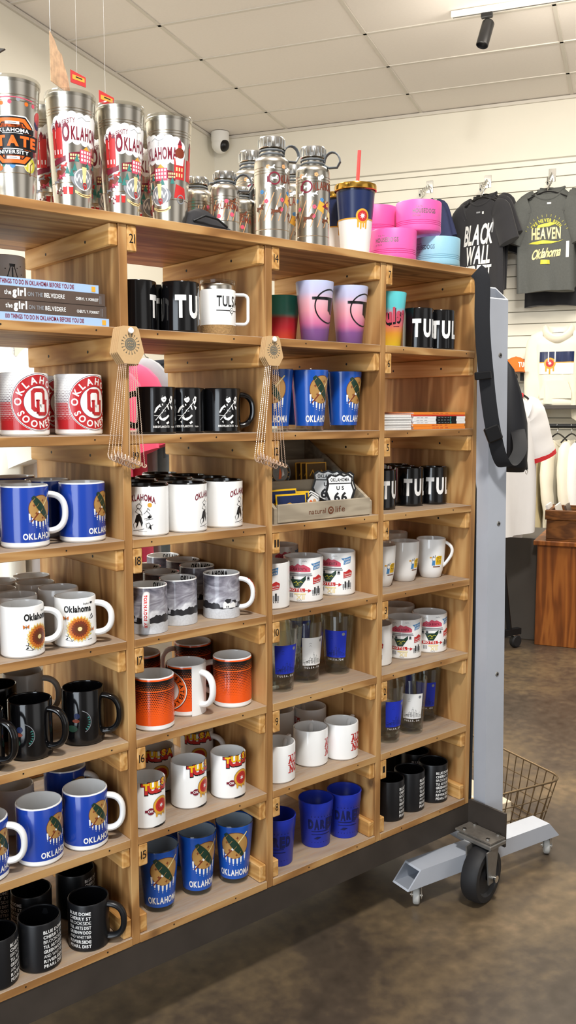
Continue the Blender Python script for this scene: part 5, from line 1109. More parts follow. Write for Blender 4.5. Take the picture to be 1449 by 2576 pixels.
# magazines / paperbacks, last bay second compartment
zz = ZS[5] + .0003; seq = [('mag_orange', .0068), ('mag_orange', .0065), ('mag_white', .0062), ('mag_white', .0062), ('mag_white', .0062), ('mag_red', .0040), ('mag_orange', .0062)]
names = ['lowest', 'second from the bottom', 'third from the bottom', 'middle', 'third from the top', 'second from the top', 'topmost']
for i, (cv, th) in enumerate(seq):
    def spn(a, L, th, i=i, cv=cv):
        if cv == 'mag_white':
            a.rect(L * .42, 0, L * .82, th, 'ink', 1)
            for q in (.46, .52, .58, .64): a.line([(L * q, th * .5), (L * (q + .035), th * .5)], th * .22, 'greyp', 2)
            a.rect(L * .69, th * .1, L * .715, th * .9, 'teal', 2)
            for q in (.05, .12, .20): a.line([(L * q, th * .45), (L * (q + .05), th * .45)], th * .14, 'greyp', 1)
        else:
            for q in (.35, .42, .5, .6): a.line([(L * q, th * .5), (L * (q + .05), th * .5)], th * .18, 'sunred', 1)
    x0 = 1.700 + (.0015, -.001, .002, 0, .0015, -.001, .001)[i]
    book('paperback', f'thin {dict(mag_orange="orange", mag_white="white", mag_red="red")[cv]} spined paperback, {names[i]} in the low stack', 'book', 'paperbacks in the last bay', x0 , x0 + .200, 1.562, 1.80, zz, th, cv, spn); zz += th + .0003
zz = ZS[5] + .0003
for i in range(6):
    th = .0060; t = thing('paperback', f'paperback with white page edges outward, {["lowest", "second from bottom", "third from bottom", "third from top", "second from top", "topmost"][i]} in the low stack', 'book', (1.592, 1.566 + .002 * (i % 2), zz), 0, 'page-out paperbacks in the last bay')
    mb = MB(); mb.box(0, .104, 0, .2, 0, .0006, 'mag_white'); mb.box(0, .104, 0, .2, th - .0006, th, 'mag_white'); mb.box(.1034, .104, 0, .2, .0006, th - .0006, 'mag_white'); mb.build('cover', t); p = MB(); p.box(.0, .103, .0008, .199, .0008, th - .0008, 'paper'); p.build('pages', t); zz += th + .0004

# ---------------- wooden tray with patches, third bay third compartment
TZ = ZS[4] + .0003
tray = thing('display_tray', 'grey-washed wooden tiered tray of patches lettered natural life', 'tray', (1.246, 1.560, TZ))
W_, D_ = .306, .250
mb = MB(); mb.box(.010, W_ - .010, 0, D_, 0, .007, 'tray'); mb.box(.010, W_ - .010, D_ - .008, D_, .007, .178, 'tray'); mb.build('frame', tray)
for x0 in (0, W_ - .009):
    mb = MB(); mb.prism([(0, 0), (D_, 0), (D_, .178), (D_ - .02, .178), (.020, .048), (0, .034)], 0, .009, 'tray', O=(x0, 0, 0), U=(0, 1, 0), V=(0, 0, 1), W=(1, 0, 0)); mb.build('side_panel', tray)
mb = MB(); mb.box(.0095, W_ - .0095, -.004, .006, .002, .043, 'tray', .001)
a = Art(); a.text('natural', .125, .0155, .0115, 'brownp', 0, bold=.0, w=.052); a.disc(.167, .021, .009, 'brownp', 0, 18); a.disc(.167, .021, .0055, 'tray', 1, 14); a.disc(.167, .021, .003, 'brownp', 2, 10); a.text('life', .197, .0155, .0135, 'brownp', 0, bold=.0, w=.030); a.flat(mb, (0, -.0042, 0), (1, 0, 0), (0, 0, 1)); mb.build('front_panel', tray)
mb = MB(); mb.box(.0095, W_ - .0095, .085, .092, .007, .088, 'tray', .001); mb.build('middle_panel', tray)
mb = MB(); mb.box(.0095, W_ - .0095, .165, .172, .007, .132, 'tray', .001); mb.build('rear_panel', tray)
mb = MB(); mb.box(.0095, W_ - .0095, .092, .165, .068, .074, 'tray'); mb.build('step_board', tray)
def patch(label, x, y, z, tilt, rz, outline, edge, fill, art=None, group=None, k=.92, th=.0025):
    o = thing('embroidered_patch', label, 'patch', (1.246 + x, 1.560 + y, TZ + z), rz, group)
    Vv = (0, sin(tilt), cos(tilt)); Ww = (0, cos(tilt), -sin(tilt))
    mb = MB(); mb.prism(outline, 0, th, edge, O=(0, 0, 0), V=Vv, W=Ww)
    a = Art(); cx_ = sum(p[0] for p in outline) / len(outline); cy_ = sum(p[1] for p in outline) / len(outline); a.poly([(cx_ + (p[0] - cx_) * k, cy_ + (p[1] - cy_) * k) for p in outline], fill, 0)
    if art: art(a)
    a.flat(mb, (0, -.0002, 0), (1, 0, 0), Vv, .0002); mb.build('face', o)
RECT = [(-.043, 0), (.043, 0), (.043, .056), (-.043, .056)]
def flagp(a): a.rect(-.040, .024, .040, .052, 'navy', 1); a.rect(-.040, .022, .040, .0245, 'gold', 2); a.rect(-.040, .003, .040, .022, 'cream_p', 1); a.disc(-.006, .024, .012, 'gold', 3, 20); a.disc(-.006, .024, .009, 'sunred', 4, 20); star(a, -.006, .024, .0055, .0025, 8, 'wht', 5)
patch('yellow-edged navy flag patch with red sun, foremost in the tray', .065, .014, .008, .12, -.05, RECT, 'yellow', 'yellow', flagp, 'flag patches in the tray')
patch('yellow-edged navy flag patch standing behind the foremost one', .052, .030, .018, .10, .03, RECT, 'yellow', 'yellow', flagp, 'flag patches in the tray')
patch('yellow-edged patch behind the flag patches, turned toward the middle', .088, .042, .010, .10, -.35, RECT, 'yellow', 'yellow', flagp, 'flag patches in the tray')
for i in range(3): patch(f'orange and white ruffled patch, {["front", "middle", "rear"][i]} of the small bunch in the tray', .135 + .009 * i, .018 + .014 * i, .008 + .004 * i, .15, .25 - .2 * i, [(.024 * cos(t * .5236) * (1 + .12 * (t % 2)), .026 + .022 * sin(t * .5236) * (1 + .12 * (t % 2))) for t in range(12)], 'ink', 'wht', lambda a: [a.disc(x, y, r, m, 1 + q, 10) for q, (x, y, r, m) in enumerate(((-.008, .030, .008, 'orangep'), (.007, .033, .007, 'peach'), (.002, .018, .008, 'orangep'), (.013, .022, .004, 'wht'), (-.012, .018, .004, 'wht')))], 'orange patches in the tray')
SH = [(-.028, .058), (-.020, .064), (-.010, .061), (0, .065), (.010, .061), (.020, .064), (.028, .058), (.026, .046), (.031, .030), (.024, .012), (.010, .005), (0, 0), (-.010, .005), (-.024, .012), (-.031, .030), (-.026, .046)]
def s66(a):
    a.poly([(x * .88, .034 + (y - .034) * .88) for x, y in SH], 'wht', 1); a.rect(-.026, .0445, .026, .0465, 'ink', 2); a.text('OKLAHOMA', 0, .0495, .0068, 'ink', 2, bold=.03, w=.040); a.text('US', 0, .0335, .0072, 'ink', 2, bold=.03, w=.016, track=.5); a.text('66', 0, .0115, .017, 'ink', 2, bold=.04, w=.028)
for i, (x, y, rz, d) in enumerate(((.225, .024, -.30, 'foremost'), (.247, .040, -.25, 'just behind the foremost'), (.208, .052, -.75, 'turned sideways at the rear'))): patch(f'black-edged white highway shield patch, {d}, lettered 66', x, y, .022 + .004 * i, .10, rz, [(p[0] * 1.25, p[1] * 1.25) for p in SH], 'ink', 'ink', (lambda a: (lambda b: (s66(b), a.put(b, 0, 0, 1.25)))(Art())), 'shield patches in the tray', .97)
RND = [(.032 * cos(2 * pi * t / 24), .032 + .032 * sin(2 * pi * t / 24)) for t in range(24)]
def roundp(a):
    a.ring(0, .032, .022, .0225, 'gold', 1); a.ring(0, .032, .0225, .0285, 'ink', 1)
    for i in range(14): t = 2 * pi * i / 14; a.rect(.0255 * cos(t) - .0012, .032 + .0255 * sin(t) - .0012, .0255 * cos(t) + .0012, .032 + .0255 * sin(t) + .0012, 'gold', 2)
    a.poly([(-.006, .016), (.002, .018), (.004, .030), (.000, .044), (-.003, .034)], 'orangep', 2); a.poly([(.004, .022), (.012, .026), (.008, .042)], 'wht', 2)
for i, (x, y, rz, d) in enumerate(((.100, .100, -.05, 'front'), (.086, .116, .05, 'middle'), (.074, .132, .05, 'rear'))): patch(f'round black-edged grey patch, {d} of three behind the tray divider', x, y, .0745, .08, rz, RND, 'ink', 'patchgrey', roundp, 'round patches in the tray', .95)
patch('grey cut-out patch with dark rider beside the round patches', 0.035, .104, .0745, .05, .1, [(-.022, .0), (.020, .002), (.026, .020), (.014, .050), (.004, .060), (-.004, .048), (-.020, .036)], 'ink', 'patchgrey', lambda a: a.poly([(p[0] * 1.3, p[1] * 1.3 + .022) for p in HORSE], 'ink', 1))
for i, (x, y, d) in enumerate(((.216, .102, 'front'), (.211, .116, 'middle'), (.206, .130, 'rear'))): patch(f'brown rectangular patch with gold edge, {d} of three in the tray', x, y, .0745, .05, .0, [(-.033, 0), (.033, 0), (.033, .052), (-.033, .052)], 'gold', 'patchbrown', lambda a: (a.line([(-.022, .020), (-.012, .034), (-.006, .020), (.002, .030), (.008, .020), (.016, .032), (.024, .022)], .003, 'gold', 1)), 'brown patches in the tray', .92)

# ---------------- necklace cards on the dividers
def necklace(x, z, y, lab, grp, L, dxl, dxr, k=1.0, lean=0, script=True, front=False):
    t = thing('necklace', lab, 'necklace', (x, y, z), 0, grp)
    O = [(-.021 * k, .013 * k), (-.016 * k, .017 * k), (.014 * k, .017 * k), (.019 * k, .012 * k), (.031 * k, -.034 * k), (.017 * k, -.056 * k), (-.014 * k, -.056 * k), (-.030 * k, -.034 * k)]
    mb = MB(); mb.prism(O, -.0006, .0006, 'cardboard'); a = Art(); c = (.0, -.018 * k)
    for i in range(18): q = 2 * pi * i / 18; a.line([(c[0] + .0145 * k * cos(q), c[1] + .0145 * k * sin(q)), (c[0] + .0205 * k * cos(q), c[1] + .0205 * k * sin(q))], .0009, 'cardink', 0); a.line([(c[0] + .020 * k * cos(q - .06), c[1] + .020 * k * sin(q - .06)), (c[0] + .0175 * k * cos(q), c[1] + .0175 * k * sin(q)), (c[0] + .020 * k * cos(q + .06), c[1] + .020 * k * sin(q + .06))], .0006, 'cardink', 0)
    a.disc(c[0], c[1], .0125 * k, 'cardink', 0, 24); a.ring(c[0], c[1], .0095 * k, .0100 * k, 'cardboard', 1); 
    for yy in (-.003, .002): a.line([(c[0] - .006, c[1] + yy), (c[0] - .002, c[1] + yy + .002), (c[0] + .002, c[1] + yy), (c[0] + .006, c[1] + yy + .001)], .001, 'cardboard', 2)
    a.disc(0, .009 * k, .0042 * k, 'ink', 0, 14)
    a.flat(mb, (0, -.0006, 0), (1, 0, 0), (0, 0, 1), .0002); mb.build('card', t)
    ch = MB(); zl, zr = -.055 * k, -.055 * k
    for x0, x1, zz0 in ((-.011 * k, dxl, zl), (.012 * k, dxr, zr)):
        ze = -L + (.010 if x1 == dxl else -.012); n = 90; pts = []
        for i in range(n + 1): s_ = i / n; pts.append((x0 + (x1 - x0) * s_ + .0008 * (i % 2) * (1 if x1 == dxl else -1), -.0012 + .0006 * (i % 2), zz0 + (ze - zz0) * s_))
        ch.tube(pts, .00075, 'rose', 5)
    ch.build('chain', t)
    pd = MB(); n = 46; pts = []
    for i in range(n + 1): s_ = i / n; a_ = 2 * pi * 7 * s_; pts.append((dxl + (dxr - dxl) * s_ - .003 * sin(a_), -.003 - .002 * sin(a_ * .5), -L + .010 - .022 * s_ + (.0065 - .003 * s_) * cos(a_)))
    pd.tube(pts, .0011, 'rose', 6); pd.tube([(dxl, -.002, -L + .008), (dxr, -.002, -L - .014)], .0008, 'rose', 5); pd.build('pendant', t)
for j, (x, z, L, k, w_, N) in enumerate(((.874, 1.4665, .240, .97, .027, 5), (1.224, 1.468, .255, .86, .033, 4))):
    for i in range(N):
        pos = ['foremost', 'second', 'third', 'fourth', 'rearmost'][i if i < N - 1 else 4]
        necklace(x - .0022 * i, z - .0006 * i, 1.5335 + .0030 * i, f'{pos} card with rose gold chain necklace pinned on the {"first" if j == 0 else "second"} divider', f'necklace cards on the {"first" if j == 0 else "second"} divider', L - .004 * (i % 3), -w_ + .002 - .0032 * i, w_ - .0045 * i, k)
    p = MB(); p.lathe([(0, 0), (.0007, 0), (.0007, .012), (.0022, .0125), (.0030, .014), (.0028, .019), (.0055, .020), (.0060, .0215), (.0050, .0235), (0, .024)], 'pin', 20, X=Matrix.Translation((x, 1.551, z + .008)) @ Matrix.Rotation(pi / 2, 4, 'X'))
    o = p.build('pushpin'); tag(o, f'white pushpin holding the cards on the {"first" if j == 0 else "second"} divider', 'pushpin')
# ================================================================= PALE GREY GARMENT RACK BESIDE THE SHELF
rack = thing('garment_rack', 'pale blue-grey steel garment rack with square post and small wheels', 'garment rack', (0, 0, 0))
ang = radians(-6.5); LX = Vector((cos(ang), sin(ang), 0)); LY = Vector((-sin(ang), cos(ang), 0)); C0 = Vector((1.990, 1.523, 0))
def obox(mb, c, u0, u1, v0, v1, z0, z1, mat, m0=0, m1=0, hollow=None):
    # box along LX with mitred ends (m0, m1 shift the lower edge outward)
    P = lambda u, v, z: c + LX * u + LY * v + Vector((0, 0, z))
    vs = [P(u0, v0, z1), P(u0, v1, z1), P(u1, v1, z1), P(u1, v0, z1), P(u0 - m0, v0, z0), P(u0 - m0, v1, z0), P(u1 + m1, v1, z0), P(u1 + m1, v0, z0)]
    mb.add(vs, [(0, 3, 2, 1), (4, 5, 6, 7), (0, 4, 7, 3), (1, 2, 6, 5)], mat)
    e = .004
    for u, m, q in ((u0, m0, -1), (u1, m1, 1)):
        if not hollow: mb.add([P(u, v0, z1), P(u, v1, z1), P(u + q * m, v1, z0), P(u + q * m, v0, z0)], [(0, 1, 2, 3)], mat); continue
        dz = z1 - z0; f = lambda z: u + q * m * (z1 - z) / dz
        o = [P(f(z1), v0, z1), P(f(z1), v1, z1), P(f(z0), v1, z0), P(f(z0), v0, z0)]; i_ = [P(f(z1 - e), v0 + e, z1 - e), P(f(z1 - e), v1 - e, z1 - e), P(f(z0 + e), v1 - e, z0 + e), P(f(z0 + e), v0 + e, z0 + e)]
        d = [x - LX * (q * .09) for x in i_]
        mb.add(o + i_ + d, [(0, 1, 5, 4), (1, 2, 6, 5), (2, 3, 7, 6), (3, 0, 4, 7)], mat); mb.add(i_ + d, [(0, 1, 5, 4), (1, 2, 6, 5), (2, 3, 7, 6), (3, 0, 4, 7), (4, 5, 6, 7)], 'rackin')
mb = MB(); obox(mb, C0, -.275, .225, -.032, .032, .064, .112, 'rackpaint', .045, .045, True); mb.build('foot_rail', rack)
c1 = C0 + LY * .95
mb = MB(); obox(mb, c1, -.275, .225, -.032, .032, .064, .112, 'rackpaint', .045, .045, True); mb.build('foot_rail', rack)
def post(c, lean):
    mb = MB(); top0, top1 = 1.615, 1.652; hw, hd = .034, .023; e = .004
    P = lambda u, v, z: c + LX * (u + lean * (z - .112)) + LY * v + Vector((0, 0, z))
    zt = lambda v: top0 + (top1 - top0) * (v + hd) / (2 * hd)
    b = [P(u, v, .112) for u, v in ((-hw, -hd), (hw, -hd), (hw, hd), (-hw, hd))]; t = [P(u, v, zt(v)) for u, v in ((-hw, -hd), (hw, -hd), (hw, hd), (-hw, hd))]
    i_ = [P(u, v, zt(v)) for u, v in ((-hw + e, -hd + e), (hw - e, -hd + e), (hw - e, hd - e), (-hw + e, hd - e))]; d = [P(u, v, zt(v) - .12) for u, v in ((-hw + e, -hd + e), (hw - e, -hd + e), (hw - e, hd - e), (-hw + e, hd - e))]
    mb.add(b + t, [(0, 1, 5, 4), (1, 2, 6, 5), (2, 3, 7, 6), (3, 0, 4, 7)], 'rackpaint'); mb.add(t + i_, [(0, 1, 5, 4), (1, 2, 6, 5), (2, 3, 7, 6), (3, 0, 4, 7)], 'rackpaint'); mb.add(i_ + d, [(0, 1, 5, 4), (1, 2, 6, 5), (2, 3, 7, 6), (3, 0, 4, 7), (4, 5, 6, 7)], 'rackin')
    p = mb.build('post', rack)
    for z in (.60, 1.02, 1.47):
        s = MB(); o = P(.006, -hd - .0002, z); X = Matrix.Translation(o) @ Vector((0, 0, 1)).rotation_difference(-LY).to_matrix().to_4x4()
        s.lathe([(0, 0), (.0065, 0), (.0055, .0018), (0, .0022)], 'grey_metal', 14, X=X); s.lathe([(0, .0021), (.0025, .0021), (.0025, .0030), (0, .0030)], 'black_steel', 6, X=X); s.build('screw', p)
post(C0 + LX * .003, -.022); post(c1 + LX * .003, -.022)
mb = MB(); mb.tube([C0 + LX * (-.03) + LY * .024 + Vector((0, 0, 1.55)), c1 + LX * (-.03) - LY * .024 + Vector((0, 0, 1.55))], .016, 'rackpaint', 16); mb.build('hanging_rail', rack)
mb = MB(); mb.tube([C0 + LY * .032 + Vector((0, 0, .088)), c1 - LY * .032 + Vector((0, 0, .088))], .020, 'rackpaint', 16); mb.build('bottom_rail', rack)
def small_caster(p, az, brake=True):
    t = MB(); d = Vector((cos(az), sin(az), 0)); Q = Matrix.Translation(p + Vector((0, 0, .025))) @ Vector((0, 0, 1)).rotation_difference(d).to_matrix().to_4x4()
    s = MB(); s.lathe([(0, .056), (.020, .056), (.020, .063), (0, .063)], 'chrome', 20, X=Matrix.Translation(p + Vector((0, 0, 0))))
    side = Vector((-d.y, d.x, 0))
    for sg in (-1, 1): s.prism([(-.016, .056), (.016, .056), (.014, .030), (.008, .018), (-.008, .018), (-.014, .030)], 0, .002, 'chrome', O=p + d * (.013 * sg), U=side, V=(0, 0, 1), W=d)
    s.lathe([(0, -.017), (.004, -.017), (.004, .017), (0, .017)], 'chrome', 10, X=Q)
    if brake: s.prism([(.016, .046), (.034, .036), (.034, .030), (.016, .038)], -.010, .010, 'chrome', O=p, U=side, V=(0, 0, 1), W=d)
    root = s.build('caster', rack)
    t.lathe([(.005, -.009), (.021, -.009), (.0245, -.006), (.025, 0), (.0245, .006), (.021, .009), (.005, .009)], 'wheelgrey', 28, X=Q, closed=True); t.build('wheel', root)
for c in (C0, c1):
    for u in (-.262, .252): small_caster(c + LX * u, radians(-50))

# black sling bag hanging on the rack post: strap loops down in front, pack hangs behind
bag = thing('sling_bag', 'black nylon sling bag with long webbing strap hanging beside the grey post', 'bag', (1.985, 1.60, 0))
def ribbon(mb, pts, wd, th, mat, up):
    mb.tube(pts, th, mat, 8, up=up, rb=wd)
mb = MB(); S = lambda x, y, z: (x - 1.985, y - 1.60, z)
P1 = [S(1.826, 1.475, 1.672), S(1.834, 1.462, 1.648), S(1.837, 1.462, 1.555), S(1.845, 1.462, 1.487), S(1.856, 1.462, 1.427), S(1.872, 1.462, 1.347), S(1.892, 1.462, 1.276), S(1.917, 1.462, 1.214), S(1.940, 1.462, 1.184), S(1.965, 1.464, 1.180), S(1.995, 1.466, 1.195), S(2.035, 1.480, 1.225), S(2.090, 1.53, 1.27)]
def smooth(P, n=5):
    out = []
    V_ = [Vector(p) for p in P]
    for i in range(len(V_) - 1):
        p0, p1, p2, p3 = V_[max(0, i - 1)], V_[i], V_[i + 1], V_[min(len(V_) - 1, i + 2)]
        for k in range(n): t = k / n; out.append(.5 * ((2 * p1) + (p2 - p0) * t + (2 * p0 - 5 * p1 + 4 * p2 - p3) * t * t + (3 * p1 - p0 - 3 * p2 + p3) * t ** 3))
    out.append(V_[-1]); return out
ribbon(mb, smooth(P1), .019, .0022, 'webbing', (.55, -.83, .12)); mb.build('strap', bag)
mb = MB()
X = Matrix.Translation(S(1.842, 1.459, 1.412)) @ Matrix.Rotation(radians(-39), 4, 'Z') @ Matrix.Rotation(radians(-6), 4, 'Y')
mb.box(-.021, .021, -.005, .005, -.010, .010, 'plastic_black', .002, X=X); mb.build('slider', bag)
mb = MB(); X = Matrix.Translation(S(1.888, 1.458, 1.265)) @ Matrix.Rotation(radians(-39), 4, 'Z') @ Matrix.Rotation(radians(-22), 4, 'Y'); mb.box(-.020, .020, -.006, .006, -.020, .020, 'plastic_black', .003, X=X); mb.build('buckle', bag)
mb = MB(); vs = []; fs = []; n = 20; rows = [(1.47, .006, .012), (1.44, .018, .03), (1.37, .036, .045), (1.29, .050, .055), (1.22, .054, .055), (1.165, .048, .045), (1.150, .03, .03)]
for i, (z, a_, b_) in enumerate(rows):
    for j in range(n): t = 2 * pi * j / n; q = 1 + .06 * sin(3 * t + z * 22); vs.append(S(2.105 + .016 * i / 3 + a_ * q * cos(t), 1.600 + b_ * q * sin(t) - .004 * i, z))
for i in range(len(rows) - 1):
    for j in range(n): k = (j + 1) % n; fs.append((i * n + j, i * n + k, (i + 1) * n + k, (i + 1) * n + j))
fs.append(tuple(range(n - 1, -1, -1))); fs.append(tuple((len(rows) - 1) * n + j for j in range(n))); mb.add(vs, fs, 'nylon', True); mb.build('pack', bag)
mb = MB(); mb.tube([S(2.188, 1.575, 1.195), S(2.192, 1.573, 1.175), S(2.194, 1.572, 1.154)], .0045, 'plastic_black', 8); mb.tube([S(2.194 + .005 * cos(t), 1.571, 1.147 + .006 * sin(t)) for t in [i * .628 for i in range(10)]], .0010, 'chrome', 6, closed=True); mb.build('zip_pull', bag)

# wire basket on the floor behind the rack
bk = thing('wire_basket', 'bronze wire basket with rounded corners on the floor beside the grey rack', 'basket', (2.425, 1.560, .001), radians(-12))
mb = MB(); WX, WY, HZ, rc = .37, .46, .160, .05
def rrect(z, ins, r, n=6):
    pts = []
    for (cx_, cy_, a0) in ((-r - ins, r + ins, -90), (-r - ins, WY - r - ins, 0), (-WX + r + ins, WY - r - ins, 90), (-WX + r + ins, r + ins, 180)):
        for i in range(n + 1): a = radians(a0 + 90 * i / n); pts.append((cx_ + r * cos(a), cy_ + r * sin(a), z))
    return pts
mb.tube(rrect(HZ, 0, rc), .0035, 'wirem', 8, closed=True); mb.build('rim', bk)
mb = MB()
for z, ins in ((.004, .03), (.055, .02), (.105, .01)): mb.tube(rrect(z, ins, rc), .0018, 'wirem', 6, closed=True)
def per(z, ins, k, N):
    pts = rrect(z, ins, rc, 8); L = [0]
    for p, q in zip(pts, pts[1:] + pts[:1]): L.append(L[-1] + hypot(q[0] - p[0], q[1] - p[1]))
    s = L[-1] * k / N
    for i in range(len(pts)):
        if L[i + 1] >= s - 1e-9: t = (s - L[i]) / max(1e-9, L[i + 1] - L[i]); p, q = pts[i], pts[(i + 1) % len(pts)]; return (p[0] + (q[0] - p[0]) * t, p[1] + (q[1] - p[1]) * t, z)
N = 44
for k in range(N): mb.tube([per(HZ, 0, k, N), per(.004, .03, k, N)], .0018, 'wirem', 6)
for i in range(1, 10): x = -WX * i / 10; mb.tube([(x, .03, .004), (x, WY - .03, .004)], .0016, 'wirem', 6)
mb.build('wires', bk)
t = thing('cardboard_box', 'pale cardboard box lying in the wire basket', 'box', (2.262, 1.640, .0075), radians(-12)); mb = MB(); mb.box(-.13, 0, 0, .20, 0, .098, 'kraftbox', .002); mb.box(-.09, -.084, 0, .2, .0975, .0985, 'paper'); mb.build('body', t)

# ================================================================= GARMENTS
def grid(q, s):
    out = [q]
    for ax in (0, 1):
        nxt = []
        for p in out:
            lo = min(v[ax] for v in p); hi = max(v[ax] for v in p); i0, i1 = floor(lo / s), floor((hi - 1e-9) / s)
            if i0 == i1: nxt.append(p); continue
            for i in range(i0, i1 + 1):
                c = [(v[ax], v[1 - ax]) for v in p]; c = clip(c, i * s, 1)
                if len(c) > 2: c = clip(c, (i + 1) * s, -1)
                if len(c) > 2: nxt.append([(v[0], v[1]) if ax == 0 else (v[1], v[0]) for v in c])
        out = nxt
    return out
def collar_pts(nw, nd, z, dip, n=26): return [(nw * cos(2 * pi * i / n), nd * sin(2 * pi * i / n), z - (dip if sin(2 * pi * i / n) < 0 else dip * .12) * abs(sin(2 * pi * i / n)) ** 1.4) for i in range(n)]
def shirt(root, W=.5, H=.72, D=.11, mat='tee_black', trim=None, sl=.20, sang=28, seed=1, art=None, long_=False, cuff=None, neck=.085, spread=.05):
    rnd = random.Random(seed); n = 56; mb = MB(); vs = []; fs = []; ph = [rnd.uniform(0, 6.28) for _ in range(4)]
    L = [0, .03, .1, .2, .3, .4, .5, .6, .7, .78, .84, .88, .91, .935, .955, .975, .99, 1.0]; sh = .875
    def ring(t):
        z = t * H
        if t < sh: hw = W / 2 * (1.03 - .05 * t); d = D / 2 * (1.05 - .25 * t)
        else: q = (t - sh) / (1 - sh); hw = W / 2 * .985 + (neck - W / 2 * .985) * q ** .85; d = D / 2 * (.83 - .42 * q)
        return z, hw, d
    def surf(th, t):
        z, hw, d = ring(t); c, s = cos(th), sin(th); x = hw * (abs(c) ** .75) * (1 if c >= 0 else -1); y = d * (abs(s) ** .8) * (1 if s >= 0 else -1)
        f = max(0, 1 - t * 1.05); y += .022 * f * sin(3 * th * 2 + ph[0] + 2.2 * t) * abs(s) + .009 * sin(11 * x / W * 2 + ph[1] + 5 * t) * abs(s) * (1 - t); x += .006 * sin(5 * t + ph[2])
        return (x, y, z + .008 * f * sin(2 * th + ph[3]))
    for t in L:
        for j in range(n): vs.append(surf(2 * pi * j / n, t))
    for i in range(len(L) - 1):
        for j in range(n): k = (j + 1) % n; fs.append((i * n + j, i * n + k, (i + 1) * n + k, (i + 1) * n + j))
    fs.append(tuple((len(L) - 1) * n + j for j in range(n))); fs.append(tuple(range(n - 1, -1, -1)))
    mb.add(vs, fs, mat, True)
    if art:
        a = art(); st = .012; by = {}
        for m, lv, q0 in a.p:
          for q in grid(q0, .016):
            # drape each piece on the front of the shirt
            V2, F2 = by.setdefault(m, ([], [])); o = len(V2)
            for u, v in q:
                t = v / H; lo, hi = pi, 1.5 * pi
                z, hw, d = ring(t); c = max(-.98, min(.98, u / hw)); th = -math.acos((abs(c) ** (1 / .75)) * (1 if c >= 0 else -1)); p = surf(th, t); V2.append((p[0] - .006 * sin(5 * t + ph[2]), p[1] - .0035 - lv * .0008, v))
            F2.append(tuple(range(o, o + len(q))))
        for m, (V2, F2) in by.items(): mb.add(V2, F2, m)
    mb.build('body', root)
    for s in (-1, 1):
        m2 = MB(); a = radians(sang if not long_ else 14); x0, z0 = W / 2 * .86, H * .855
        if not long_: pts = [(s * (x0 - .05), 0, z0 + .03), (s * x0, 0, z0), (s * (x0 + sl * sin(a) * .5), -.004, z0 - sl * cos(a) * .5), (s * (x0 + sl * sin(a)), -.008, z0 - sl * cos(a))]; ra = [.035, .040, .040, .042]; rb_ = [.075, .088, .088, .086]
        else: pts = [(s * (x0 - .05), 0, z0 + .03), (s * x0, 0, z0), (s * (x0 + spread), -.01, z0 - .2), (s * (x0 + spread * 1.1), -.03, z0 - .38), (s * (x0 + .02), -.05, z0 - .55), (s * (x0 + .0), -.055, z0 - .60)]; ra = [.04, .048, .046, .042, .040, .030]; rb_ = [.075, .085, .075, .065, .058, .040]
        P = smooth(pts, 4); m = len(P); ia = lambda A, i: A[min(len(A) - 1, int(i / 4))] + (A[min(len(A) - 1, int(i / 4) + 1)] - A[min(len(A) - 1, int(i / 4))]) * ((i / 4) % 1)
        rA = [ia(ra, i) * (1 + .05 * sin(i * 1.7 + seed)) for i in range(m)]; rB = [ia(rb_, i) for i in range(m)]
        m2.tube(P, rA, mat, 18, up=(1, 0, .3 * s), rb=rB)
        if trim or cuff: m2.tube([P[-1] + (P[-2] - P[-1]) * 1.1, P[-1] + (P[-1] - P[-2]) * .02], rA[-1] + .0025, cuff or trim, 18, up=(1, 0, .3 * s), rb=rB[-1] + .0025)
        m2.build('sleeve', root)
    m3 = MB(); m3.tube(collar_pts(neck + .006, D * .27, H + .004, .045), .007, trim or mat, 8, closed=True, rb=.010); m3.build('collar', root)
    return root
def hanger(root_or_none, loc, rz, label, group, w_=.40):
    t = thing('clothes_hanger', label, 'hanger', loc, rz, group); mb = MB()
    mb.tube(smooth([(-w_ / 2, 0, -.035), (-w_ / 4, 0, .004), (0, 0, .026), (w_ / 4, 0, .004), (w_ / 2, 0, -.035)], 4), .006, 'plastic_black', 8); mb.build('shoulder_bar', t)
    m = MB(); m.tube(smooth([(0, 0, .024), (0, 0, .055), (.013, 0, .064), (.022, 0, .080), (.012, 0, .100), (-.008, 0, .102), (-.018, 0, .090)], 4), .0022, 'chrome', 8); m.build('hook', t); return t
FACE = ROOM_ROT
# --- waterfall hooks with folded-front T-shirts on the slat wall
def waterfall(b, z, label):
    t = thing('waterfall_hook', label, 'hook', AB(A0 - .024, b, z), FACE, 'chrome hooks on the slat wall')
    mb = MB(); mb.box(-.028, .028, -.004, -.0004, -.065, .035, 'chrome', .0015); mb.build('plate', t)
    mb = MB(); mb.tube([(0, -.004, -.02), (0, -.36, -.16)], .008, 'chrome', 8, rb=.014); mb.tube([(0, -.35, -.157), (0, -.372, -.15), (0, -.374, -.12)], .007, 'chrome', 8)
    for i in range(5): y = -.06 - .065 * i; z_ = -.02 - (-y - .004) * .393; mb.tube([(0, y, z_ + .008), (0, y - .004, z_ + .032)], .006, 'chrome', 8)
    mb.build('arm', t); return t
def art_blackwall():
    a = Art(); 
    for t, v, h, w_, sl in (('BLACK', .395, .150, .26, .10), ('WALL', .245, .135, .22, .08), ('STREET', .125, .105, .24, .08)): a.text(t, -.005, v, h, 'wht', 0, bold=.03, w=w_, slant=sl, track=.03)
    a.rect(.030, .640 - .02, .045, .640, 'wht', 0); a.rect(-.022, .632, .012, .644, 'greyp', 0); a.poly([(.115, .47), (.13, .47), (.145, .60), (.13, .60)], 'greyp', 0)
    return a
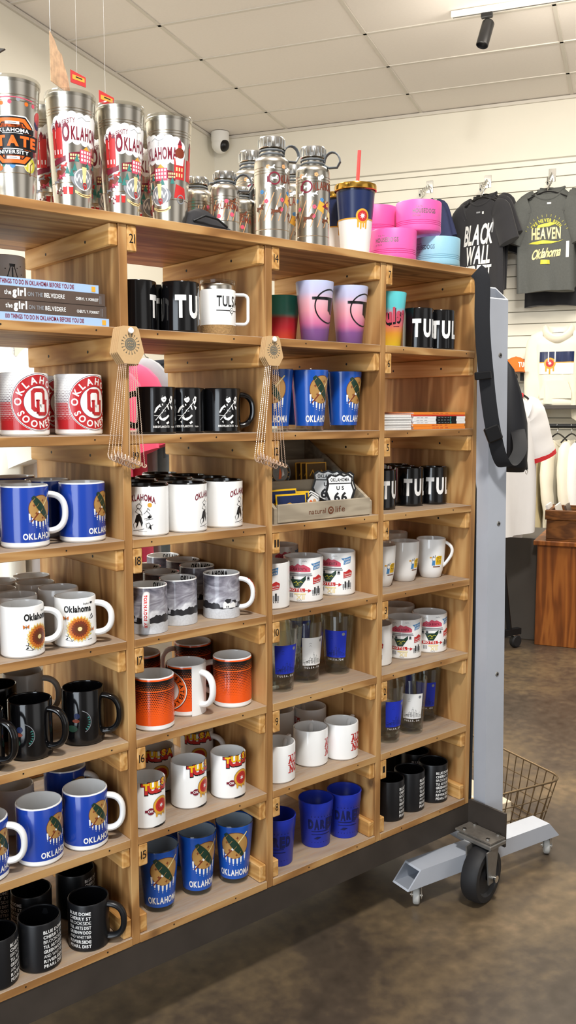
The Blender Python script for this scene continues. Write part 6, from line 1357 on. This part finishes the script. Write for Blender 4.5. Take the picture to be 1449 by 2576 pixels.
def art_heaven():
    a = Art()
    a.text('HEAVEN', 0, .395, .085, 'cream_p', 0, bold=.03, w=.215, track=.08); a.poly([(-.10, .375), (-.02, .385), (.10, .372), (.13, .385), (.04, .36), (-.06, .355), (-.13, .365)], 'lime', 0); a.arc("I'VE NEVER BEEN", 0, .40, .122, .026, 'lime', 0, 90, .03, .12, sx=.75)
    a.poly([(-.06, .50), (.03, .52), (.07, .505), (.02, .488), (-.03, .482), (-.07, .478)], 'lime', 0)
    a.text('Oklahoma', 0, .255, .070, 'cream_p', 0, bold=.03, w=.215, slant=.25, track=-.02, warp=lambda x, y: (x, y + x * .12)); a.poly([(-.035, .205), (.035, .205), (.032, .235), (-.033, .238)], 'lime', 0)
    for i in range(13): q = radians(20 + 140 * i / 12); a.line([(.156 * cos(q), .41 + .152 * sin(q)), (.170 * cos(q), .41 + .168 * sin(q))], .0025, 'lime', 0)
    a.rect(.150, .25, .172, .37, 'wht', 0); a.rect(.0, .655, .03, .668, 'wht', 0)
    return a
def tee_stack(b, zt, mat, art, nm, hooklabel, count=4, turn=0):
    waterfall(b, zt, hooklabel)
    for i in range(count):
        q = ['front', 'second', 'third', 'rear'][i]; d = .325 - .065 * i; z = zt - .285 + .026 * i
        lab = f'{nm}, {q} of the shirts on its wall hook' if i == 0 else f'{nm.split(" with")[0].split(" half")[0]}, {q} in the file behind the front one on its wall hook'
        hanger(None, AB(A0 - .024 - d, b, z + .048), FACE + turn, f'black hanger carrying the {q} {nm.split(" with")[0]}', f'hangers of {nm.split(" with")[0]}s', .34)
        t = thing('t_shirt', lab, 't-shirt', AB(A0 - .024 - d, b - (.0 if i == 0 else .012 * i), z - .68), FACE + turn, f'{nm.split(" with")[0]}s on the wall')
        shirt(t, .40 if i else .42, .73 + (0 if i == 0 else .045 if i == 3 else .02), .058, mat, None, .26, 20 + 4 * (i % 2), i + 3, art if i == 0 else None)
tee_stack(1.195, 3.205, 'tee_black', art_blackwall, 'black T-shirt with white lettering BLACK WALL', 'chrome hook holding the black lettered T-shirts', 3, radians(-24))
tee_stack(.690, 3.21, 'tee_grey', art_heaven, 'charcoal T-shirt with yellow HEAVEN print', 'chrome hook holding the charcoal HEAVEN T-shirts', 3)
b_ = .690 - .03; d_ = .145
t = thing('t_shirt', 'longer black T-shirt whose hem shows below the charcoal ones', 't-shirt', AB(A0 - .024 - .098, b_, 2.160), FACE); shirt(t, .41, .80, .05, 'tee_black', None, .28, 22, 77)
hanger(None, AB(A0 - .024 - .098, b_, 2.160 + .76), FACE, 'black hanger carrying the longer black T-shirt', None, .34)
tee_stack(1.675, 3.205, 'tee_navy', None, 'navy T-shirt half hidden by the pet bowls', 'chrome hook above the pet bowls', 2, radians(-30))
# --- hoodie on a torso form on the dark wall shelf
def wall_shelf(b0, b1, z, dep, mat, label, nm='wall_shelf', th=.03):
    t = thing(nm, label, 'shelf', AB(A0 - .024, (b0 + b1) / 2, z), FACE); w_ = abs(b1 - b0) / 2; mb = MB(); mb.box(-w_, w_, -dep, -.0005, -th, 0, mat, .002); mb.build('board', t)
    m = MB()
    for x in (-w_ + .06, w_ - .06): m.box(x - .012, x + .012, -dep * .7, -.0005, -th - .06, -th, 'black_steel')
    m.build('bracket', t)
wall_shelf(.10, 1.05, 1.375, .34, 'dkpanel', 'dark wall shelf under the cream hoodie')
wall_shelf(.80, 1.12, 1.640, .28, 'clear', 'small clear shelf holding the orange cap', th=.008)
hd = thing('hoodie', 'cream hoodie with flag and sun print standing on the dark wall shelf', 'hoodie', AB(A0 - .20, .590, 1.377), FACE)
def art_hood():
    a = Art(); a.rect(-.130, .335, .130, .415, 'navy', 0); a.rect(-.130, .328, .130, .336, 'gold', 1); a.rect(-.130, .240, .130, .328, 'wht', 0); a.disc(-.05, .325, .044, 'gold', 2, 26); a.disc(-.05, .325, .031, 'amber', 3, 26); a.disc(-.05, .325, .028, 'sunred', 4, 26); star(a, -.05, .325, .016, .007, 8, 'wht', 5)
    for x, h in ((-.078, .05), (-.05, .07), (-.022, .048)): a.rect(x - .006, .31 - h, x + .006, .31, 'gold', 1)
    for x in (-.062, -.012): a.rect(x - .004, .335, x + .004, .42, 'wht', 6)
    return a
shirt(hd, .365, .56, .17, 'cream', None, long_=True, seed=9, art=art_hood, neck=.10, spread=.022)
mb = MB(); mb.tube(collar_pts(.100, .070, .590, .080, 30), .024, 'cream', 12, closed=True, rb=.040); mb.ball((0, .075, .555), .095, 'cream', 22, (1.1, .45, .7)); mb.add([(.098 * cos(t), .068 * sin(t), .575 - (.060 if sin(t) < 0 else .0) * abs(sin(t))) for t in [2 * pi * i / 24 for i in range(24)]], [tuple(range(24))], 'greytee'); mb.build('hood', hd)
mb = MB(); mb.prism([(-.12, .05), (.12, .05), (.12, .10), (.085, .19), (-.085, .19), (-.12, .10)], -.008, 0, 'cream', O=(0, -.088, 0)); mb.build('pocket', hd); mb = MB(); mb.tube([(.186 * cos(t), .088 * sin(t), .02) for t in [2 * pi * i / 40 for i in range(40)]], .012, 'cream', 8, closed=True, rb=.03); mb.build('hem_band', hd)
# --- orange cap
cp = thing('baseball_cap', 'orange baseball cap lettered TUL on the clear wall shelf', 'cap', AB(A0 - .165, .915, 1.6405), FACE + radians(14))
mb = MB(); R = .088; prof = [(R, 0), (R * 1.0, .03), (R * .94, .065), (R * .76, .098), (R * .45, .117), (R * .12, .123), (0, .1235)]; mb.lathe([(R - .004, .001)] + prof, 'capm', 40)
a = Art(); a.text('TULSA', .050, .040, .040, 'wht', 1, bold=.05, w=.125); a.wrap(mb, lambda v: R * (1.0 - .25 * max(0, (v - .03) / .06) ** 2 * .55), R, -pi / 2 + .25); mb.build('crown', cp)
mb = MB(); vs = []; fs = []
for i in range(15):
    t = -pi / 2 + (i - 7) * .155
    for k in range(6): q = k / 5; e = 1 + (.75 * (1 - ((i - 7) / 7.2) ** 2)) * q; vs.append((R * cos(t) * (1 + .06 * q), R * sin(t) * e, .010 - .020 * q * q - .012 * ((i - 7) / 7) ** 2 * q + .012))
for i in range(14):
    for k in range(5): a_ = i * 6 + k; fs.append((a_, a_ + 1, a_ + 7, a_ + 6))
mb.add(vs, fs, 'capm', True); mb.add([(x, y, z - .004) for x, y, z in vs], fs, 'capm', True); mb.build('visor', cp); mb = MB(); mb.ball((0, 0, .124), .007, 'capm', 10, (1, 1, .6)); mb.build('button', cp)

# --- wall rail with cream shirts on black hangers
rl = thing('hanging_rail', 'black rail with cream shirts below the dark wall shelf', 'rail', AB(A0 - .40, .42, 1.215), FACE); mb = MB(); mb.tube([(-.75, 0, 0), (.42, 0, 0)], .017, 'black_steel', 14); mb.build('bar', rl)
mb = MB()
for x in (-.70, .38): mb.box(x - .012, x + .012, 0, .375, -.012, .012, 'black_steel')
mb.build('bracket', rl)
for i in range(7):
    b = .66 - .105 * i
    hanger(None, AB(A0 - .40, b, 1.215 - .087), FACE + radians(72), f'black hanger number {["one", "two", "three", "four", "five", "six", "seven"][i]} along the wall rail from the hanging bag side', 'hangers on the wall rail')
    t = thing('shirt', f'{["beige", "cream", "cream", "off-white", "cream", "beige", "off-white"][i]} long-sleeved shirt, {["first", "second", "third", "fourth", "fifth", "sixth", "seventh"][i]} on the wall rail from the red-trimmed shirts', 'shirt', AB(A0 - .40, b, .395), FACE + radians(72 + (i % 3) * 4), 'shirts on the wall rail')
    shirt(t, .46, .70, .075, ['beige', 'cream', 'cream', 'whitetee', 'cream', 'beige', 'whitetee'][i], None, long_=True, seed=20 + i)

# --- dark low counter with wooden front, crate and books
ct = thing('display_counter', 'low counter with brown wooden panel and dark end panel', 'counter', AB(5.19, .485, 0), FACE + radians(-2))
mb = MB(); mb.box(0, .95, 0, .60, 0, .575, 'brown_wood', .003); mb.build('front_panel', ct); mb = MB(); mb.box(-.02, .98, -.02, .62, .576, .602, 'brown_wood', .003); mb.build('worktop', ct)
mb = MB(); mb.box(-.36, -.002, .10, .60, 0, .60, 'dkpanel', .003); mb.build('end_panel', ct)
cr = thing('wooden_crate', 'stained wooden crate of papers standing on the low counter', 'crate', AB(5.19, .44, .6035), FACE + radians(-2)); mb = MB()
for x0, x1, y0, y1 in ((0, .55, 0, .014), (0, .55, .32, .334), (0, .014, .014, .32), (.536, .55, .014, .32)): mb.box(x0, x1, y0, y1, .010, .118, 'crate', .003); mb.box(x0 - .008, x1 + .008, y0 - .008, y1 + .008, .118, .172, 'crate', .003)
mb.box(0, .55, 0, .334, 0, .010, 'crate'); mb.build('body', cr)
for i in range(3):
    t = thing('booklet', f'pale booklet leaning in the wooden crate, {["first", "second", "third"][i]} from its end', 'booklet', AB(5.19, .44, .6145) + Matrix.Rotation(FACE + radians(-2), 3, 'Z') @ Vector((.04 + .05 * i, .03, 0)), FACE + radians(-2), 'booklets in the crate'); mb = MB(); X = Matrix.Rotation(radians(-16), 4, 'Y'); mb.box(0, .012, 0, .20, .004, .19, ['mag_white', 'eva', 'book_dark'][i], X=X); mb.build('cover', t)

# --- black rolling rack with red-trimmed white shirts, turned half away from the camera
RR = ROOM_ROT + radians(54); RO = AB(4.82, .630, 0); Qk = Matrix.Rotation(RR, 3, 'Z')
rk = thing('rolling_rack', 'black rolling garment rack with angled legs behind the grey post', 'garment rack', RO, RR)
mb = MB(); mb.tube([(0, -.06, 1.50), (0, 1.30, 1.50)], .016, 'black_steel', 12); mb.build('top_bar', rk)
mb = MB()
for y in (.12, 1.25):
    for x in (-.20, .20): mb.tube([(x, y, .10), (x * .25, y, .95), (0, y, 1.49)], .015, 'black_steel', 10)
    mb.box(-.28, .28, y - .016, y + .016, .075, .110, 'black_steel')
mb.box(-.016, .016, .12, 1.25, .12, .15, 'black_steel'); mb.build('frame', rk)
for y in (.12, 1.25):
    for x in (-.25, .25):
        m = MB(); m.lathe([(0, -.018), (.030, -.018), (.037, -.010), (.037, .010), (.030, .018), (0, .018)], 'rubber', 24, X=Matrix.Translation((x, y, .037)) @ Matrix.Rotation(pi / 2, 4, 'X')); m.box(x - .020, x + .020, y - .012, y + .012, .055, .075, 'chrome'); m.build('caster', rk)
rinfo = [('whitetee', 'redtrim', 'white T-shirt with red sleeve bands, foremost on the black rack', -.02), ('whitetee', 'redtrim', 'white T-shirt with red sleeve bands, second on the black rack', .06), ('tee_black', 'whitetee', 'black shirt with white banded hem behind the white T-shirts', .18), ('whitetee', 'redtrim', 'white T-shirt with red bands, third on the black rack', .27), ('tee_black', None, 'black T-shirt in the middle of the black rack', .36), ('khaki', None, 'khaki garment hanging low on the black rack', .46), ('cloth_dk', None, 'dark garment hanging beside the khaki one', .56), ('khaki', None, 'pale khaki garment at the far end of the black rack', .66)]
for i, (m_, tr, lab, dy) in enumerate(rinfo):
    p = RO + Qk @ Vector((0, dy, 0)); zz = 1.50 - .087
    hanger(None, (p.x, p.y, zz), RR, f'black hanger {["one", "two", "three", "four", "five", "six", "seven", "eight"][i]} on the black rolling rack counted from its free end', 'hangers on the rolling rack', .34)
    t = thing('shirt', lab, 'shirt', (p.x, p.y, zz - .735 - (.0, .03, .05, .02, .02, .10, .04, .12)[i]), RR + radians(3 if i % 2 else -3), 'shirts on the black rolling rack'); shirt(t, .40, .73, .07, m_, tr, .24, 20, 40 + i)

# ================================================================= BACKGROUND SEEN THROUGH THE OPEN BACK
r2 = thing('garment_rack', 'chrome garment rack of pink and tie-dye shirts behind the shelf', 'garment rack', (1.66, 2.86, 0), radians(20))
mb = MB(); mb.tube([(-1.0, 0, 1.545), (.45, 0, 1.545)], .014, 'chrome', 12); mb.build('top_bar', r2); mb = MB()
for x in (-1.0, .45): mb.tube([(x, 0, .03), (x, 0, 1.545)], .013, 'chrome', 12); mb.tube([(x, -.25, .03), (x, .25, .03)], .013, 'chrome', 10)
mb.build('frame', r2)
seqs = [('pinktee', 'pink T-shirt nearest the shelf divider on the chrome rack', -.30), ('pinktee', 'pink T-shirt, second on the chrome rack', -.23), ('greytee', 'grey T-shirt between pink and tie-dye ones', -.16), ('tiedye', 'pale blue tie-dye T-shirt on the chrome rack', -.09), ('tiedye', 'second pale blue tie-dye T-shirt on the chrome rack', -.02), ('tee_black', 'black T-shirt at the end of the chrome rack', .06), ('whitetee', 'white T-shirt, nearest of the white ones on the chrome rack', -.52), ('whitetee', 'white T-shirt, middle of the white ones on the chrome rack', -.58), ('whitetee', 'white T-shirt, farthest of the white ones on the chrome rack', -.68), ('cream', 'cream T-shirt beside the white ones on the chrome rack', -.78)]
Q2 = Matrix.Rotation(radians(20), 3, 'Z')
for i, (m_, lab, dx) in enumerate(seqs):
    p = Vector((1.66, 2.86, 0)) + Q2 @ Vector((dx, 0, 0)); hanger(None, (p.x, p.y, 1.545 - .087), radians(110), 'hanger carrying the ' + lab, 'hangers on the chrome rack')
    t = thing('t_shirt', lab, 't-shirt', (p.x, p.y, 1.545 - .087 - .66 + (.02 * (i % 3))), radians(110 + 5 * (i % 2)), 'T-shirts on the chrome rack'); shirt(t, .42, .66, .08, m_, None, .19, 18, 60 + i)
t = thing('wooden_post', 'brown wooden post behind the books at the photo left edge', 'post', (1.13, 3.20, 0)); mb = MB(); mb.box(-.045, .045, -.02, .02, 0, 1.60, 'ply_z', .003); mb.build('upright', t); mb = MB(); mb.box(-.2, .2, -.2, .2, 0, .03, 'crate', .003); mb.build('foot', t)
t = thing('box_stack_table', 'pale low table behind the first bay', 'table', (1.15, 2.70, 0)); mb = MB(); mb.box(-.35, .35, -.20, .20, .66, .70, 'tray', .003); mb.build('top', t)
for x in (-.31, .31):
    for y in (-.16, .16): mb = MB(); mb.box(x - .02, x + .02, y - .02, y + .02, 0, .66, 'tray', .002); mb.build('leg', t)
t = thing('boxed_candle', 'white box with red and yellow band on the low table behind the shelf', 'box', (1.09, 2.66, .7005)); mb = MB(); mb.box(-.05, .05, -.04, .04, 0, .16, 'plastic_white', .002); mb.box(-.0505, .0505, -.0405, .0405, .10, .125, 'sunred'); mb.box(-.0505, .0505, -.0405, .0405, .075, .10, 'gold'); mb.build('body', t)
t = thing('wooden_box', 'small brown wooden box beside the banded white box', 'box', (1.22, 2.66, .7005)); mb = MB(); mb.box(-.04, .04, -.04, .04, 0, .15, 'crate', .003); mb.build('body', t); mb = MB(); mb.box(-.043, .043, -.043, .043, .1502, .165, 'crate', .002); mb.build('lid', t)

# hanging cards above the tumblers
t = thing('hanging_poster', 'old printed poster hanging by a thread above the steel tumblers', 'poster', (1.262, 2.612, 2.29), radians(38)); mb = MB(); pts = [(0, 0), (.13, 0), (.11, .05), (.085, .08), (.075, .10), (.05, .105), (.03, .125), (0, .14)]; mb.prism(pts, -.001, .001, 'posterm', O=(-.05, 0, 0)); mb.build('sheet', t); mb = MB(); mb.tube([(-.045, 0, .139), (-.055, 0, HC - 2.296)], .0006, 'wht', 5); mb.build('thread', t)
for i, (x, y, z, lab) in enumerate(((1.312, 2.59, 2.315, 'red and yellow printed card hanging behind the poster'), (1.385, 2.552, 2.262, 'red and yellow printed card next to the last tumbler rim'))):
    t = thing('hanging_card', lab, 'card', (x, y, z), radians(-10), 'red and yellow hanging cards'); mb = MB(); mb.prism([(-.02, -.01), (.026, -.018), (.026, .010), (-.02, .026)], -.002, .002, 'sunred'); mb.prism([(-.015, .0), (.022, -.006), (.022, .006), (-.015, .013)], -.0028, -.002, 'gold'); mb.prism([(-.005, .005), (.015, .001), (.015, .004), (-.005, .0085)], -.0034, -.0028, 'ink'); mb.build('sheet', t); mb = MB(); mb.tube([(0, 0, .014), (0, 0, HC - z - .006)], .00025, 'wht', 5); mb.build('thread', t)
t = thing('hanging_sign', 'dark triangular sign corner at the photo left edge above the tumblers', 'sign', (.930, 2.32, 2.20), radians(-40)); mb = MB(); mb.prism([(-.12, -.06), (.045, .030), (-.12, .045)], -.004, .004, 'dkpanel'); mb.build('panel', t); mb = MB(); mb.tube([(-.06, 0, .036), (-.06, 0, HC - 2.206)], .0008, 'black_steel', 5); mb.build('thread', t)

# ================================================================= CEILING FITTINGS
cmx = thing('security_camera', 'white dome security camera in the ceiling corner', 'camera', AB(A0 - .13, B0 - .12, 3.705), radians(-100))
mb = MB(); mb.lathe([(0, .0), (.075, .0), (.08, .02), (.08, .09), (0, .09)], 'plastic_white', 32); mb.build('mount', cmx); mb = MB(); mb.ball((0, 0, -.01), .078, 'plastic_white', 28); mb.build('dome', cmx); mb = MB(); mb.ball((.030, .012, -.022), .058, 'plastic_black', 24); mb.build('lens', cmx)
tr = thing('track_light', 'white ceiling track with one black spotlight', 'track light', AB(5.87, 1.165, HC - .007), RA - pi / 2)
mb = MB(); mb.box(0, 2.2, -.018, .018, -.036, 0, 'plastic_white', .003); mb.box(.01, 2.19, -.007, .007, -.0368, -.036, 'grey_metal'); mb.build('rail', tr)
mb = MB(); mb.box(.185, .255, -.016, .016, -.066, -.037, 'plastic_black', .004); mb.tube([(.22, 0, -.06), (.22, 0, -.10)], .008, 'plastic_black', 10); mb.build('adapter', tr)
X = Matrix.Translation((.215, .0, -.15)) @ Matrix.Rotation(radians(12), 4, 'Y') @ Matrix.Rotation(radians(-14), 4, 'X'); mb = MB(); mb.lathe([(0, .075), (.03, .072), (.038, .06), (.038, -.085), (.035, -.088), (.033, -.07), (0, -.065)], 'plastic_black', 32, X=X); mb.build('spotlight_head', tr)
gl = bpy.data.lights.new('ceiling_glow', 'POINT'); gl.energy = 6; gl.color = WARM; gl.shadow_soft_size = .12; o = bpy.data.objects.new('glow_fill', gl); COL.objects.link(o); o.location = AB(5.62, 1.02, HC - .40)  # added point light without a fitting, makes the glow on the ceiling

# tidy: no unused prototypes remain
for o in list(bpy.data.objects):
    if '_new' in o: del o['_new']
